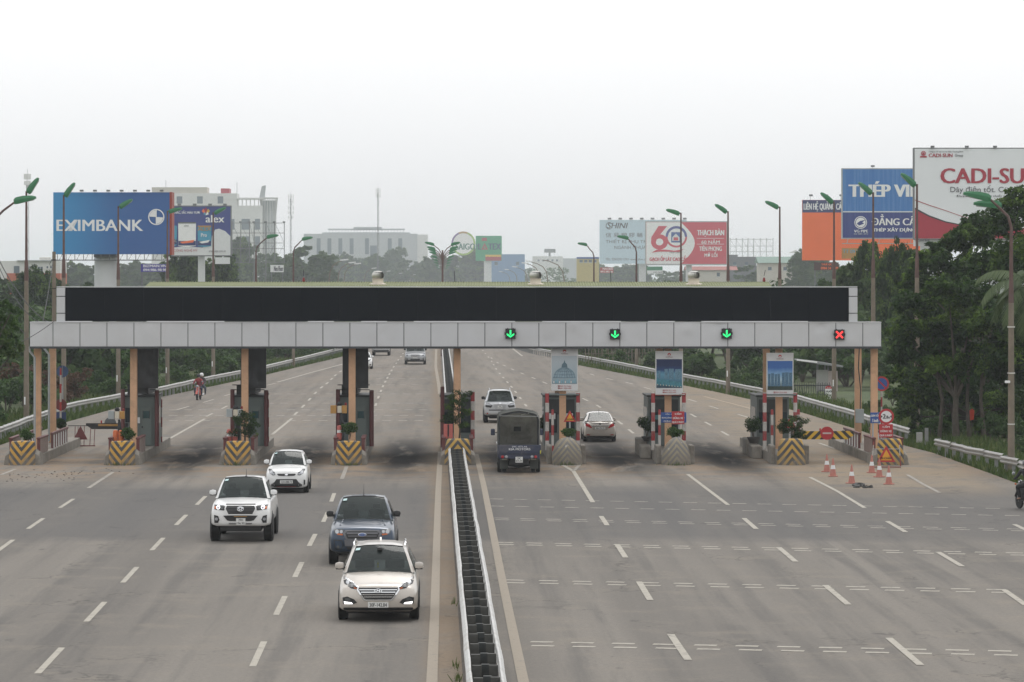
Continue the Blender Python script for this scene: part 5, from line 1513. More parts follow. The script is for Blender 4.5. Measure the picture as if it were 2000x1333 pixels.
# ---- dark blue pickup
c = Car('pickup_truck', 'dark blue pickup truck with black mirrors right behind the champagne crossover', 'pickup truck',
        dict(W=1.86, L=5.3, H=1.82, hood=1.12, hood_z=1.07, cowl_z=1.20, roof0=1.85, roof1=3.15, deck=3.45, belt_r=1.20, deck_z=1.20, roof_w=0.62, zb=0.38, axles=(0.93, 4.15), wr=0.385, ww=0.26, mirror=M_TRIM, mirror_z=1.36, nose=0.04, pillars=[0.5]), paint('dark_blue_paint', (0.024, 0.044, 0.078), 0.45, 0.3, 0.12))
c.stick('grille_frame', sym([(0.46, 1.0), (0.54, 0.91), (0.45, 0.735)]), mat('gunmetal_trim', (0.14, 0.14, 0.15), 0.4, 0.5), 0.012)
c.stick('grille', sym([(0.41, 0.965), (0.475, 0.905), (0.40, 0.765)]), M_TRIM, 0.018)
for z, w in ((0.915, 0.43), (0.835, 0.40)):
    c.stick('grille_bar', [(-w, z - 0.022), (w, z - 0.022), (w, z + 0.022), (-w, z + 0.022)], MATS['gunmetal_trim'], 0.032)
c.stick('emblem_rim', ellipse(0, 0.875, 0.115, 0.05), M_CHROME, 0.045)
c.stick('emblem', ellipse(0, 0.875, 0.103, 0.041), M_SIGN_BLUE, 0.049)
yy = c.hit(0, 0.875, False) - 0.052
lettering(c.t, 'Ford', -0.07, 0.852, 0.07, 0.90, yy, M_CHROME, 0.02, 0.2, 0.004)
c.stick('headlight', [(-0.79, 1.03), (-0.78, 0.91), (-0.66, 0.845), (-0.55, 0.845), (-0.49, 0.99), (-0.56, 1.02)], M_LENS, 0.008, mirror=True)
c.disc('headlight_lens', -0.70, 0.955, 0.055, M_REFLECT, 0.018)
c.disc('headlight_lens', -0.585, 0.955, 0.045, M_REFLECT, 0.018)
c.stick('indicator', [(-0.70, 0.875), (-0.55, 0.855), (-0.54, 0.895), (-0.68, 0.91)], M_AMBER, 0.018, mirror=True)
c.stick('bumper_insert', sym([(0.50, 0.73), (0.48, 0.555)]), MATS['gunmetal_trim'], 0.02)
c.stick('lower_intake', sym([(0.44, 0.54), (0.40, 0.46)]), M_TRIM, 0.012)
c.stick('fog_recess', [(-0.80, 0.74), (-0.56, 0.72), (-0.52, 0.56), (-0.60, 0.45), (-0.76, 0.47)], M_TRIM, 0.004, mirror=True)
c.stick('fog_surround', [(-0.775, 0.71), (-0.575, 0.695), (-0.54, 0.57), (-0.61, 0.47), (-0.74, 0.49)], c.pm, 0.010, mirror=True)
c.disc('fog_lamp', -0.67, 0.53, 0.045, M_LENS, 0.018)
c.plate(-0.135, 0.535, 0.135, 0.705, ['29C', '658.53'])
MB().tube([(0, 1.95, 1.83), (0.0, 2.15, 2.16)], [0.012, 0.004], 5).build('antenna', M_TRIM, c.t)
MB().lathe([(0.03, 0), (0.025, 0.03)], 8, (0.0, 1.95, 1.82)).build('antenna_foot', M_TRIM, c.t)
for s_ in (-0.62, 0.62): MB().tube([(s_, 0.45, 1.09), (s_ * 0.9, 1.0, 1.205)], 0.03, 6).build('hood_crease', c.pm, c.t, smooth=True)
MB().lohi((-0.72, 3.6, 1.20), (0.72, 5.15, 1.215)).build('bed_cover', M_TRIM, c.t)
c.go(709, 1101, 0.93)

# ---- white pickup
c = Car('pickup_truck', 'white lifted pickup truck with ringed headlights left of the blue pickup', 'pickup truck',
        dict(W=1.84, L=5.3, H=1.88, hood=1.12, hood_z=1.14, cowl_z=1.27, roof0=1.85, roof1=3.2, deck=3.5, belt_r=1.27, deck_z=1.27, roof_w=0.61, zb=0.50, axles=(0.95, 4.05), wr=0.42, ww=0.29, inset=0.035, mirror_z=1.43, nose=0.03, pillars=[0.5]), paint('white_paint_car', (0.76, 0.76, 0.75), 0.0, 0.3, 0.10))
M_PEARL = c.pm
c.stick('grille', sym([(0.41, 1.115), (0.445, 1.03), (0.36, 0.865)]), M_TRIM, 0.018)
c.stick('grille_frame', [(-0.38, 0.835), (0.38, 0.835), (0.485, 1.03), (0.45, 1.135), (0.425, 1.11), (0.45, 1.03), (0.362, 0.865), (-0.362, 0.865), (-0.45, 1.03), (-0.425, 1.11), (-0.45, 1.135), (-0.485, 1.03)], c.pm, 0.035)
c.stick('grille_top_bar', [(-0.45, 1.135), (0.45, 1.135), (0.44, 1.165), (-0.44, 1.165)], M_TRIM, 0.01)
for z, w in ((1.07, 0.40), (0.985, 0.41), (0.915, 0.38)):
    c.stick('grille_bar', [(-w, z - 0.012), (w, z - 0.012), (w, z + 0.012), (-w, z + 0.012)], mat('dark_grey_trim', (0.04, 0.04, 0.042), 0.4), 0.026)
for a, b in ((0.095, 0.068), (0.042, 0.064), (0.070, 0.028)):
    ring_ = [(a * math.cos(2 * math.pi * k / 20), 1.02 + (0.015 if b < 0.05 else 0) + b * math.sin(2 * math.pi * k / 20)) for k in range(20)]
    MB().tube([(x, c.hit(x, z, False) - 0.055, z) for x, z in ring_ + ring_[:1]], 0.011, 5, False).build('emblem_ring', M_CHROME, c.t)
c.stick('headlight', [(-0.82, 1.15), (-0.80, 1.01), (-0.50, 0.975), (-0.46, 1.06), (-0.475, 1.13)], M_TRIM, 0.008, mirror=True)
c.disc('angel_ring', -0.675, 1.065, 0.058, M_LAMPON, 0.016)
c.disc('headlight_lens', -0.675, 1.065, 0.042, mat('projector_blue', (0.05, 0.04, 0.14), 0.1), 0.022)
c.disc('headlight_lens', -0.56, 1.045, 0.035, M_LENS, 0.018)
c.stick('indicator', [(-0.80, 1.09), (-0.74, 1.09), (-0.74, 1.02), (-0.79, 1.02)], M_AMBER, 0.018, mirror=True)
c.stick('headlight_brow', [(-0.82, 1.155), (-0.475, 1.14), (-0.475, 1.12), (-0.81, 1.13)], M_CHROME, 0.016, mirror=True)
c.stick('lower_intake', sym([(0.52, 0.82), (0.40, 0.675), (0.30, 0.655)]), M_TRIM, 0.012)
c.stick('amber_strip', [(-0.2, 0.785), (0.2, 0.785), (0.2, 0.80), (-0.2, 0.80)], M_BOXY, 0.02)
c.stick('fog_recess', [(-0.80, 0.84), (-0.68, 0.81), (-0.63, 0.70), (-0.68, 0.60), (-0.79, 0.60)], M_TRIM, 0.008, mirror=True)
c.disc('fog_lamp', -0.725, 0.715, 0.048, M_REFLECT, 0.024)
c.stick('skid_plate', sym([(0.36, 0.60), (0.33, 0.555)]), M_RIM, 0.018)
c.plate(-0.13, 0.54, 0.15, 0.74, ['29H', '196.90'])
MB().lohi((-0.62, 0.25, 0.33), (0.62, 4.6, 0.52)).build('chassis', M_TRIM, c.t, bevel=0.03)
for s_ in (-1, 1): MB().tube([(s_ * 0.2, 0.75, 0.40), (s_ * 0.62, 0.95, 0.44)], 0.05, 6).build('suspension_arm', M_TRIM, c.t)
MB().tube([(0.07, 1.95, 1.89), (0.07, 2.0, 2.12)], [0.012, 0.005], 5).build('antenna', M_TRIM, c.t)
MB().lathe([(0.035, 0), (0.03, 0.04)], 8, (0.07, 1.95, 1.88)).build('antenna_foot', M_TRIM, c.t)
MB().lohi((-0.72, 3.6, 1.27), (0.72, 5.15, 1.285)).build('bed_cover', M_TRIM, c.t)
c.go(473, 1056, 0.95)
HILUX = c

# ---- small white hatchback
c = Car('hatchback_car', 'small white hatchback with a wide black lower grille leaving the booths', 'car',
        dict(W=1.57, L=3.6, H=1.49, hood=0.80, hood_z=0.86, cowl_z=1.01, roof0=1.52, roof1=2.95, deck=3.5, belt_r=1.05, roof_w=0.54, zb=0.21, axles=(0.72, 3.08), wr=0.29, ww=0.19, mirror_z=1.12, pillars=[0.45, 0.82]), M_PEARL)
c.stick('headlight', [(-0.70, 0.90), (-0.63, 0.75), (-0.50, 0.67), (-0.41, 0.685), (-0.43, 0.78), (-0.58, 0.89)], M_LENS, 0.008, mirror=True)
c.disc('headlight_lens', -0.56, 0.78, 0.062, M_REFLECT, 0.018)
c.disc('headlight_lens', -0.475, 0.725, 0.035, M_REFLECT, 0.018)
c.stick('upper_grille', sym([(0.33, 0.735), (0.345, 0.70), (0.29, 0.66), (0.1, 0.65)]), M_TRIM, 0.012)
c.stick('emblem', ellipse(0, 0.70, 0.06, 0.03), M_CHROME, 0.02)
c.stick('lower_grille', sym([(0.37, 0.535), (0.45, 0.42), (0.58, 0.335), (0.57, 0.265), (0.45, 0.235)]), M_TRIM, 0.012)
c.stick('red_strip', [(-0.36, 0.243), (0.36, 0.243), (0.36, 0.256), (-0.36, 0.256)], M_SIGN_RED, 0.018)
c.disc('fog_rim', -0.50, 0.315, 0.055, M_RIM, 0.018)
c.disc('fog_lamp', -0.50, 0.315, 0.040, M_TRIM, 0.022)
c.stick('side_vent', [(-0.70, 0.50), (-0.645, 0.515), (-0.64, 0.31), (-0.70, 0.33)], M_TRIM, 0.008, mirror=True)
c.plate(-0.235, 0.375, 0.235, 0.49, ['22A-088.73'])
c.go(561, 962, 0.72)

# ---- silver seven-seat car from behind
c = Car('family_car', 'silver seven-seat car with dark rear window, just past the booths ahead of the truck', 'car',
        dict(W=1.78, L=4.7, H=1.80, hood=1.15, hood_z=1.05, cowl_z=1.16, roof0=1.9, roof1=4.25, deck=4.62, belt_r=1.20, deck_z=1.19, roof_w=0.62, zb=0.40, axles=(0.95, 3.70), wr=0.38, ww=0.25, mirror=M_TRIM, mirror_z=1.32, pillars=[0.35, 0.7], driver=False), paint('silver_paint', (0.50, 0.51, 0.52), 0.5))
c.stick('tail_light', [(-0.82, 1.10), (-0.82, 0.90), (-0.50, 0.86), (-0.42, 0.98), (-0.60, 1.11)], M_TRIM, 0.008, True, True)
c.stick('tail_light_strip', [(-0.80, 1.08), (-0.80, 1.02), (-0.48, 0.97), (-0.50, 1.03), (-0.62, 1.09)], M_REFLECT, 0.014, True, True)
c.stick('plate_garnish', sym([(0.36, 1.04), (0.28, 0.80)]), mat('silver_garnish', (0.42, 0.43, 0.44), 0.35, 0.6), 0.012, True)
c.stick('garnish_bar', sym([(0.38, 1.075), (0.37, 1.045)]), M_CHROME, 0.025, True)
c.plate(-0.13, 0.81, 0.13, 0.97, ['29A', '518.07'], True, 0.03)
c.stick('bumper', sym([(0.66, 0.76), (0.86, 0.72), (0.84, 0.42), (0.5, 0.40)]), c.pm, 0.05, True)
c.stick('bumper_step', sym([(0.63, 0.755), (0.61, 0.70)]), M_TRIM, 0.055, True)
c.disc('reflector', -0.70, 0.55, 0.04, M_TAIL, 0.056, True)
c.stick('lower_bumper', sym([(0.55, 0.42), (0.5, 0.36)]), M_TRIM, 0.03, True)
c.stick('emblem', ellipse(0, 1.11, 0.06, 0.04), M_CHROME, 0.02, True)
MB().lohi((-0.58, 4.18, 1.79), (0.58, 4.48, 1.825)).build('spoiler', c.pm, c.t, bevel=0.02)
for s_ in (-1, 1): MB().tube([(s_ * 0.58, 2.1, 1.80), (s_ * 0.58, 2.3, 1.88), (s_ * 0.57, 3.9, 1.88), (s_ * 0.56, 4.1, 1.80)], 0.022, 6).build('roof_rail', M_RIM, c.t)
MB().lohi((-0.6, 0.5, 0.24), (0.6, 4.3, 0.42)).build('underbody', M_TRIM, c.t)
c.go(976, 825.5, 3.70, True)

# ---- champagne sedan from behind
c = Car('sedan_car', 'champagne sedan with red tail lights passing right of the domed island nose', 'car',
        dict(W=1.58, L=4.3, H=1.42, hood=1.05, hood_z=0.80, cowl_z=0.95, roof0=1.65, roof1=2.9, deck=3.72, belt_r=0.98, deck_z=1.0, roof_w=0.53, zb=0.23, axles=(0.85, 3.4), wr=0.30, ww=0.20, mirror_z=1.03, pillars=[0.45], driver=False), MATS['champagne_paint'])
c.stick('tail_light', [(-0.74, 0.93), (-0.72, 0.80), (-0.42, 0.68), (-0.40, 0.72), (-0.52, 0.88), (-0.66, 0.955)], M_TAIL, 0.012, True, True)
c.stick('trunk_lip', sym([(0.46, 0.955), (0.46, 0.93)]), M_TRIM, 0.02, True)
c.stick('chrome_bar', sym([(0.42, 0.83), (0.42, 0.795)]), M_CHROME, 0.024, True)
c.stick('plate_recess', sym([(0.40, 0.785), (0.36, 0.60)]), mat('champagne_recess', (0.36, 0.32, 0.28), 0.4, 0.3), 0.006, True)
c.plate(-0.25, 0.63, 0.25, 0.745, ['30A-731.72'], True, 0.02)
c.stick('reflector', [(-0.66, 0.385), (-0.50, 0.375), (-0.50, 0.335), (-0.66, 0.345)], M_TAIL, 0.016, True, True)
c.stick('lower_bumper', sym([(0.62, 0.30), (0.68, 0.24), (0.3, 0.20)]), M_TRIM, 0.016, True)
c.stick('emblem', ellipse(0, 0.885, 0.05, 0.03), M_CHROME, 0.02, True)
MB().lohi((-0.55, 4.02, 1.0), (0.55, 4.16, 1.03)).build('spoiler', c.pm, c.t, bevel=0.01)
MB().tube([(0, 2.75, 1.42), (0, 2.95, 1.6)], [0.012, 0.005], 5).build('antenna', M_TRIM, c.t)
c.go(1170.5, 862.5, 3.4, True)

# ---- grey passenger van far off
c = Car('passenger_van', 'grey passenger van coming down the road beyond the gantry left of the median', 'van',
        dict(W=1.98, L=5.7, H=2.35, hood=0.72, hood_z=1.02, cowl_z=1.25, roof0=1.55, roof1=5.2, deck=5.65, belt_r=1.30, roof_w=0.80, zb=0.34, axles=(0.80, 4.5), wr=0.36, ww=0.24, mirror=M_TRIM, mirror_z=1.42, nose=0.03, pillars=[0.25, 0.5, 0.75]), paint('grey_paint', (0.34, 0.35, 0.36), 0.5))
c.stick('headlight', [(-0.93, 1.10), (-0.90, 0.78), (-0.66, 0.77), (-0.63, 0.86), (-0.78, 1.08)], M_REFLECT, 0.012, mirror=True)
c.stick('headlight_lens', [(-0.84, 0.92), (-0.83, 0.82), (-0.70, 0.81), (-0.70, 0.92)], M_LENS, 0.018, mirror=True)
c.stick('grille', sym([(0.42, 0.99), (0.42, 0.80)]), M_TRIM, 0.012)
c.stick('grille_bar', sym([(0.42, 0.935), (0.42, 0.895)]), M_CHROME, 0.022)
c.stick('grille_lip', sym([(0.45, 0.785), (0.43, 0.73)]), M_CHROME, 0.022)
c.stick('lower_intake', sym([(0.44, 0.56), (0.46, 0.42)]), M_TRIM, 0.012)
c.stick('lower_bumper', sym([(0.9, 0.44), (0.86, 0.33)]), mat('dark_grey_trim', (0.04, 0.04, 0.042), 0.4), 0.014)
c.disc('fog_lamp', -0.76, 0.53, 0.06, M_TRIM, 0.014)
c.plate(-0.22, 0.58, 0.22, 0.69, ['29B-306.15'])
c.go(811, 712.3, 0.8)

# ---- silver pickup farthest off and white car half hidden
c = Car('pickup_truck', 'silver grey pickup truck farthest off under the gantry left of the van', 'pickup truck', dict(HILUX.sp, zb=0.42), MATS['silver_paint'])
c.stick('grille', sym([(0.40, 1.10), (0.47, 1.0), (0.36, 0.80)]), M_TRIM, 0.018)
c.stick('headlight', [(-0.82, 1.15), (-0.80, 1.01), (-0.50, 0.975), (-0.46, 1.06), (-0.475, 1.13)], M_REFLECT, 0.008, mirror=True)
c.stick('bumper_bar', sym([(0.78, 0.74), (0.76, 0.68)]), M_CHROME, 0.03)
c.stick('lower_bumper', sym([(0.82, 0.62), (0.80, 0.42)]), MATS['dark_grey_trim'], 0.02)
c.plate(-0.23, 0.69, 0.23, 0.79, ['29C-104.26'], proud=0.05)
c.go(744.5, 695, 0.95)
c = Car('hatchback_car', 'white car half hidden behind the torn black board beyond the gantry', 'car',
        dict(W=1.66, L=3.9, H=1.50, hood=0.9, hood_z=0.86, cowl_z=1.01, roof0=1.6, roof1=3.0, deck=3.75, belt_r=1.05, roof_w=0.55, zb=0.22, axles=(0.78, 3.2), wr=0.31, ww=0.2, mirror_z=1.12, pillars=[0.45, 0.82]), M_PEARL)
c.stick('headlight', [(-0.74, 0.92), (-0.70, 0.78), (-0.52, 0.70), (-0.45, 0.74), (-0.58, 0.90)], M_LENS, 0.008, mirror=True)
c.stick('grille', sym([(0.36, 0.72), (0.30, 0.60)]), M_TRIM, 0.012)
c.stick('lower_grille', sym([(0.40, 0.45), (0.45, 0.28)]), M_TRIM, 0.012)
c.stick('fog_recess', [(-0.74, 0.46), (-0.60, 0.44), (-0.60, 0.34), (-0.72, 0.35)], M_TRIM, 0.01, mirror=True)
c.go(709, 721, 0.78)

# ---- covered light truck from behind
t = thing('covered_truck', 'dark blue light truck with open canvas cover passing the booth lane', 'truck')
M_TBLUE = paint('truck_blue', (0.010, 0.019, 0.055), 0.0, 0.4, 0.3)
M_CANVAS = mat('canvas_dark', (0.060, 0.066, 0.062), 0.85, 0, 0.3, 2.0, dirt=0.3, dirtcol=(0.12, 0.115, 0.10), bump=0.4, bs=7)
def translucent(m, k, col):
    t_ = m.node_tree
    b = t_.nodes['Principled BSDF']
    tr = t_.nodes.new('ShaderNodeBsdfTranslucent')
    tr.inputs[0].default_value = (*col, 1)
    ms = t_.nodes.new('ShaderNodeMixShader')
    ms.inputs[0].default_value = k
    t_.links.new(b.outputs[0], ms.inputs[1])
    t_.links.new(tr.outputs[0], ms.inputs[2])
    t_.links.new(ms.outputs[0], t_.nodes['Material Output'].inputs[0])
translucent(M_CANVAS, 0.4, (0.5, 0.5, 0.46))
M_CANVAS_IN = mat('canvas_dusty', (0.30, 0.29, 0.26), 0.9, 0, 0.35, 1.6, dirt=0.6, dirtcol=(0.045, 0.045, 0.042), ds=1.0, bump=0.3, bs=6)
BL = 3.1                                                       # bed length; local rear at y=0, front towards +y
prof = [(-0.86, 0.80), (-0.86, 2.22), (-0.82, 2.38), (-0.68, 2.46), (-0.3, 2.54), (0, 2.58), (0.3, 2.54), (0.68, 2.46), (0.82, 2.38), (0.86, 2.22), (0.86, 0.80)]
rings, rin = [], []
for y in (0.0, 0.5, 1.0, 1.55, 2.1, 2.6, BL):
    sag = 0.0 if y in (0.0, 1.0, 2.1, BL) else 0.025
    rings.append([(x * (1 - sag * 0.5), y, z - (sag if z > 2.3 else 0)) for x, z in prof])
m = MB().loft(rings, close=False, cap=False)
m.build('canopy', M_CANVAS, t, fix=False)
MB().prism_y([(x * 0.955, 0.80 + (z - 0.80) * 0.965) for x, z in prof], BL - 0.10, BL - 0.06).build('front_curtain', M_CANVAS_IN, t)
MB().lohi((-0.16, BL - 0.13, 1.60), (0.14, BL - 0.102, 1.80)).build('cab_window', M_BLACK, t)
arch = [(-0.74, 1.12), (-0.74, 1.95), (-0.66, 2.12), (-0.48, 2.20), (0.48, 2.20), (0.62, 2.12), (0.70, 1.95), (0.70, 1.12)]
MB().prism_y(arch, BL - 0.125, BL - 0.105).build('inner_sheet', M_CANVAS_IN, t)
for y in (0.05, 1.0, 2.1):
    MB().tube([(x * 0.945, y, 0.8 + (z - 0.8) * 0.955) for x, z in prof], 0.022, 6).build('hoop', M_STEEL_DARK, t)
MB().tube([(-0.80, 0.04, 2.36), (0.82, 0.04, 2.33)], 0.015, 5).build('rear_tie', M_POLE, t)
for x0, x1 in ((-0.5, -0.1), (0.08, 0.42)): MB().tube([(x0, 0.06, 2.40), (x1, 0.3, 2.47)], 0.012, 5).build('roof_strut', M_GALV, t)
MB().lohi((-0.85, 0.0, 0.74), (0.85, BL, 0.80)).build('bed_floor', M_TBLUE, t)
MB().lohi((-0.86, -0.05, 0.80), (0.86, -0.005, 1.17)).build('tailgate', M_TBLUE, t, bevel=0.012)
MB().lohi((-0.84, -0.065, 0.83), (0.84, -0.052, 0.86)).build('tailgate_rib', M_TBLUE, t)
for s_ in (-1, 1):
    MB().lohi((s_ * 0.88 - 0.02, 0.0, 0.78), (s_ * 0.88 + 0.015, BL, 1.16)).build('side_board', M_TBLUE, t)
lettering(t, '29C-875.44', -0.30, 1.055, 0.32, 1.13, -0.051, mat('faded_white_ink', (0.55, 0.56, 0.6), 0.6), 0.03)
lettering(t, 'KIA MOTORS', -0.42, 0.945, 0.46, 1.035, -0.051, M_SIGN_WHITE, 0.04)
MB().lohi((-0.84, 0.0, 0.60), (0.84, 0.08, 0.74)).build('rear_beam', M_TBLUE, t)
MB().lohi((-0.40, 0.15, 0.34), (0.40, 4.6, 0.72)).build('chassis', M_BLACK, t)
MB().lathe([(0.05, -0.9), (0.07, -0.6), (0.17, -0.12), (0.19, 0), (0.17, 0.12), (0.07, 0.6), (0.05, 0.9)], 14).build('axle', M_BLACK, t, loc=(0, 0.85, 0.36), rot=(0, R(90), 0))
for s_ in (-1, 1):
    for x, m_, nm in ((0.68, M_TAIL, 'tail_light'), (0.53, M_REFLECT, 'reversing_light')):
        MB().lathe([(0.062, 0), (0.062, 0.04), (0.045, 0.055)], 14).build(nm, m_, t, loc=(s_ * x, 0.0, 0.675), rot=(R(90), 0, 0))
    MB().lohi((s_ * 0.62 - 0.17, 0.28, 0.17), (s_ * 0.62 + 0.17, 0.31, 0.58)).build('mud_flap', M_CANVAS, t)
    MB().lohi((s_ * 0.60 - 0.11, 0.2, 0.54), (s_ * 0.60 + 0.11, 0.25, 0.575)).build('reflector_strip', M_BOXW, t)
    for x in (0.60, 0.80):
        o = MB().lathe([(0.2, -0.08), (0.29, -0.085), (0.315, -0.06), (0.315, 0.06), (0.29, 0.085), (0.2, 0.08)], 24).build('wheel', M_RUBBER, t, smooth=True, loc=(s_ * x, 0.85, 0.315), rot=(0, R(90), 0))
        MB().lathe([(0.2, -0.06), (0.08, -0.05), (0.08, 0.05), (0.2, 0.06)], 16).build('rim', M_RIM, o)
    o = MB().lathe([(0.2, -0.09), (0.29, -0.095), (0.325, -0.06), (0.325, 0.06), (0.29, 0.095), (0.2, 0.09)], 24).build('wheel', M_RUBBER, t, smooth=True, loc=(s_ * 0.72, 3.95, 0.325), rot=(0, R(90), 0))
    MB().lohi((s_ * 1.02 - 0.09, 4.15, 1.38), (s_ * 1.02 + 0.09, 4.22, 1.66)).build('mirror', M_TBLUE, t, bevel=0.04)
    MB().tube([(s_ * 0.85, 4.3, 1.5), (s_ * 0.98, 4.2, 1.5)], 0.02, 6).build('mirror_arm', M_BLACK, t)
MB().loft([[(-0.84, y, z0), (0.84, y, z0), (0.84, y, zt * 0.6 + z0 * 0.4), (0.76, y, zt), (-0.76, y, zt), (-0.84, y, zt * 0.6 + z0 * 0.4)] for y, z0, zt in ((BL + 0.08, 0.45, 1.93), (BL + 0.9, 0.45, 1.96), (BL + 1.35, 0.45, 1.75), (BL + 1.6, 0.45, 1.1), (BL + 1.65, 0.45, 0.9))]).build('cab', M_TBLUE, t, bevel=0.03)
pl = MB().lohi((-0.15, -0.012, 0), (0.15, 0.0, 0.235)).build('number_plate', M_PLATE, t, loc=(0, -0.03, 0.44))
lettering(pl, '29C', -0.07, 0.13, 0.07, 0.21, -0.0125, M_INK, 0.02, depth=0.003)
lettering(pl, '875.44', -0.125, 0.03, 0.125, 0.11, -0.0125, M_INK, 0.02, depth=0.003)
MB().tube([(0.86, 0.0, 0.80), (0.88, -0.02, 0.93)], 0.03, 6).build('side_marker', mat('marker_yellow', (0.7, 0.65, 0.05), 0.5), t)
g = G(1013, 922.5)
t.rotation_euler = (0, 0, ROADROT)
t.location = g - Matrix.Rotation(ROADROT, 3, 'Z') @ Vector((0, 0.85, 0))

# ================================================================ people on motorbikes
def m_zones(name, zones):
    """clothing zones by height on one body mesh: (z from, colour)"""
    n = NT(name)
    z = n.xyz()[2]
    c = (*zones[0][1], 1)
    for z0, col in zones[1:]: c = n.mix(n.rng(z, z0 - 0.01, z0 + 0.01, 0, 1), c, (*col, 1))
    k = n.rng(n.noise(8, 5, 0.6), 0.2, 0.8, 0.75, 1.25)
    n.set(Base_Color=n.mix(1.0, c, n.comb(k, k, k), 'MULTIPLY'), Roughness=0.8)
    return n.m
def person(parent, label, joints, chains, m, loc, rz, helmet):
    """skin-modifier figure; joints: name -> ((x,y,z), r)"""
    names = list(joints)
    me = bpy.data.meshes.new('person')
    ed = []
    for ch in chains: ed += [(names.index(a), names.index(b)) for a, b in zip(ch, ch[1:])]
    me.from_pydata([joints[k][0] for k in names], ed, [])
    me.materials.append(m)
    o = bpy.data.objects.new('person', me)
    COL.objects.link(o)
    bm = bmesh.new()
    bm.from_mesh(me)
    sk = bm.verts.layers.skin.verify()
    for v, k in zip(bm.verts, names):
        v[sk].radius = joints[k][1] if isinstance(joints[k][1], tuple) else (joints[k][1], joints[k][1])
        v[sk].use_root = (k == 'pelvis')
    bm.to_mesh(me)
    bm.free()
    md = o.modifiers.new('skin', 'SKIN')
    md.use_smooth_shade = True
    sb = o.modifiers.new('sub', 'SUBSURF')
    sb.levels = sb.render_levels = 2
    o.location = loc
    o.rotation_euler = (0, 0, rz)
    ptag(o, label, 'person')
    hx = joints['head'][0]
    h = MB().lathe([(0.125, -0.05), (0.138, 0.0), (0.135, 0.06), (0.11, 0.12), (0.06, 0.155), (0.0, 0.165)], 16).build('helmet', helmet, o, smooth=True, loc=(hx[0], hx[1] + 0.01, hx[2] + 0.01))
    MB().loft([[(0.09 * math.cos(a), -0.13 - 0.05 * k + 0.02 * abs(math.cos(a)), 0.0 + 0.02 * math.sin(a * 2) - 0.01 * k) for a in (0.3, 0.9, 1.57, 2.2, 2.8)] for k in (0, 1)], close=False, cap=False).build('visor', M_TRIM, h)
    return o
def rider_joints(lean=0.0, passenger=False):
    y = 0.45 if passenger else 0.0
    j = {'pelvis': ((0, 0.12 + y, 0.86), 0.15), 'belly': ((0, 0.10 + y, 1.02), 0.145), 'chest': ((0, 0.04 + y - lean, 1.24), (0.17, 0.13)), 'neck': ((0, 0.02 + y - lean, 1.42), 0.062), 'head': ((0, 0.0 + y - lean, 1.56), 0.098)}
    for s_, n in ((1, 'r'), (-1, 'l')):
        j['sh' + n] = ((s_ * 0.19, 0.03 + y - lean, 1.36), 0.075)
        j['el' + n] = ((s_ * 0.31, -0.12 + y * 0.9, 1.14), 0.055)
        j['wr' + n] = ((s_ * (0.30 if not passenger else 0.17), -0.36 + (y * 0.9 if passenger else 0), 1.05), 0.038)
        j['hand' + n] = ((s_ * (0.30 if not passenger else 0.12), -0.43 + (y * 0.9 if passenger else 0), 1.06), 0.042)
        j['hip' + n] = ((s_ * 0.10, 0.10 + y, 0.84), 0.115)
        j['kn' + n] = ((s_ * (0.24 if not passenger else 0.30), -0.28 + y, 0.80 if not passenger else 0.72), 0.085)
        j['an' + n] = ((s_ * (0.21 if not passenger else 0.27), -0.12 + y, 0.38), 0.05)
        j['toe' + n] = ((s_ * (0.24 if not passenger else 0.29), -0.32 + y, 0.32), 0.045)
    ch = [('pelvis', 'belly', 'chest', 'neck', 'head')]
    for n in 'rl': ch += [('chest', 'sh' + n, 'el' + n, 'wr' + n, 'hand' + n), ('pelvis', 'hip' + n, 'kn' + n, 'an' + n, 'toe' + n)]
    return j, ch
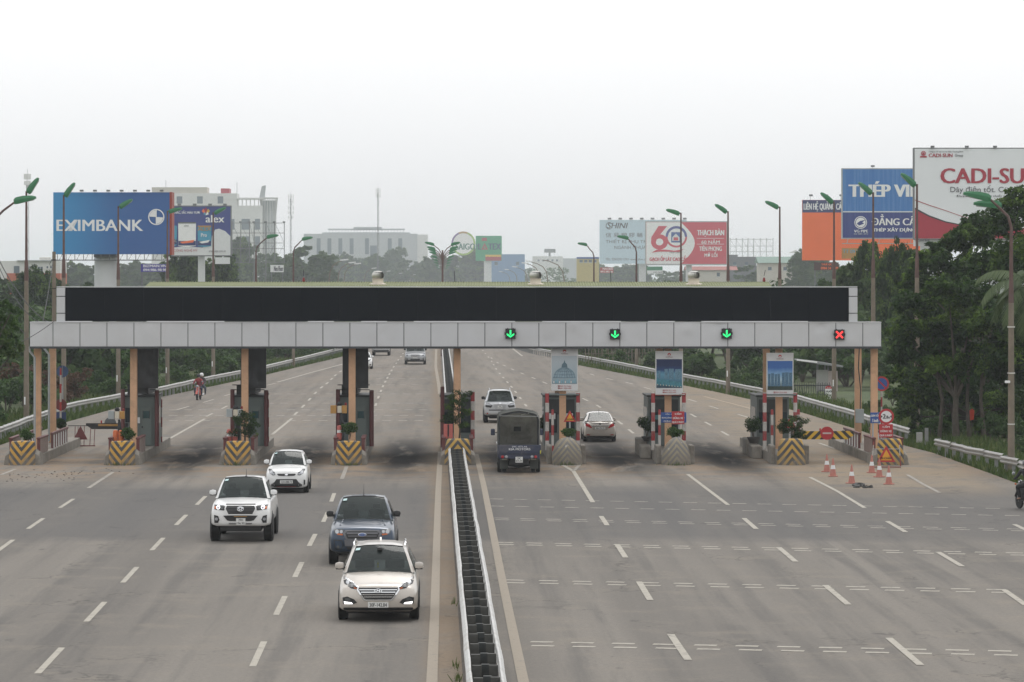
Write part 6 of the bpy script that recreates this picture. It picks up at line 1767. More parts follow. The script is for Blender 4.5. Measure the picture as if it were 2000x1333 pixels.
def motorbike(label, loc, rz, bodym, front=True):
    t = thing('motorbike', label, 'motorbike', loc, rz)
    for y in (-0.62, 0.62):
        w = MB()
        w.lathe([(0.22, -0.04), (0.285, -0.04), (0.30, 0.0), (0.285, 0.04), (0.22, 0.04)], 24)
        o = w.build('wheel', M_RUBBER, t, smooth=True, loc=(0, y, 0.30), rot=(0, R(90), 0))
        rm = MB()
        for k in range(8):
            a = 2 * math.pi * k / 8
            rm.box((0.12 * math.cos(a), 0.12 * math.sin(a), 0), (0.22, 0.015, 0.02), rz=a)
        rm.lathe([(0.05, -0.06), (0.05, 0.06)], 10)
        rm.build('spokes', M_RIM, o)
        MB().prism_x([(y - 0.30, 0.42), (y - 0.15, 0.60), (y + 0.12, 0.63), (y + 0.30, 0.50), (y + 0.29, 0.46), (y + 0.1, 0.58), (y - 0.13, 0.55), (y - 0.27, 0.40)], -0.07, 0.07).build('mudguard', bodym, t)
    for s_ in (-1, 1):
        MB().tube([(s_ * 0.085, -0.62, 0.30), (s_ * 0.085, -0.42, 0.95)], 0.024, 6).build('fork', M_RIM, t)
        MB().tube([(s_ * 0.05, -0.42, 0.98), (s_ * 0.28, -0.40, 1.06), (s_ * 0.34, -0.36, 1.04)], 0.018, 6).build('handlebar', M_TRIM, t)
        MB().tube([(s_ * 0.26, -0.42, 1.06), (s_ * 0.31, -0.46, 1.22)], 0.008, 5).build('mirror_stalk', M_TRIM, t)
        MB().lathe([(0.055, 0), (0.06, 0.015), (0.02, 0.03)], 12).build('mirror', M_REFLECT, t, loc=(s_ * 0.31, -0.45, 1.24), rot=(R(-90), 0, 0))
        MB().lathe([(0.03, 0), (0.035, 0.04)], 10).build('indicator', M_AMBER, t, loc=(s_ * 0.17, -0.55, 0.86), rot=(R(90), 0, 0))
        MB().tube([(s_ * 0.15, 0.1, 0.32), (s_ * 0.27, 0.05, 0.31)], 0.02, 6).build('footrest', M_TRIM, t)
    MB().loft([[(-w, y, z0), (w, y, z0), (w * 1.1, y, (z0 + z1) / 2), (w * 0.7, y, z1), (-w * 0.7, y, z1), (-w * 1.1, y, (z0 + z1) / 2)] for y, w, z0, z1 in ((-0.52, 0.06, 0.62, 0.95), (-0.40, 0.12, 0.45, 0.98), (-0.30, 0.12, 0.32, 0.85), (-0.1, 0.10, 0.30, 0.62), (0.15, 0.12, 0.34, 0.74), (0.55, 0.13, 0.50, 0.78), (0.85, 0.07, 0.66, 0.80))]).build('fairing', bodym, t, bevel=0.02, smooth=True)
    MB().loft([[(-w, y, z), (w, y, z), (w * 0.8, y, z + 0.07), (-w * 0.8, y, z + 0.07)] for y, w, z in ((0.0, 0.09, 0.72), (0.3, 0.13, 0.75), (0.75, 0.12, 0.79), (0.9, 0.06, 0.80))]).build('seat', M_TRIM, t, bevel=0.02)
    MB().lathe([(0.02, 0.05), (0.08, 0.02), (0.085, 0.0), (0.05, -0.05)], 14).build('headlight', M_REFLECT, t, loc=(0, -0.55, 0.92), rot=(R(90), 0, 0))
    MB().lohi((-0.09, 0.88, 0.70), (0.09, 0.92, 0.78)).build('tail_light', M_TAIL, t)
    MB().tube([(0.16, 0.1, 0.27), (0.17, 0.5, 0.30), (0.17, 0.95, 0.38)], [0.03, 0.05, 0.055], 8).build('exhaust', M_RIM, t)
    return t
g = G(386.5, 782)
bz = motorbike('red motorbike coming along the left shoulder beside the guardrail', (g.x, g.y + 0.62, 0), ROADROT - 0.1, M_PINKRED)
M_RIDER1 = m_zones('rider_red_jacket', [(0, (0.03, 0.03, 0.032)), (0.42, (0.035, 0.045, 0.075)), (0.93, (0.20, 0.03, 0.04)), (1.22, (0.30, 0.05, 0.055)), (1.44, (0.30, 0.18, 0.13))])
M_RIDER2 = m_zones('rider_dark_jacket', [(0, (0.03, 0.03, 0.032)), (0.42, (0.04, 0.05, 0.07)), (0.93, (0.06, 0.05, 0.055)), (1.44, (0.30, 0.18, 0.13))])
j, ch = rider_joints(0.06)
person(None, 'person in red jacket and dark helmet steering the red motorbike', j, ch, M_RIDER1, bz.location, bz.rotation_euler.z, M_BLACK)
j, ch = rider_joints(0.0, True)
person(None, 'person in white helmet sitting behind the rider in red', j, ch, M_RIDER2, bz.location + Vector((0.12, 0, 0.06)), bz.rotation_euler.z, M_WHITE)
g = G(2004, 995)
bz = motorbike('dark motorbike cut off by the right edge of the picture', (g.x, g.y - 0.2, 0), ROADROT + math.pi + 0.25, M_BLACK)
M_RIDER3 = m_zones('rider_black_clothes', [(0, (0.02, 0.02, 0.02)), (0.36, (0.30, 0.18, 0.13)), (0.42, (0.012, 0.012, 0.014)), (1.42, (0.30, 0.18, 0.13))])
j, ch = rider_joints(0.06)
person(None, 'person in black clothes and grey helmet riding off at the right edge', j, ch, M_RIDER3, bz.location, bz.rotation_euler.z, mat('grey_helmet', (0.12, 0.12, 0.13), 0.3))
# ================================================================ billboards and buildings
class Board:
    """a billboard laid out with photo pixels at depth Z; its thing stands on the ground below the middle of the panel"""
    def __init__(self, name, label, x0, y0, x1, y1, Z, face, depth=0.5, cat='billboard', edge=None, group=None):
        self.s, self.Z = S(Z), Z
        self.xc = (x0 + x1) / 2
        self.t = thing(name, label, cat, ((self.xc - CX) / self.s, Z, 0), 0, group)
        self.lay = 0.0
        self.r = (self.lx(x0), self.lz(y1), self.lx(x1), self.lz(y0))
        self.depth = depth
        a = self.r
        MB().lohi((a[0], 0, a[1]), (a[2], depth, a[3])).build('panel', face, self.t) if face else None
        if face and edge:
            w = 0.012 * self.Z / 40
            MB().lohi((a[0] - w, 0.02, a[1] - w), (a[2] + w, depth + 0.05, a[1])).lohi((a[0] - w, 0.02, a[3]), (a[2] + w, depth + 0.05, a[3] + w)).lohi((a[0] - w, 0.02, a[1]), (a[0], depth + 0.05, a[3])).lohi((a[2], 0.02, a[1]), (a[2] + w, depth + 0.05, a[3])).build('frame', edge, self.t)
    def lx(self, px): return (px - self.xc) / self.s
    def lz(self, py): return H - (py - CY) / self.s
    def up(self):
        self.lay += 0.012
        return self.lay
    def poly(self, pts, m, name='printed_shape', lay=None):
        l = self.up() if lay is None else lay
        return MB().prism_y([(self.lx(x), self.lz(y)) for x, y in pts], -l, -l + 0.010).build(name, m, self.t)
    def rect(self, x0, y0, x1, y1, m, name='printed_shape', lay=None): return self.poly([(x0, y1), (x1, y1), (x1, y0), (x0, y0)], m, name, lay)
    def oval(self, x, y, a, b, m, name='printed_disc', n=32, a0=0.0, a1=2 * math.pi, inner=0.0):
        full = abs(a1 - a0) > 6.28
        k = n if full else n + 1
        an = [a0 + (a1 - a0) * i / n for i in range(k)]
        if inner:
            l = self.up()
            vo = [(self.lx(x + a * math.cos(t)), -l, self.lz(y - b * math.sin(t))) for t in an]
            vi = [(self.lx(x + inner * a * math.cos(t)), -l, self.lz(y - inner * b * math.sin(t))) for t in an]
            nn = len(an)
            me = MB().add(vo + vi, [(i, (i + 1) % nn, nn + (i + 1) % nn, nn + i) for i in range(nn if full else nn - 1)]).mesh(name, m, fix=False)
            return link(name, me, self.t)
        pts = [(x + a * math.cos(t), y - b * math.sin(t)) for t in an]
        if not full: pts.append((x, y))
        return self.poly(pts, m, name)
    def text(self, tx, x0, y0, x1, y1, m, bold=0.0, shear=0.0):
        return lettering(self.t, tx, self.lx(x0), self.lz(y1), self.lx(x1), self.lz(y0), -self.lay - 0.004, m, bold, shear)
    def pole(self, x0, x1, m, y=None, name='pole', top=None):
        r_ = (x1 - x0) / 2 / self.s
        return MB().lathe([(r_, -0.1), (r_, top if top else self.r[1] + 0.05)], 24, (self.lx((x0 + x1) / 2), self.depth + r_ + 0.3 if y is None else y, 0)).build(name, m, self.t, smooth=True)
    def lights(self, xs, m, up=3.0, out=5.0):
        for x in xs:
            a, u, o = self.lx(x), up / self.s, out / self.s
            z = self.r[3]
            MB().tube([(a, 0.05, z), (a, 0.0, z + u * 0.9), (a + o * 0.2, -o, z + u)], 0.3 / self.s, 5).box((a + o * 0.2, -o, z + u), (0.010 * self.Z / 10, 0.3, 0.005 * self.Z / 10)).build('floodlight', m, self.t)
    def truss(self, xs, y0, y1, m, r_=0.04):
        a = self.r
        for yy in (0.05, self.depth + 0.6):
            MB().tube([(a[0], yy, self.lz(y1)), (a[2], yy, self.lz(y1))], r_, 5).build('catwalk_rail', m, self.t)
        for i, x in enumerate(xs):
            MB().tube([(self.lx(x), 0.05, self.lz(y0)), (self.lx(x), 0.05, self.lz(y1)), (self.lx(x), self.depth + 0.6, self.lz(y1)), (self.lx(x) + 0.3, self.depth + 0.3, self.lz(y0))], r_ * 0.8, 5).build('strut', m, self.t)
M_PW, M_PW2 = mat('print_white', (0.82, 0.82, 0.81), 0.6, 0, 0.05), mat('print_offwhite', (0.68, 0.69, 0.69), 0.6, 0, 0.05)
M_PNAVY = mat('print_navy', (0.018, 0.030, 0.13), 0.6, 0, 0.08)
M_PRED = mat('print_board_red', (0.36, 0.025, 0.045), 0.6, 0, 0.08)
M_PGREY = mat('print_grey_text', (0.12, 0.12, 0.13), 0.6)
M_PCYAN = mat('print_cyan', (0.05, 0.30, 0.45), 0.6, 0, 0.1)
M_PYEL = mat('print_yellow', (0.65, 0.42, 0.04), 0.6)
M_PORANGE = mat('print_orange', (0.85, 0.17, 0.05), 0.6, 0, 0.06, 0.4)
M_LAT = mat('lattice_grey', (0.18, 0.185, 0.19), 0.6, 0.2)
M_LATW = mat('lattice_pale', (0.42, 0.43, 0.43), 0.6, 0.1)
M_PYLON = mat('pylon_white', (0.60, 0.61, 0.61), 0.5, 0, 0.05, 0.5, dirt=0.15, dirtcol=(0.35, 0.34, 0.32))
# --- EXIMBANK
n = NT('print_blue_fade')
q = n.rng(n.xyz()[0], -5.2, 2.0, 0, 1, True)
n.set(Base_Color=n.mix(q, (0.045, 0.27, 0.54, 1), (0.040, 0.12, 0.33, 1)), Roughness=0.55)
b = Board('bank_billboard', 'big blue bank billboard with a quartered ring logo on a white pylon', 104, 376, 331, 497, 300, n.m, 0.6)
MB().lohi((b.r[2] + 0.01, 0.0, b.r[1] - 0.05), (b.r[2] + 0.2, 2.2, b.r[3] + 0.02)).build('side_panel', mat('side_red', (0.30, 0.05, 0.03), 0.6), b.t)
b.text('EXIMBANK', 111, 429.5, 279, 451.5, M_PW, 0.035)
b.poly([(133, 451.5), (141, 451.5), (152, 430), (144, 430)], M_PW2, 'printed_stroke')
b.oval(305.3, 424.3, 15.8, 15.8, M_PW, 'logo_ring', inner=0.86)
b.oval(305.3, 424.3, 13.2, 13.2, M_PW, 'logo_quarter', 10, math.pi / 2 + 0.06, math.pi - 0.06)
b.oval(305.3, 424.3, 13.2, 13.2, M_PW, 'logo_quarter', 10, -math.pi / 2 + 0.06, -0.06)
b.rect(304.4, 409, 306.2, 440, M_PW, 'logo_bar')
b.pole(179, 227, M_PYLON)
MB().lohi((b.lx(183), 0.1, b.lz(503)), (b.lx(226), 2.6, b.lz(497.2))).build('pylon_head', M_STEEL_DARK, b.t)
b.truss(range(112, 332, 17), 497, 508.5, M_LAT)
b.lights(range(133, 330, 26), M_LAT, 3, 6)
MB().lohi((-0.12 + b.lx(258), 1.5, 0), (b.lx(258) + 0.12, 1.7, 1.5)).build('stub', M_PYLON, b.t)
# --- paint brand
b = Board('paint_billboard', 'violet blue billboard with printed paint cans right of the bank billboard', 336, 404, 450, 499, 520, mat('print_violet', (0.036, 0.055, 0.23), 0.6, 0, 0.1, 0.3), 0.5, edge=M_LAT)
b.poly([(337, 499), (450, 499), (450, 462), (440, 452), (428, 447), (420, 449), (414, 462), (412, 478), (395, 484), (360, 482), (337, 484)], M_PW2, 'printed_cloud')
b.text('CHẮC, SẮC MÀU TƯƠI', 338, 411, 390, 418.5, M_PW, 0.02)
for k, (x, y, a, m_) in enumerate(((397, 410, 0.6, M_PORANGE), (402, 407.5, 0.2, M_PRED), (407, 410, -0.4, M_PYEL), (400, 416, 0.0, M_PCYAN), (405, 416, 0.3, M_PW))):
    b.poly([(402, 421), (x - 3, y + 3), (x + a, y - 2), (x + 3, y + 3)], m_, 'logo_petal')
b.text('alex', 402, 420.5, 438, 435, M_PW, 0.03)
for x0, x1, y0, y1, lid in ((348, 383, 434, 483, True), (386, 413, 441, 483, False), (337, 346, 441, 481, False)):
    b.poly([(x0, y0 + 2), (x0 + 2, y0), (x1 - 2, y0), (x1, y0 + 2), (x1 - 0.6, y1 - 2), ((x0 + x1) / 2, y1), (x0 + 0.6, y1 - 2)], M_PW if lid else M_PCYAN, 'printed_can')
    b.rect(x0 + 0.8, y1 - 12, x1 - 0.8, y1 - 3, M_PNAVY, 'can_base')
    b.poly([(x0 + 3, y1 - 10), (x1 - 3, y1 - 14), (x1 - 6, y1 - 9), (x0 + 8, y1 - 7)], M_PORANGE if lid else M_PW, 'can_swirl')
    if x1 - x0 > 20: b.rect(x0 + 0.5, y0, x1 - 0.5, y0 + 3, M_PGREY if lid else M_BOXY, 'can_lid')
b.text('alex', 360, 439, 369, 443, M_PGREY, 0.0)
b.text('ALEX', 386.5, 444, 412, 451, M_BOXY, 0.04)
b.text('Pro', 393, 456, 404, 463, M_PW, 0.02)
b.text('CÔNG NGHỆ MỸ', 340, 486, 386, 493, M_PRED, 0.0)
b.text('www.alex.com.vn', 408, 488, 441, 493, M_PGREY, 0.0)
b.pole(385, 399, M_PYLON)
b.lights((350, 380, 410, 439), M_LAT, 4, 3)
MB().lohi((b.lx(420), 0.1, b.lz(516)), (b.lx(449), 0.2, b.lz(503))).build('small_panel', M_PW2, b.t)
# --- small rental signs
def small_sign(label, x0, y0, x1, y1, Z, m, lines, tm, post=True, name='small_sign'):
    b = Board(name, label, x0, y0, x1, y1, Z, m, 0.1, 'sign')
    n = len(lines)
    for k, (tx, a, c) in enumerate(lines):
        h = (y1 - y0) / n
        b.text(tx, x0 + (x1 - x0) * a, y0 + h * k + h * 0.16, x0 + (x1 - x0) * c, y0 + h * (k + 1) - h * 0.16, tm, 0.04)
    if post:
        for x in (x0 + 2, x1 - 2): MB().lohi((b.lx(x) - 0.06, 0.11, 0), (b.lx(x) + 0.06, 0.2, b.r[3])).build('post', M_LAT, b.t)
    return b
small_sign('small violet sign with a phone number under the blue bank billboard', 275, 516, 326, 531.5, 290, mat('print_purple', (0.075, 0.065, 0.30), 0.6), [('BIZMAN.VN', 0.10, 0.98), ('094.986.98.98', 0.10, 0.99)], M_PW)
small_sign('small pale sign on posts under the empty lattice frame', 528, 518, 554, 532, 620, M_PW2, [('Neo Floor', 0.28, 0.95)], M_PGREY)
small_sign('small red and white sign below the pale blue billboard', 1172, 523, 1198, 533.5, 950, mat('print_pink', (0.42, 0.10, 0.10), 0.6), [('MAI LINH', 0.2, 0.95), ('0912 345 666', 0.05, 0.95)], M_PW)
b = small_sign('small green and white sign below the red anniversary billboard', 1264, 521, 1294, 535, 950, mat('print_green', (0.05, 0.22, 0.12), 0.6), [], M_PW)
b.rect(1264, 528.5, 1294, 535, M_PW2)
b.text('CHO THUÊ', 1276, 530, 1293, 534, M_PGREY, 0.02)
small_sign('dark brown sign with phone number below the orange billboard', 1590, 513, 1638, 528, 500, mat('print_brown', (0.07, 0.035, 0.03), 0.6), [('THUÊ QC', 0.30, 0.72), ('0984 34 1899', 0.28, 0.98)], M_PORANGE)
# --- lattice frames without print
def lattice(label, x0, y0, x1, y1, Z, xs, ys, m, tower=None):
    b = Board('empty_billboard_frame', label, x0, y0, x1, y1, Z, None, 0.6)
    r_ = 0.5 / b.s
    for x in xs:
        for yy in (0, 0.9): MB().tube([(b.lx(x), yy, b.lz(y1)), (b.lx(x), yy, b.lz(y0))], r_, 5).build('upright', m, b.t)
    for y in ys:
        for yy in (0, 0.9): MB().tube([(b.lx(x0), yy, b.lz(y)), (b.lx(x1), yy, b.lz(y))], r_, 5).build('crossbar', m, b.t)
    for a, c in zip(xs, xs[1:]): MB().tube([(b.lx(a), 0.9, b.lz(y1)), (b.lx(c), 0.9, b.lz((y0 + y1) / 2)), (b.lx(a), 0.9, b.lz(y0))], r_ * 0.7, 5).build('brace', m, b.t)
    for x in xs: MB().box((b.lx(x), -0.6, b.lz(y0 - 1.5)), (0.5, 0.5, 0.35)).build('floodlight', m, b.t)
    if tower:
        for x in tower: MB().tube([(b.lx(x), 0.5, 0), (b.lx(x), 0.5, b.lz(y0 + 8))], 0.9 / b.s, 6).build('leg', m, b.t)
lattice('empty steel billboard frame in front of the white office block', 452, 436, 555, 514, 720, (453, 470, 487, 496, 519, 536, 555), (436, 455.5, 475, 486, 513), M_LAT, (496, 519))
lattice('pale empty steel billboard lattice right of the red anniversary billboard', 1425, 468, 1510, 505, 1500, (1426, 1438, 1450, 1461, 1472, 1485, 1497, 1510), (468, 481, 492, 504), M_LATW, (1461, 1472))
# --- latex
b = Board('green_billboard', 'far green billboard with a red triangle letter and a round white disc', 929, 461, 980, 510, 1700, mat('print_board_green', (0.03, 0.30, 0.14), 0.6), 0.6)
b.oval(905, 476, 23.5, 23.5, mat('disc_green', (0.35, 0.50, 0.12), 0.6), 'round_panel')
b.oval(905, 476, 20, 20, M_PW, 'round_face')
b.oval(905, 476, 23.4, 23.4, M_BOXY, 'round_sector', 12, 1.2, 2.0, inner=0.86)
b.oval(905, 476, 23.4, 23.4, mat('disc_violet', (0.20, 0.12, 0.32), 0.6), 'round_sector', 12, 2.0, 3.4, inner=0.86)
b.text('SAIGON', 890, 476, 938, 488, mat('print_deep_green', (0.03, 0.16, 0.12), 0.6), 0.04)
b.text('L', 934, 476, 939, 488, M_PNAVY, 0.05)
b.poly([(940, 488), (953, 488), (946.5, 475)], M_PRED, 'red_triangle')
b.poly([(944, 485.5), (949, 485.5), (946.5, 480.5)], MATS['print_board_green'], 'triangle_hole')
b.text('TEX', 954, 476, 978, 488, M_PNAVY, 0.05)
b.rect(941, 465, 951, 471, M_PRED)
b.rect(948, 498, 979, 502, MATS['print_board_green'] if False else M_PYEL)
b.rect(948, 502, 979, 509.5, M_PRED)
b.pole(945, 960, M_PYLON)
# --- shini
b = Board('pale_blue_billboard', 'pale blue billboard with grey writing partly behind the red anniversary billboard', 1171, 430, 1341, 515.5, 1150, mat('print_pale_sky', (0.55, 0.68, 0.76), 0.6, 0, 0.03), 0.8)
b.oval(1190, 441.5, 7, 7, M_PGREY, 'logo_arc', 20, 0.6, 5.2, inner=0.8)
b.text('SHINI', 1187, 435.5, 1225, 446.5, M_PGREY, 0.03, 0.25)
b.text('信 易 塑 膠 輔 機', 1183, 455, 1270, 464, M_PGREY, 0.0)
b.text('THIẾT BỊ PHỤ TRỢ', 1183, 466, 1270, 477, M_PGREY, 0.0)
b.text('NGÀNH NHỰA', 1200, 479, 1262, 488.5, M_PGREY, 0.0)
b.text('TEL: 02432011753  www.shini.com', 1182.5, 504.5, 1268, 509, M_PGREY, 0.0)
b.pole(1248, 1262, M_PYLON)
b.lights(range(1190, 1340, 21), M_LAT, 2.5, 2)
# --- 60 years
b = Board('anniversary_billboard', 'white and red anniversary billboard with a big number 60', 1262, 434.5, 1419, 516, 1060, mat('print_red_rose', (0.58, 0.055, 0.085), 0.6, 0, 0.06, 0.3), 0.8, edge=M_LATW)
arc = [(1345 + 13 * math.sin(math.pi * k / 12), 434.7 + 81.2 * k / 12) for k in range(13)]
b.poly([(1262.3, 434.7)] + [(1330, 434.7)] + [(1330 + 27 * math.sin(math.pi * (k + 0.001) / 12), 434.7 + 81.1 * k / 12) for k in range(1, 12)] + [(1330, 515.8), (1262.3, 515.8)], M_PW, 'white_field')
b.oval(1288, 473, 16.5, 15, MATS['print_red_rose'], 'numeral_bowl', inner=0.45)
b.poly([(1271.7, 474), (1272, 464), (1286, 442), (1303, 442), (1283, 466), (1281, 474)], MATS['print_red_rose'], 'numeral_stem')
b.oval(1321, 463, 21, 21, MATS['print_red_rose'], 'numeral_ring', 24, math.pi, 2 * math.pi, inner=0.82)
b.oval(1321, 463, 21, 21, mat('print_violet_blue', (0.075, 0.085, 0.30), 0.6), 'numeral_ring', 24, 0, math.pi, inner=0.78)
b.rect(1311, 454, 1329, 474, mat('print_mid_blue', (0.045, 0.10, 0.32), 0.6), 'emblem_square')
b.poly([(1313, 471), (1327, 471), (1327, 464), (1320, 456.5), (1313, 464)], M_PW2, 'emblem_house')
b.rect(1315.5, 464, 1324.5, 470, MATS['print_red_rose'], 'emblem_bricks')
b.poly([(1272, 494), (1283, 488), (1300, 488), (1318, 490), (1336, 487), (1326, 493), (1305, 492), (1288, 492)], MATS['print_red_rose'], 'ribbon')
b.text('1959 - 2019', 1308, 492, 1331, 495, M_PGREY, 0.0)
b.text('GẠCH ỐP LÁT CAO CẤP', 1269, 499.5, 1343, 512, MATS['print_red_rose'], 0.03)
b.text('THẠCH BÀN', 1362, 447, 1414, 463, M_PW, 0.03)
b.text('60 NĂM', 1370, 468, 1405.5, 476.5, M_PW, 0.02)
b.text('TIÊN PHONG', 1366, 479.5, 1409.6, 490.6, M_PW, 0.02)
b.text('MỞ LỐI', 1376, 491.5, 1401, 502.5, M_PW, 0.02)
for y in (466, 477.3): b.rect(1361, y - 0.35, 1414, y + 0.35, M_PW, 'rule')
b.pole(1340, 1352, M_PYLON)
b.truss(range(1270, 1419, 18), 516, 518.5, M_LATW)
# --- orange
b = Board('orange_billboard', 'big plain orange billboard with a dark blue strip on top', 1567, 391, 1800, 509, 540, M_PORANGE, 0.6)
b.rect(1567.2, 391.2, 1799.8, 415.5, mat('print_slate_blue', (0.050, 0.060, 0.16), 0.6), 'blue_strip')
b.text('LIÊN HỆ QUẢNG CÁO : 0913', 1570, 393.5, 1672, 413.5, M_PW, 0.02)
b.lights((1583, 1613, 1642), M_LAT, 9, 3)
b.pole(1668, 1684, MATS['lattice_grey'])
b.rect(1644, 485, 1685, 505.5, M_BOXY, 'yellow_sheet')
b.text('TT 0914', 1646, 488, 1680, 495, M_PCYAN, 0.02)
# --- steel brand
def m_streak(name, c0, c1):
    n = NT(name)
    f = n.noise(1.2, 5, 0.65, vec=n.mapping((3.0, 1, 0.10)))
    n.set(Base_Color=n.mix(n.rng(f, 0.4, 0.7, 0, 0.8, True), (*c0, 1), (*c1, 1)), Roughness=0.6)
    MATS[name] = n.m
    return n.m
b = Board('steel_billboard', 'two-tone blue billboard partly behind the white billboard at the right', 1646, 331, 1925, 465, 410, m_streak('print_steel_blue_top', (0.045, 0.175, 0.46), (0.12, 0.28, 0.54)), 0.6, edge=M_LATW)
b.rect(1646.3, 415, 1924.7, 464.8, m_streak('print_steel_blue_low', (0.038, 0.052, 0.21), (0.06, 0.085, 0.26)), 'lower_field')
b.rect(1646.3, 413, 1924.7, 415.2, M_PW2, 'rule')
b.text('THÉP VIỆT ĐỨC', 1659, 352, 1900, 392, M_PW, 0.045)
b.oval(1681, 435, 12.3, 12.3, M_PW, 'logo_ring', inner=0.88)
b.oval(1681, 435, 9.6, 9.6, M_PW, 'logo_disc')
b.poly([(1673, 437), (1680, 432), (1690, 430), (1684, 435), (1688, 437), (1678, 441)], MATS['print_steel_blue_low'], 'logo_wave')
b.text('VG PIPE', 1668, 449.3, 1695, 454.5, M_PW, 0.04)
b.text('ISO 9001: 2015', 1668, 456, 1695, 458.6, M_PW2, 0.0)
b.text('ĐẲNG CẤP CHÂU ÂU', 1703, 419, 1885, 440.5, M_PW, 0.03)
b.text('THÉP XÂY DỰNG - THÉP ỐNG', 1705, 442.5, 1850, 454.5, M_PW, 0.04)
b.truss(range(1655, 1925, 31), 465, 476, M_LATW)
b.pole(1800, 1822, M_PYLON)
b.lights((1704,), M_LAT, 6, 2)
# --- cable brand
b = Board('cable_billboard', 'white billboard with big red letters and a red swoosh at the right edge', 1786.5, 291, 2125, 466.5, 300, mat('print_board_white', (0.80, 0.82, 0.83), 0.55, 0, 0.03, 0.3), 0.7, edge=M_LAT)
top = [(1787, 409.6), (1815, 424), (1846.5, 435), (1878, 441), (1905, 443.5), (1960, 446), (2020, 446.5), (2124, 446)]
b.poly(top + [(2124, 466.2), (1787, 466.2)], mat('print_crimson', (0.40, 0.038, 0.06), 0.55, 0, 0.06), 'red_field')
b.poly(top + [(x, y - 3.5 * max(0.04, 1 - i / 7)) for i, (x, y) in list(enumerate(top))[::-1]], M_STEEL_DARK, 'dark_edge')
ln = [(1787, 392), (1815, 402), (1846, 412), (1880, 424), (1905, 431), (1960, 440), (2020, 443)]
b.poly(ln + [(x, y - 1.6 * (1 - i / 8)) for i, (x, y) in list(enumerate(ln))[::-1]], MATS['print_crimson'], 'red_line')
b.text('CADI-SUN', 1838, 329, 2032, 358.5, MATS['print_crimson'], 0.045)
b.text('Dây điện tốt. Cáp điện bền', 1856, 362, 2040, 379, M_PGREY, 0.0)
b.text('Được sản xuất bởi thiết bị, công nghệ hiện đại', 1868, 380, 2040, 386.5, M_PGREY, 0.0, 0.2)
b.text('CADI-SUN', 1814, 300.3, 1860, 307.3, MATS['print_crimson'], 0.04)
b.text('Group', 1865, 301, 1881, 308, M_PGREY, 0.0)
b.text('Công ty CP dây và cáp điện Thượng Đình', 1814, 295, 1881, 298.6, M_PGREY, 0.0)
b.poly([(1797, 308), (1810, 308), (1810, 305), (1797, 305)], MATS['print_crimson'], 'logo_base')
b.oval(1803.5, 300, 4.6, 4.6, MATS['print_crimson'], 'logo_ring', inner=0.7)
b.rect(1801.5, 298, 1805.5, 304, MATS['print_crimson'], 'logo_core')
b.lights((1820, 1887, 1942, 2010), M_LAT, 4, 4)
MB().lohi((b.lx(1788), 0.3, b.lz(481)), (b.lx(2100), 1.6, b.lz(467.5))).build('walkway', M_PW2, b.t)
b.pole(1940, 1985, M_PYLON)
for x in (1795, 1806): MB().lohi((b.lx(x), -0.8, b.lz(472)), (b.lx(x + 7), -0.3, b.lz(468))).build('floodlight_low', M_LAT, b.t)
b = Board('far_roadside_board', 'tiny grey board on a single pole far down the road', 1063, 486.5, 1085, 494, 2600, M_LAT, 1.0)
b.pole(1071.5, 1075.5, M_LAT)

# ---------------------------------------------------------------- buildings
def building(label, Z, blocks, wins, wm, name='office_building', cat='building', wmat=None, deep=14.0, extra=None):
    x0, x1 = min(a[0] for a in blocks), max(a[2] for a in blocks)
    b = Board(name, label, x0, 500, x1, 540, Z, None, 0, cat)
    for a, t_, c, bt, m_, back in blocks:
        zb = 0.0 if bt is None else b.lz(bt)
        MB().lohi((b.lx(a), back, zb), (b.lx(c), back + deep, b.lz(t_))).build('wall', m_, b.t)
    for x, t_, c, bt, back in wins:
        w = MB().lohi((b.lx(x), back - 0.06, b.lz(bt)), (b.lx(c), back - 0.01, b.lz(t_))).build('window', wmat, b.t)
        MB().lohi((b.lx(x) - 0.15, back - 0.14, b.lz(bt) - 0.2), (b.lx(c) + 0.15, back - 0.02, b.lz(bt))).build('sill', wm, w)
    return b
M_BW = mat('render_white', (0.62, 0.62, 0.60), 0.8, 0, 0.06, 0.2)
M_BW2 = mat('render_cream', (0.52, 0.49, 0.43), 0.8, 0, 0.08, 0.2)
M_BG = mat('cladding_grey', (0.42, 0.44, 0.45), 0.6, 0, 0.05, 0.2)
M_WIN = mat('far_window', (0.10, 0.13, 0.16), 0.2)
b = building('white office block with a rounded fin tower behind the paint billboard', 1900,
    [(296, 378, 463, None, M_BW, 0.0), (296, 366, 404, 378, M_BW2, 1.0), (463, 402, 513, None, M_BW, -0.5), (430, 368, 446, 378, M_PRED, 4.0)],
    [(448, 428, 458, 449, 0.0), (472, 428, 488, 449, -0.5), (498, 428, 508, 449, -0.5), (472, 462, 488, 482, -0.5), (498, 462, 508, 482, -0.5), (305, 384, 316, 398, 0.0), (345, 384, 356, 398, 0.0), (385, 384, 396, 398, 0.0), (425, 384, 436, 398, 0.0)], M_BW, wmat=M_WIN)
rr = (b.lx(540) - b.lx(508)) / 2
cxl = (b.lx(540) + b.lx(508)) / 2
MB().lathe([(rr * 0.82, 0), (rr * 0.84, b.lz(420)), (rr * 0.96, b.lz(392))], 28, (cxl, rr, 0)).build('tower', mat('tower_glass', (0.16, 0.20, 0.23), 0.3), b.t, smooth=True)
for k in range(16):
    a = math.pi + math.pi * k / 15
    MB().tube([(cxl + rr * 0.86 * math.cos(a), rr + rr * 0.86 * math.sin(a), 0), (cxl + rr * 0.88 * math.cos(a), rr + rr * 0.88 * math.sin(a), b.lz(420)), (cxl + rr * 1.06 * math.cos(a), rr + rr * 1.06 * math.sin(a), b.lz(388))], 0.22, 5).build('tower_fin', M_BW, b.t)
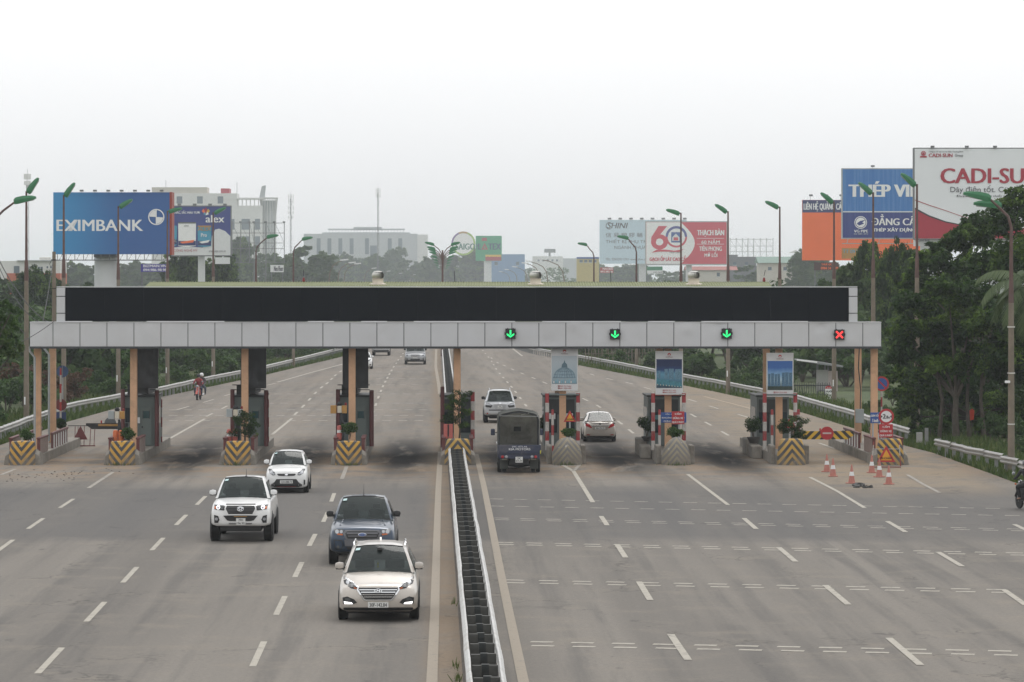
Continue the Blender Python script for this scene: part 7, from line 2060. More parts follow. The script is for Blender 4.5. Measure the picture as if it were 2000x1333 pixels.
MB().lathe([(rr * 1.12, b.lz(388)), (rr * 1.14, b.lz(386))], 28, (cxl, rr, 0)).build('tower_rim', M_BW, b.t)
MB().lohi((b.lx(436), -0.2, b.lz(390)), (b.lx(515), 8, b.lz(386.5))).build('pergola_slab', M_BW, b.t)
for x in range(440, 512, 8): MB().lohi((b.lx(x), 0.2, b.lz(402)), (b.lx(x + 2), 0.7, b.lz(390))).build('pergola_post', M_BW, b.t)
MB().prism_y([(b.lx(506), b.lz(386)), (b.lx(517), b.lz(386)), (b.lx(519), b.lz(362)), (b.lx(511), b.lz(364))], 1, 2).build('roof_sign', M_BG, b.t)
for x, y in ((323, 352), (462, 355)): MB().tube([(b.lx(x), 3, b.lz(378)), (b.lx(x), 3, b.lz(y))], 0.12, 5).build('roof_mast', M_LAT, b.t)
b = building('long pale low building with tall narrow windows far behind the trees', 2300,
    [(593, 457, 815, None, M_BG, 0.0), (815, 458.5, 835, None, M_BW, 0.6), (628, 454, 800, 457, M_BG, 5)],
    [(x, 466, x + 7.5, 497, 0.0) for x in (618.5, 639.6, 661, 683, 713, 757.5, 778)] + [(723, 480, 736, 500, -0.2)], M_BG, wmat=M_WIN)
MB().lohi((b.lx(640), 4, b.lz(449.5)), (b.lx(790), 12, b.lz(446.8))).build('roof_canopy', M_BG, b.t)
MB().lohi((b.lx(690), 3, b.lz(447)), (b.lx(745), 12, b.lz(443.5))).build('roof_canopy', M_BG, b.t)
for x in range(643, 790, 6): MB().lohi((b.lx(x), 5, b.lz(455)), (b.lx(x) + 0.2, 5.3, b.lz(449))).build('canopy_post', M_LAT, b.t)
b = building('white house with an orange wall below it at the left edge', 600, [(-30, 510, 117, 534, M_BW, 0.0), (14, 534.2, 118, None, mat('orange_wall', (0.42, 0.12, 0.07), 0.8), -0.3), (-30, 534.2, 14, None, M_BW, 0.0)],
    [(27, 520, 38, 534, 0.0), (74, 521.5, 78, 533, 0.0), (79, 521.5, 83.5, 533, 0.0), (55, 520.5, 58, 524.5, 0.0), (62, 520.5, 65, 524.5, 0.0), (91, 520.5, 94, 524.5, 0.0), (98, 520.5, 101, 524.5, 0.0)], M_BW, 'white_house', 'house', M_WIN, 9)
MB().lohi((b.lx(34), -0.6, b.lz(510)), (b.lx(106), 8, b.lz(508.6))).build('roof_slab', M_BG, b.t)
MB().lathe([(1.0, b.lz(508)), (1.0, b.lz(503)), (0.3, b.lz(502))], 16, (b.lx(84), 3, 0)).build('water_tank', M_GALV, b.t, smooth=True)
building('plain blue warehouse right of the far green billboard', 1900, [(958, 497, 1025, None, mat('blue_cladding', (0.16, 0.27, 0.44), 0.7, 0, 0.05), 0.0)], [(966, 512, 972, 518, 0), (1008, 512, 1014, 518, 0)], M_BG, 'blue_warehouse', 'warehouse', M_WIN)
building('pale distant block far down the road', 2600, [(1040, 501, 1100, None, M_BW, 0.0), (1100, 505, 1126, None, M_BG, 0.0)], [(1050 + 9 * k, 507, 1054 + 9 * k, 511, 0) for k in range(5)], M_BW, 'distant_block', 'building', M_WIN)
building('yellow and blue shop front left of the pale blue billboard', 1500, [(1127, 506, 1170, None, mat('shop_ochre', (0.45, 0.36, 0.12), 0.7), 0.0), (1127, 502.5, 1170, 506, M_SIGN_BLUE, -0.2)], [(1132 + 9 * k, 508, 1138 + 9 * k, 513, 0) for k in range(4)], M_BG, 'shop_front', 'shop', M_WIN)
building('dark grey block under the pale lattice frame', 1250, [(1424, 502, 1477, None, mat('render_dark_grey', (0.15, 0.155, 0.165), 0.8), 0.0), (1424, 498, 1441, 502, MATS['render_dark_grey'], 1.0)], [(1432, 512, 1438, 518, 0), (1455, 512, 1461, 518, 0)], M_BG, 'grey_block', 'building', M_WIN)
b = building('low house with a faded red roof right of the anniversary billboard', 1150, [(1345, 528, 1425, None, M_BW2, 0.0)], [(1360, 533, 1366, 540, 0), (1400, 533, 1406, 540, 0)], M_BG, 'red_roof_house', 'house', M_WIN)
MB().prism_x([(-0.8, b.lz(528)), (6.5, b.lz(520.5)), (14, b.lz(528))], b.lx(1339), b.lx(1441)).build('roof', mat('faded_red_tile', (0.30, 0.10, 0.085), 0.8, 0, 0.15, 0.5), b.t)
b = building('pale shed with a green roof behind the trees left of the orange billboard', 1100, [(1484, 513, 1560, None, M_BW2, 0.0)], [(1500, 522, 1507, 528, 0), (1530, 522, 1537, 528, 0)], M_BG, 'green_roof_shed', 'shed', M_WIN)
MB().prism_x([(-0.8, b.lz(514)), (8, b.lz(501.5)), (16, b.lz(514))], b.lx(1480), b.lx(1563)).build('roof', mat('faded_green_sheet', (0.14, 0.22, 0.18), 0.7, 0, 0.1), b.t)
MB().prism_y([(b.lx(1545), b.lz(494)), (b.lx(1568), b.lz(494)), (b.lx(1560), b.lz(488))], 10, 16).build('rear_gable', M_BW, b.t)

# ---------------------------------------------------------------- telecom masts
def mast(label, px, y_top, Z, w, m, ants):
    s = S(Z)
    t = thing('telecom_mast', label, 'mast', ((px - CX) / s, Z, 0))
    h = H - (y_top - CY) / s
    r_ = w / s / 2
    for k in range(3):
        a = 2 * math.pi * k / 3 + 0.4
        MB().tube([(r_ * math.cos(a), r_ * math.sin(a), 0), (r_ * 0.7 * math.cos(a), r_ * 0.7 * math.sin(a), h * 0.96)], max(0.04, 0.35 / s), 5).build('leg', m, t)
    n = int(h / 1.4)
    for k in range(n):
        z0, z1 = k * h * 0.96 / n, (k + 1) * h * 0.96 / n
        a = 2 * math.pi * (k % 3) / 3 + 0.4
        c = a + 2 * math.pi / 3
        MB().tube([(r_ * math.cos(a), r_ * math.sin(a), z0), (r_ * math.cos(c), r_ * math.sin(c), z1)], max(0.025, 0.25 / s), 4).build('brace', m, t)
    for dz, spread, hh in ants:
        for k in range(4):
            a = 2 * math.pi * k / 4 + 0.3 + dz
            x, y = spread / s * math.cos(a), spread / s * math.sin(a)
            MB().lohi((x - 0.14, y - 0.1, h - dz / s - hh / s), (x + 0.14, y + 0.1, h - dz / s)).build('antenna', M_PW, t)
            MB().tube([(0, 0, h - dz / s - hh / s / 2), (x, y, h - dz / s - hh / s / 2)], 0.04, 4).build('bracket', m, t)
    MB().tube([(0, 0, h * 0.9), (0, 0, h + 10 / s)], 0.03, 4).build('rod', m, t)
mast('pale telecom mast behind the leftmost tall street lamp', 53.5, 340, 480, 7, M_LATW, ((0, 5, 11), (14, 4.5, 8)))
mast('telecom mast with stacked antennas right of the white office block', 568, 380, 1400, 4.5, M_LAT, ((0, 5, 10), (10, 6, 8), (22, 5, 8), (33, 5, 6), (42, 4.5, 6)))
mast('slim telecom mast in front of the long pale building', 738.5, 368, 1500, 4, M_LAT, ((0, 4, 10), (11, 4, 8)))
# ================================================================ street lamps, poles, cables, shelter
M_LCONC = mat('lamp_concrete', (0.20, 0.165, 0.125), 0.85, 0, 0.2, 1.5, dirt=0.4, dirtcol=(0.10, 0.08, 0.06), bump=0.3)
M_LRUST = mat('lamp_rusty_steel', (0.115, 0.065, 0.055), 0.7, 0, 0.3, 2.5, dirt=0.4, dirtcol=(0.08, 0.08, 0.08))
M_LGREEN = mat('lamp_green', (0.024, 0.155, 0.06), 0.45, 0, 0.1)
M_LGLASS = mat('lamp_glass', (0.35, 0.40, 0.37), 0.2)
def head(parent, loc, ang, tilt, L=0.95, w=0.34):
    """cobra head: wedge housing with a glass underside, pointing along ang in plan, nose raised by tilt"""
    rot = Matrix.Rotation(ang, 3, 'Z') @ Matrix.Rotation(-tilt, 3, 'Y')
    rings = []
    for x, ww, zt, zb in ((0.0, 0.55, 0.12, -0.10), (0.12, 0.95, 0.20, -0.12), (0.45, 1.0, 0.20, -0.11), (0.85, 0.85, 0.12, -0.08), (1.0, 0.6, 0.05, -0.06)):
        rings.append([tuple(rot @ Vector((x * L, y * ww * w / 2, z)) + Vector(loc)) for y, z in ((-1, zb), (-1, zt * 0.3), (-0.55, zt), (0.55, zt), (1, zt * 0.3), (1, zb))])
    h = MB().loft(rings).build('lamp_head', M_LGREEN, parent)
    g = [tuple(rot @ Vector((x * L, y * w / 2, -0.115)) + Vector(loc)) for x, y in ((0.3, -0.8), (0.9, -0.6), (0.9, 0.6), (0.3, 0.8))]
    g2 = [tuple(rot @ Vector((x * L, y * w / 2, -0.08)) + Vector(loc)) for x, y in ((0.3, -0.8), (0.9, -0.6), (0.9, 0.6), (0.3, 0.8))]
    MB().loft([g2, g]).build('lens', M_LGLASS, h)
def spike_lamp(px, y_top, Z, side, label, tilt=0.6, L=1.0):
    """tall concrete post, rusty steel top, one green head raised towards the road"""
    s = S(Z)
    h = H - (y_top + 10 - CY) / s
    t = thing('street_lamp', label, 'street lamp', ((px - CX) / s, Z, 0), 0, 'tall green-headed street lamps')
    MB().tube([(0, 0, -0.1), (0, 0, h * 0.62)], [0.16, 0.115], 12).build('post', M_LCONC, t, smooth=True)
    MB().tube([(0, 0, h * 0.62), (0, 0, h * 0.70), (0, 0, h * 0.71), (0, 0, h)], [0.125, 0.10, 0.075, 0.055], 10).build('upper_post', M_LRUST, t, smooth=True)
    MB().tube([(0, 0, h - 0.1), (side * 0.12, 0, h), (side * 0.3, -0.1, h + 0.02)], 0.05, 8).build('arm', M_LRUST, t)
    head(t, (side * 0.12, -0.05, h - 0.12), 0.0 if side > 0 else math.pi, tilt, L, 0.34)
    MB().lohi((-0.10, -0.17, 1.2), (-0.03, -0.13, 1.62)).build('marker_strip', M_PW, t)
def arm_lamp(px, y_top, Z, side, label, reach, heads=1, grp='curved arm street lamps', L=1.0, headm=None):
    s = S(Z)
    h = H - (y_top - CY) / s
    t = thing('arm_street_lamp', label, 'street lamp', ((px - CX) / s, Z, 0), 0, grp)
    MB().tube([(0, 0, -0.1), (0, 0, h * 0.62)], [0.15, 0.11], 12).build('post', M_LCONC, t, smooth=True)
    MB().tube([(0, 0, h * 0.62), (0, 0, h * 0.70), (0, 0, h - 1.2), (side * 0.12, 0, h - 0.75), (side * 0.45, 0, h - 0.42), (side * reach, 0, h - 0.05)], [0.12, 0.09, 0.065, 0.06, 0.055, 0.045], 10).build('arm', M_LRUST, t, smooth=True)
    head(t, (side * reach, 0, h - 0.03), 0.0 if side > 0 else math.pi, 0.22, L, 0.36)
    if heads > 1: head(t, (side * reach * 0.35, 0.8, h - 0.30), 0.0 if side > 0 else math.pi, 0.1, L, 0.36)
    return t
spike_lamp(51.5, 364, 195, 1, 'leftmost tall green-headed street lamp in front of the pale mast', 1.0)
spike_lamp(124.5, 371, 215, 1, 'tall green-headed street lamp at the left end of the blue bank billboard', 1.0)
spike_lamp(231, 393, 240, 1, 'tall green-headed street lamp in front of the middle of the blue bank billboard', 0.6)
spike_lamp(327, 402, 262, 1, 'tall green-headed street lamp at the right end of the blue bank billboard', 0.3)
spike_lamp(416.5, 405, 282, 1, 'tall green-headed street lamp in front of the paint billboard', 0.5)
spike_lamp(1330, 406, 256, -1, 'tall green-headed street lamp in front of the big 60', 0.35)
spike_lamp(1422, 403, 252, -1, 'tall green-headed street lamp at the right end of the anniversary billboard', 0.65)
spike_lamp(1523, 394, 244, -1, 'tall green-headed street lamp left of the orange billboard', 0.5)
spike_lamp(1629, 384, 229, -1, 'tall green-headed street lamp in front of the orange billboard', 0.75)
spike_lamp(1705.5, 366, 208, -1, 'tall green-headed street lamp in front of the steel billboard', 0.75)
spike_lamp(1791, 350, 190, -1, 'tall green-headed street lamp at the left edge of the white cable billboard', 0.75)
arm_lamp(-12, 394, 168, 1, 'curved arm street lamp cut by the left edge of the picture', 0.95, L=1.05)
arm_lamp(500, 464, 300, 1, 'curved arm street lamp left of the empty lattice frame edge', 0.9)
arm_lamp(573, 468, 330, 1, 'curved arm street lamp below the antenna mast right of the lattice frame', 0.8)
arm_lamp(1160, 479, 370, -1, 'curved arm street lamp left of the pale blue billboard', 0.7)
arm_lamp(1243, 466, 315, -1, 'curved arm street lamp in front of the pale blue billboard', 0.7)
t = arm_lamp(1975, 388, 147.5, -1, 'concrete pole at the right edge with two green heads on a curved arm', 0.85, 2, L=1.15)
for z in (2.0, 4.1, 6.0): MB().lathe([(0.158, z), (0.158, z + 0.05)], 12).build('band', M_GALV, t)
MB().lohi((-0.28, -0.3, 3.72), (-0.08, -0.1, 3.82)).build('camera', M_PW, t, bevel=0.02)
# double lamps on the median, one behind the other
for k, Z in enumerate((378, 427, 458, 500, 582, 667, 771, 908, 1063)):
    t = thing('double_street_lamp', 'green double-armed street lamp on the median, %s in the receding row' % ['nearest', 'second', 'third', 'fourth', 'fifth', 'sixth', 'seventh', 'eighth', 'farthest'][k], 'street lamp', (-135.6 / F * Z, Z, 0), 0, 'double street lamps on the median')
    MB().tube([(0, 0, 0), (0, 0, 7.5), (0, 0, 7.6), (0, 0, 11.2)], [0.20, 0.14, 0.11, 0.08], 10).build('post', M_LRUST, t, smooth=True)
    for sd in (-1, 1):
        MB().tube([(0, 0, 10.2), (sd * 0.15, 0, 10.9), (sd * 0.45, 0, 11.35), (sd * 1.0, 0, 11.75)], 0.05, 7).build('arm', M_LRUST, t, smooth=True)
        head(t, (sd * 0.9, 0, 11.72), 0.0 if sd > 0 else math.pi, 0.3, 1.0, 0.36)
# far single lamps with pale heads along both edges
M_LPALE = mat('lamp_pale', (0.60, 0.61, 0.60), 0.4)
def far_lamp(pole_px, head_px, y, label):
    Z = 3.1 * F / (CY - y)
    s = S(Z)
    t = thing('far_street_lamp', label, 'street lamp', ((pole_px - CX) / s, Z, 0), 0, 'far street lamps with pale heads')
    dx = (head_px - pole_px) / s
    MB().tube([(0, 0, 0), (0, 0, 8.0), (dx * 0.08, 0, 9.4), (dx * 0.3, 0, 10.3), (dx * 0.7, 0, 10.85), (dx, 0, 11.0)], [0.13, 0.09, 0.08, 0.07, 0.06, 0.06], 7).build('post', M_LCONC, t, smooth=True)
    sd = 1 if dx > 0 else -1
    MB().loft([[(dx + sd * a, y_, 11.0 + b + c) for y_, c in ((-w, 0), (w, 0), (w * 0.6, 0.2), (-w * 0.6, 0.2))] for a, w, b in ((-0.3, 0.1, 0.0), (0.05, 0.2, 0.03), (0.7, 0.18, 0.1), (0.95, 0.1, 0.12))]).build('lamp_head', M_LPALE, t)
fl = [(642.7, 668, 510, 'largest'), (660, 684, 515, 'second'), (672, 695, 517, 'third'), (712, 728, 525.5, 'fourth'), (745, 757, 531, 'fifth'), (770, 781, 535, 'sixth'), (800, 808, 537.5, 'seventh'), (826, 833, 541, 'smallest')]
for p, h_, y, w in fl: far_lamp(p, h_, y, '%s of the pale-headed far street lamps left of the median row' % w)
for p, h_, y, w in ((1102, 1060, 508.5, 'largest'), (1070, 1038, 513, 'second'), (1054, 1029, 516, 'third'), (1030, 1008, 523, 'fourth'), (1010, 992, 528, 'fifth'), (996, 980, 532, 'smallest')): far_lamp(p, h_, y, '%s of the pale-headed far street lamps right of the median row' % w)
# utility pole and cables at the left
s = S(174)
t = thing('utility_pole', 'weathered concrete utility pole behind the left end panel of the gantry', 'pole', ((105.5 - CX) / s, 174, 0))
hp = H - (492 - CY) / s
MB().tube([(0, 0, -0.1), (0, 0, hp)], [0.13, 0.085], 12).build('post', M_LCONC, t, smooth=True)
MB().tube([(-0.12, -0.1, hp - 0.4), (0.12, -0.1, hp - 0.4)], 0.03, 6).build('clamp', M_BLACK, t)
MB().tube([(-0.1, -0.12, hp - 0.4), (-0.2, -0.12, hp - 0.6), (-0.12, -0.12, hp - 0.75), (-0.05, -0.12, hp - 0.6)], 0.014, 5).build('cable_loop', M_BLACK, t)
MB().tube([(-0.2, -0.1, hp - 1.78), (0.25, -0.1, hp - 1.78)], 0.02, 6).build('bracket', M_BLACK, t)
def cable(a, b, sag, label, r_=0.016):
    a, b = Vector(a), Vector(b)
    pts = [a.lerp(b, k / 14) - Vector((0, 0, sag * 4 * (k / 14) * (1 - k / 14))) - a for k in range(15)]
    ptag(MB().tube(pts, r_, 5).build('overhead_cable', M_BLACK, loc=a, smooth=True), label, 'cable', 'cables at the left end of the gantry')
cable(P(-6, 500, 168), P(98, 632, 160), 0.45, 'black overhead cable sagging from the left edge to the gantry beam, upper one', 0.022)
cable(P(-6, 512, 168), P(92, 634, 160), 0.65, 'black overhead cable sagging from the left edge to the gantry beam, lower one')
cable(P(-5, 520, 168), P(49, 652, 194), 0.6, 'thin cable hanging steeply to the leftmost tall street lamp')
cable(P(0, 684, 150), P(108, 626, 159), 0.15, 'cable crossing the left end of the white beam')
cable(P(104, 510, 173.5), P(84, 628, 160.5), 0.1, 'thin cable dropping from the utility pole to the beam')
# bus shelter, fence and kilometre stone on the right verge
Z = 246.0
s = S(Z)
t = thing('bus_shelter', 'bus shelter with a tilted grey roof beyond the right crash barrier', 'bus shelter', ((1602 - CX) / s, Z, 0))
def bx_(px): return (px - 1602) / s
def bz_(py): return H - (py - CY) / s
MB().prism_y([(bx_(1554), bz_(704)), (bx_(1554), bz_(701.5)), (bx_(1594), bz_(706)), (bx_(1645), bz_(714.5)), (bx_(1644), bz_(717.5)), (bx_(1594), bz_(711))], -0.9, 1.2).build('roof', mat('shelter_roof', (0.22, 0.23, 0.23), 0.5), t)
MB().prism_y([(bx_(1554), bz_(704.2)), (bx_(1554), bz_(701.2)), (bx_(1594), bz_(705.6)), (bx_(1594), bz_(709))], -0.95, -0.905).build('roof_edge', M_PW, t)
for px in (1597, 1612, 1618): MB().lohi((bx_(px) - 0.06, 0.1, 0), (bx_(px) + 0.06, 0.22, bz_(711))).build('post', M_LAT, t)
MB().lohi((bx_(1594.5), 0.0, 0.35), (bx_(1617), 0.08, bz_(723))).build('panel', mat('shelter_panel', (0.33, 0.33, 0.31), 0.4), t)
MB().lohi((bx_(1617.5), 0.0, 0.35), (bx_(1636), 0.08, bz_(725))).build('panel', mat('shelter_panel_red', (0.42, 0.36, 0.34), 0.4), t)
MB().lohi((bx_(1598), -0.5, 0.4), (bx_(1632), -0.1, 0.46)).build('bench', M_LAT, t)
t = thing('picket_fence', 'dark metal picket fence in front of the bus shelter', 'fence', ((1578 - CX) / S(243), 243, 0))
for k in range(24): MB().lohi((-1.3 + 0.12 * k - 0.02, -0.02, 0.0), (-1.3 + 0.12 * k + 0.02, 0.02, 1.0 + 0.05 * (k % 2))).build('picket', M_STEEL_DARK, t)
for z in (0.25, 0.85): MB().lohi((-1.35, 0.025, z - 0.03), (1.55, 0.06, z + 0.03)).build('rail', M_STEEL_DARK, t)
g = G(1618.5, 781.5)
t = thing('kilometre_stone', 'white kilometre stone with a red cap reading HA NOI 26 Km', 'milestone', g)
k_ = 13.0 / S(g.y) / 2
MB().lohi((-k_, 0, -0.05), (k_, 0.18, 0.74)).build('stone', M_PW, t, bevel=0.015)
MB().prism_y([(-k_ - 0.002, 0.742)] + [(-k_ * math.cos(math.pi * q / 10), 0.742 + 0.20 * math.sin(math.pi * q / 10)) for q in range(11)] + [(k_ + 0.002, 0.742)], -0.004, 0.184).build('cap', M_SIGN_RED, t)
lettering(t, 'QL 18', -k_ * 0.5, 0.77, k_ * 0.5, 0.84, -0.004, M_PW, 0.02)
lettering(t, 'HÀ NỘI', -k_ * 0.85, 0.48, k_ * 0.85, 0.66, -0.0005, M_INK, 0.03)
lettering(t, '26 Km', -k_ * 0.7, 0.26, k_ * 0.7, 0.40, -0.0005, M_INK, 0.03)
# ================================================================ trees, bushes, grass
def crown(rs, lobes, per_m2, leaf, clump=0.30, per=46, flat=0.45, droop=0.15, aspect=2.0):
    """leaf clumps over the shells of overlapping lobes (x, y, z, r)"""
    cs, rr = [], []
    for x, y, z, r_ in lobes:
        n = max(5, int(per_m2 * 4 * math.pi * r_ * r_ / per))
        for _ in range(n):
            d = rs.normal(size=3)
            d /= np.linalg.norm(d)
            if d[2] < -0.35: d[2] *= -0.6
            q = rs.uniform(0.72, 1.06) if rs.rand() < 0.8 else rs.uniform(0.3, 0.7)
            cs.append((x + d[0] * r_ * q, y + d[1] * r_ * q, z + d[2] * r_ * q * 0.85))
            rr.append(r_ * clump * rs.uniform(0.6, 1.2))
    return leaves(rs, cs, rr, per, leaf, flat, droop, aspect)
def limbs(h0, lobes, r0, rs):
    m = MB()
    fork = h0 * 0.5
    m.tube([(0, 0, -0.2), (rs.normal() * 0.1, rs.normal() * 0.1, fork * 0.5), (rs.normal() * 0.2, rs.normal() * 0.2, fork)], [r0, r0 * 0.8, r0 * 0.62], 9)
    for x, y, z, r_ in lobes[:9]:
        m.tube([(0, 0, fork * 0.85), (x * 0.45, y * 0.45, fork + (z - fork) * 0.5), (x * 0.95, y * 0.95, z)], [r0 * 0.45, r0 * 0.28, r0 * 0.08], 6)
    return m
def proto(seed, h, w, nl, leafm, leaf=0.46, dens=30, low=0.2, name='tree'):
    rs = np.random.RandomState(seed)
    lobes = []
    for k in range(nl):
        f = low + (0.92 - low) * (k + 0.5) / nl
        spread = w / 2 * math.sqrt(max(0.02, 1 - ((f - 0.50) / 0.56) ** 2)) * 0.74
        a = k * 2.4 + rs.uniform(-0.5, 0.5)
        q = rs.uniform(0.25, 1.0)
        lobes.append((math.cos(a) * spread * q, math.sin(a) * spread * q, h * f, w * rs.uniform(0.19, 0.30) * (1.1 - 0.4 * abs(f - 0.5))))
    lobes.append((rs.normal() * 0.3, rs.normal() * 0.3, h * 0.90, w * 0.14))
    v, q = crown(rs, lobes, dens, leaf)
    return quads_mesh('crown', v, q, leafm), limbs(h * 0.55, lobes, 0.16, rs).mesh('trunk', M_BARK), h, w
PROTO = [proto(101, 10, 7.5, 11, M_LEAF2), proto(102, 10, 6.0, 11, M_LEAF2), proto(103, 10, 8.5, 13, M_LEAF), proto(104, 10, 5.0, 10, M_LEAF2, low=0.15), proto(105, 10, 9.0, 12, M_LEAF)]
rt = random.Random(21)
def far_tree(px, y_top, Z, wpx, label, group):
    s = S(Z)
    cr, tr, h, w = PROTO[rt.randrange(5)]
    top = H - (y_top - CY) / s
    t = thing('tree', label, 'tree', ((px - CX) / s, Z, -0.1), rt.uniform(0, 6.28), group)
    t.scale = (wpx / s / w, wpx / s / w, top / h)
    link('crown', cr, t)
    link('trunk', tr, t)
BELTS = [
 ('leafy tree in front of the white house', 'trees before the white house', 405, 438, [(35, 546, 110), (88, 533, 95), (-5, 536, 90), (130, 560, 80)]),
 ('hazy tree behind the blue bank billboard', 'trees behind the bank billboard', 630, 720, [(150, 516, 75), (190, 520, 70), (250, 511, 75), (285, 520, 60), (215, 525, 70), (320, 516, 60), (118, 530, 60)]),
 ('green tree in front of the paint billboard foot', 'trees below the paint billboard', 517, 555, [(366, 486, 70), (400, 500, 65), (430, 506, 60), (340, 515, 55)]),
 ('hazy tree around the empty lattice frame', 'trees round the lattice frame', 705, 795, [(468, 468, 48), (498, 476, 46), (528, 496, 50), (550, 505, 40), (452, 500, 40)]),
 ('green tree below the antenna mast', 'trees below the antenna mast', 615, 675, [(600, 477, 72), (572, 500, 55), (632, 494, 55), (545, 512, 50)]),
 ('hazy tree in the row before the long pale building', 'trees before the long pale building', 840, 1020, [(662, 498, 48), (690, 505, 46), (716, 503, 44), (745, 498, 44), (770, 489, 48), (798, 506, 44), (824, 508, 40), (845, 497, 42), (875, 505, 44)]),
 ('big round hazy tree below the far green billboard', 'trees below the green billboard', 900, 960, [(925, 486, 74), (955, 508, 44), (896, 500, 50)]),
 ('faint far tree right of the median lamps', 'far trees right of the median lamps', 1170, 1425, [(1012, 530, 40), (1040, 520, 44), (1068, 517, 42), (1098, 518, 44), (1130, 518, 46), (1158, 520, 40)]),
 ('hazy tree below the pale blue billboard pair', 'trees below the pair of billboards', 810, 930, [(1188, 521, 48), (1222, 519, 46), (1252, 523, 44), (1300, 524, 46), (1335, 527, 44), (1368, 530, 44), (1398, 527, 44)]),
 ('hazy tree between the anniversary and orange billboards', 'trees before the sheds', 705, 795, [(1432, 522, 50), (1464, 513, 46), (1492, 524, 46), (1516, 508, 44), (1540, 506, 44), (1480, 532, 50)]),
 ('green tree at the foot of the orange billboard', 'trees below the orange billboard', 570, 615, [(1566, 489, 58), (1592, 496, 55), (1618, 508, 50), (1640, 514, 50)]),
 ('tall green tree right of the gantry end', 'trees at the right end of the gantry', 285, 325, [(1662, 502, 75), (1698, 486, 80), (1735, 486, 80), (1775, 490, 80), (1640, 540, 70), (1610, 560, 70)]),
 ('hazy tree seen under the left of the gantry', 'trees seen under the left of the gantry', 379, 459, [(150, 560, 95), (215, 590, 90), (270, 575, 90), (330, 585, 90), (385, 575, 85), (440, 590, 85), (500, 580, 80), (560, 590, 75), (615, 600, 60)]),
 ('hazy tree seen under the right of the gantry', 'trees seen under the right of the gantry', 390, 482, [(1290, 600, 60), (1340, 580, 70), (1390, 575, 75), (1440, 570, 80), (1490, 570, 80), (1545, 570, 80), (1600, 575, 80), (1650, 580, 80)]),
]
for lab, grp, za, zb, lst in BELTS:
    far = 2.1 if za > 800 else 1.7 if za > 550 else 1.0
    for k, (px, yt, w) in enumerate(sorted(lst)):
        far_tree(px, yt + rt.uniform(-3, 3), rt.uniform(za, zb) * far, w * rt.uniform(1.2, 1.55), '%s, %s' % (lab, 'leftmost in its row' if k == 0 else 'rightmost in its row' if k == len(lst) - 1 else ['', 'second', 'third', 'fourth', 'fifth', 'sixth', 'seventh', 'eighth', 'ninth'][k] + ' from left in its row'), grp)
# the wood along the horizon reads as one mass
rs = np.random.RandomState(9)
cs, rr = [], []
for k in range(900):
    x = rs.uniform(-600, 600)
    z = rs.uniform(1.0, 13.5 + 3.0 * math.sin(x * 0.03) + 2 * math.sin(x * 0.11 + 1))
    Zf = 2000 + rs.uniform(0, 120)
    if abs(x + 0.02 * Zf) < 22: continue
    cs.append((x, Zf, z))
    rr.append(rs.uniform(2.4, 4.6))
v, q = leaves(rs, cs, rr, 40, 1.9, 0.4)
ptag(link('far_wood', quads_mesh('far_wood', v, q, M_LEAF2)), 'far-off wood along the horizon on both sides of the road', kind='stuff')
# near trees at the right edge, lobes set out from the photograph
def near_tree(label, name, base_px, Z, lobes_px, seed, leafm, leaf=0.28, dens=120, trunks=((0, 0),), r0=0.2, depth=2.2):
    s = S(Z)
    rs = np.random.RandomState(seed)
    bx0 = (base_px - CX) / s
    t = thing(name, label, 'tree', (bx0, Z, 0))
    lobes = []
    for px, py, rp in lobes_px:
        lobes.append(((px - CX) / s - bx0, rs.uniform(-depth, depth), H - (py - CY) / s, rp / s))
    v, q = crown(rs, lobes, dens, leaf, 0.26, 40, 0.5, 0.2, 2.2)
    link('crown', quads_mesh('crown', v, q, leafm), t)
    m = limbs(max(l[2] for l in lobes) * 0.7, lobes, r0, rs)
    for dx, dy in trunks[1:]:
        m.tube([(dx, dy, -0.2), (dx + rs.normal() * 0.15, dy, 2.0), (dx + rs.normal() * 0.3, dy, 4.5)], [0.11, 0.09, 0.06], 7)
    m.build('trunk', M_BARK, t)
near_tree('tall dark tree at the right edge in front of the white billboard', 'shade_tree', 1925, 193, [(1815, 520, 42), (1860, 492, 42), (1905, 468, 48), (1950, 452, 55), (1985, 405, 42), (2030, 430, 60), (1800, 562, 38), (1990, 520, 70), (1925, 535, 60), (1870, 545, 50), (2040, 520, 70)], 31, M_LEAF)
near_tree('broad bright-topped tree at the right edge beside the gantry end', 'shade_tree', 1868, 177, [(1795, 600, 40), (1850, 582, 50), (1905, 598, 50), (1762, 655, 32), (1812, 650, 48), (1872, 662, 58), (1932, 640, 60), (1782, 705, 42), (1842, 722, 52), (1902, 722, 58), (1962, 700, 62), (2010, 640, 60), (2015, 730, 60)], 32, M_LEAF, trunks=((0, 0), (-0.8, 0.6), (0.7, 0.4), (1.4, -0.3)))
near_tree('dark undergrowth of small trees below the broad tree at the right edge', 'small_tree', 1900, 184, [(1765, 768, 34), (1795, 792, 34), (1770, 815, 26), (1835, 785, 40), (1880, 790, 42), (1930, 790, 46), (1978, 790, 50), (2015, 830, 45), (1800, 838, 26), (1850, 835, 32), (1935, 850, 32), (1900, 835, 30), (1980, 860, 35), (2030, 780, 50), (1755, 850, 22), (1785, 862, 20), (1825, 860, 24), (1870, 865, 24), (1905, 868, 22), (1760, 735, 30), (1800, 750, 34), (1860, 750, 40), (1920, 755, 40)], 33, M_LEAF, 0.26, 100, trunks=((0, 0), (-1.5, 0.3), (-0.9, -0.6), (0.9, 0.2), (1.6, -0.5), (2.2, 0.4), (0.4, -1.0)))
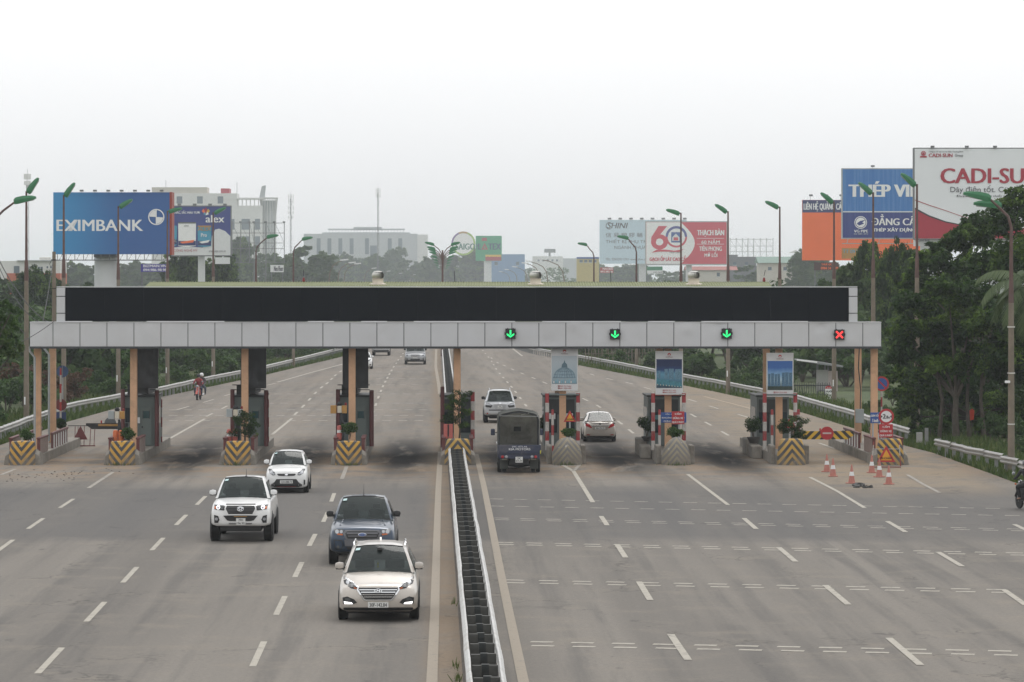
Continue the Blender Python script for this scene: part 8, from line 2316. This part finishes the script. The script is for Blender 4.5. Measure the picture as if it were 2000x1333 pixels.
near_tree('leafy branches reaching in at the left edge', 'shade_tree', -70, 141, [(4, 600, 24), (-22, 640, 48), (20, 664, 22), (-12, 684, 42), (34, 610, 15), (30, 684, 16), (-32, 575, 38), (-60, 620, 60), (12, 628, 18)], 34, M_LEAF3, 0.22, 150, depth=1.2)
near_tree('dark wall of trees behind the palm at the right edge', 'shade_tree', 1960, 216, [(x + 12 * ((y // 40) % 2), y, 38) for y in range(600, 890, 36) for x in range(1768, 2060, 38)], 35, M_LEAF, 0.36, 95)
# palm at the right edge
s = S(150)
t = thing('palm_tree', 'palm with long drooping fronds at the right edge in front of the trees', 'palm', ((2012 - CX) / s, 150, 0))
ph = H - (560 - CY) / s
MB().tube([(0.15, 0, -0.1), (0.05, 0, ph * 0.5), (0, 0, ph)], [0.2, 0.16, 0.15], 12).build('trunk', M_BARK, t, smooth=True)
M_PALM = m_leaf('leaf_palm', (0.055, 0.085, 0.035), (0.095, 0.135, 0.060), (0.12, 0.16, 0.07), 0.25)
rp = np.random.RandomState(4)
for k in range(17):
    a = math.pi + (k - 8) * 0.37 + rp.normal() * 0.1
    el = [1.05, 0.55, 0.1, -0.5][k % 4] + rp.normal() * 0.1
    L = rp.uniform(2.3, 3.0)
    pts, v, q = [], [], []
    p = np.array([0, 0, ph])
    for i in range(13):
        pts.append(p.copy())
        e = el - i * 0.15
        p = p + np.array([math.cos(a) * math.cos(e), math.sin(a) * math.cos(e), math.sin(e)]) * L / 12
    fr = MB().tube([tuple(x) for x in pts], [0.03 - 0.002 * i for i in range(13)], 5).build('frond', M_PALM, t)
    side = np.array([-math.sin(a), math.cos(a), 0])
    for i in range(2, 12):
        for j in range(4):
            c = pts[i] + (pts[min(i + 1, 12)] - pts[i]) * j / 4
            tg = pts[min(i + 1, 12)] - pts[i]
            tg = tg / np.linalg.norm(tg)
            ll = 0.62 * math.sin(math.pi * (0.18 + 0.78 * i / 13)) + 0.12
            for sd in (-1, 1):
                d = side * sd * 0.75 + tg * 0.45 + np.array([0, 0, -0.55 - 0.3 * rp.rand()])
                d /= np.linalg.norm(d)
                n0 = len(v)
                v += [c - tg * 0.03, c + tg * 0.035, c + d * ll * 0.6 + tg * 0.035, c + d * ll]
                q.append((n0, n0 + 1, n0 + 2, n0 + 3))
    link('leaflet_row', quads_mesh('leaflet_row', np.array(v), np.array(q), M_PALM), fr)
g = P(1898, 822, 178)
t = thing('red_banner', 'small red banner hanging among the dark trunks at the right', 'banner', (g.x, g.y, g.z))
MB().prism_y([(-0.12, 0), (0.1, 0.05), (0.13, 0.5), (0.02, 0.6), (-0.12, 0.5)], 0, 0.02).build('cloth', mat('banner_red', (0.55, 0.06, 0.03), 0.7, 0, 0.2, 5), t)
MB().tube([(0.0, 0.03, -g.z), (0.0, 0.03, 0.62)], 0.02, 5).build('stick', M_BARK, t)
# bushes behind the crash barriers
def bush_proto(seed, leafm, leaf=0.20):
    rs = np.random.RandomState(seed)
    lobes = [(rs.normal() * 0.4, rs.normal() * 0.4, rs.uniform(0.35, 1.15), rs.uniform(0.35, 0.6)) for _ in range(7)]
    v, q = crown(rs, lobes, 75, leaf, 0.4, 30, 0.4, 0.1)
    m = MB()
    for x, y, z, r_ in lobes: m.tube([(0, 0, -0.1), (x * 0.5, y * 0.5, z * 0.5), (x, y, z)], [0.03, 0.02, 0.008], 5)
    return quads_mesh('foliage', v, q, leafm), m.mesh('stem', M_BARK)
BUSH = [bush_proto(201, M_LEAF3), bush_proto(202, M_LEAF2), bush_proto(203, M_LEAF2, 0.24), bush_proto(204, M_LEAF_RUST, 0.16)]
def bush(x, Z, sc, k, label, group):
    t = thing('roadside_bush', label, 'bush', (x, Z, -0.05), rt.uniform(0, 6), group)
    t.scale = (sc, sc, sc * rt.uniform(0.75, 1.2))
    link('foliage', BUSH[k][0], t)
    link('stem', BUSH[k][1], t)
def along(rail, Z):
    for a, b in zip(rail, rail[1:]):
        lo, hi = min(a.y, b.y), max(a.y, b.y)
        if lo <= Z <= hi: return a.x + (b.x - a.x) * (Z - a.y) / (b.y - a.y)
    return rail[-1].x
for k in range(90):
    Z = 178 + 215 * (k / 89) ** 0.9 + rt.uniform(-2, 2)
    x = along(LRAIL, Z) - rt.uniform(1.6, 9.0)
    seg = 0 if Z < 235 else 1 if Z < 300 else 2
    kk = rt.choice([0, 0, 1, 1, 2, 3] if seg == 0 else [0, 0, 1, 2])
    bush(x, Z, rt.uniform(0.8, 1.9), kk, (['leafy bush behind the left crash barrier left of the second column', 'leafy bush behind the left crash barrier between the second and third columns', 'leafy bush behind the far end of the left crash barrier'][seg]) if kk != 3 else 'rusty brown shrub behind the left crash barrier', ['bushes behind the left barrier, near', 'bushes behind the left barrier, middle', 'bushes behind the left barrier, far'][seg] if kk != 3 else 'rusty shrubs behind the left barrier')
for k in range(52):
    Z = 178 + 190 * (k / 51) ** 0.9 + rt.uniform(-2, 2)
    x = along(RRAIL, Z) + rt.uniform(1.6, 7.0)
    if 1530 < CX + x * S(Z) < 1670: continue
    seg = 0 if Z < 230 else 1 if Z < 290 else 2
    kk = rt.choice([0, 1, 2, 1, 2])
    bush(x, Z, rt.uniform(0.7, 1.6) * (0.7 if seg == 0 else 1), kk, ['leafy bush behind the right crash barrier near the rightmost island', 'leafy bush behind the right crash barrier left of the bus shelter', 'leafy bush behind the far end of the right crash barrier'][seg], ['bushes behind the right barrier, near', 'bushes behind the right barrier, middle', 'bushes behind the right barrier, far'][seg])
for k in range(14):
    Z = 140 + 38 * k / 13
    bush(22.2 + rt.uniform(0, 2.5), Z, rt.uniform(0.5, 1.0), rt.choice([1, 2]), 'dark bush under the trees behind the short bent barrier', 'bushes under the right trees')
for k in range(30):
    Z = 245 + 130 * k / 29 + rt.uniform(-3, 3)
    bush(along(LRAIL, Z) - rt.uniform(9, 20), Z, rt.uniform(2.4, 4.0), rt.choice([0, 1, 2]), 'tall thicket bush among the trees under the left half of the gantry', 'thickets under the left half of the gantry')
for k in range(34):
    Z = 262 + 130 * k / 33 + rt.uniform(-3, 3)
    x = along(RRAIL, Z) + rt.uniform(7, 26)
    if 1150 < CX + x * S(Z) < 1260: continue
    bush(x, Z, rt.uniform(2.2, 4.0), rt.choice([1, 2, 2]), 'tall thicket bush among the trees under the right half of the gantry', 'thickets under the right half of the gantry')
# bamboo stakes in the field at the right
t = thing('stake_fence', 'row of thin bamboo stakes in the field under the gantry at the right', 'fence', ((1215 - CX) / S(338), 338, 0))
for k in range(30):
    x = -3.4 + 0.235 * k
    MB().tube([(x, rt.uniform(-0.3, 0.3), -0.1), (x + rt.uniform(-0.15, 0.15), 0, rt.uniform(1.4, 2.4))], 0.035, 5).build('stake', M_LCONC, t)
MB().tube([(-3.5, 0, 1.1), (3.6, 0, 1.15)], 0.025, 5).build('rail', M_LCONC, t)
# grass on the verges
rs = np.random.RandomState(77)
M_GRASS = m_leaf('grass_blade', (0.040, 0.075, 0.016), (0.085, 0.13, 0.030), (0.13, 0.15, 0.05), 0.3)
V, Q = [], []
def blades(x, y, h, w=0.055):
    n = len(x)
    a = rs.uniform(0, 6.28, n)
    lean = rs.normal(size=(n, 2)) * 0.35
    v = np.zeros((n, 4, 3))
    dx, dy = np.cos(a) * w, np.sin(a) * w
    v[:, 0] = np.stack([x - dx, y - dy, np.full(n, -0.07)], 1)
    v[:, 1] = np.stack([x + dx, y + dy, np.full(n, -0.07)], 1)
    v[:, 2] = np.stack([x + lean[:, 0] * h + dx * 0.2, y + lean[:, 1] * h + dy * 0.2, h], 1)
    v[:, 3] = np.stack([x + lean[:, 0] * h - dx * 0.2, y + lean[:, 1] * h - dy * 0.2, h * 0.97], 1)
    n0 = sum(len(k) for k in V)
    V.append(v.reshape(-1, 3))
    Q.append(np.arange(n * 4).reshape(-1, 4) + n0)
for E, sd, z0, z1, n in ((LE, -1, 165, 440, 34000), (RE, 1, 118, 440, 34000)):
    Z = z0 + (z1 - z0) * rs.rand(n) ** 1.3
    ex = np.array([edge_x(E, z) for z in Z])
    clump = 0.5 + 0.5 * np.sin(Z * 0.9) * np.sin(Z * 0.23 + 1.0)
    off = 0.05 + rs.rand(n) ** 1.2 * 4.5 + 0.35 * (1 - clump) * rs.rand(n)
    hh = rs.uniform(0.08, 0.30, n) * (0.6 + 0.9 * clump) * np.where(off > 2.0, 1.6, 1.0)
    blades(ex + sd * off, Z, hh)
for Z0, n, sx_ in ((65.5, 160, 0.08), (66.7, 120, 0.08), (68.2, 60, 0.06), (71, 40, 0.06), (73.5, 30, 0.05), (88, 20, 0.05)):   # tufts at the foot of the median
    Z = Z0 + rs.normal(size=n) * 0.35
    blades(xl_near(Z) - 0.16 - np.abs(rs.normal(size=n)) * sx_, Z, rs.uniform(0.04, 0.16, n), 0.016)
for i in (1, 2, 3, 5, 6):                                    # weeds at the island noses
    n = 50
    blades(COLX[i] + 0.13 + rs.normal(size=n) * 0.25, np.full(n, 153.85) + rs.normal(size=n) * 0.12, rs.uniform(0.05, 0.2, n), 0.02)
ptag(link('verge_grass', quads_mesh('verge_grass', np.concatenate(V), np.concatenate(Q), M_GRASS)), 'green grass along the verges and weeds by the barriers', kind='stuff')
# ================================================================ haze
n = bpy.data.materials.new('haze_air')
n.use_nodes = True
n.node_tree.nodes.clear()
o_ = n.node_tree.nodes.new('ShaderNodeOutputMaterial')
pv = n.node_tree.nodes.new('ShaderNodeVolumePrincipled')
pv.inputs['Color'].default_value = (0.90, 0.955, 1.0, 1)
pv.inputs['Density'].default_value = 0.00018
pv.inputs['Anisotropy'].default_value = 0.4
n.node_tree.links.new(pv.outputs[0], o_.inputs['Volume'])
hz = MB().lohi((-2650, -60, -1.6), (2650, 6600, 42)).build('haze', n)
ptag(hz, 'thin pale haze in the air over the whole place', kind='stuff')
hz.display_type = 'WIRE'
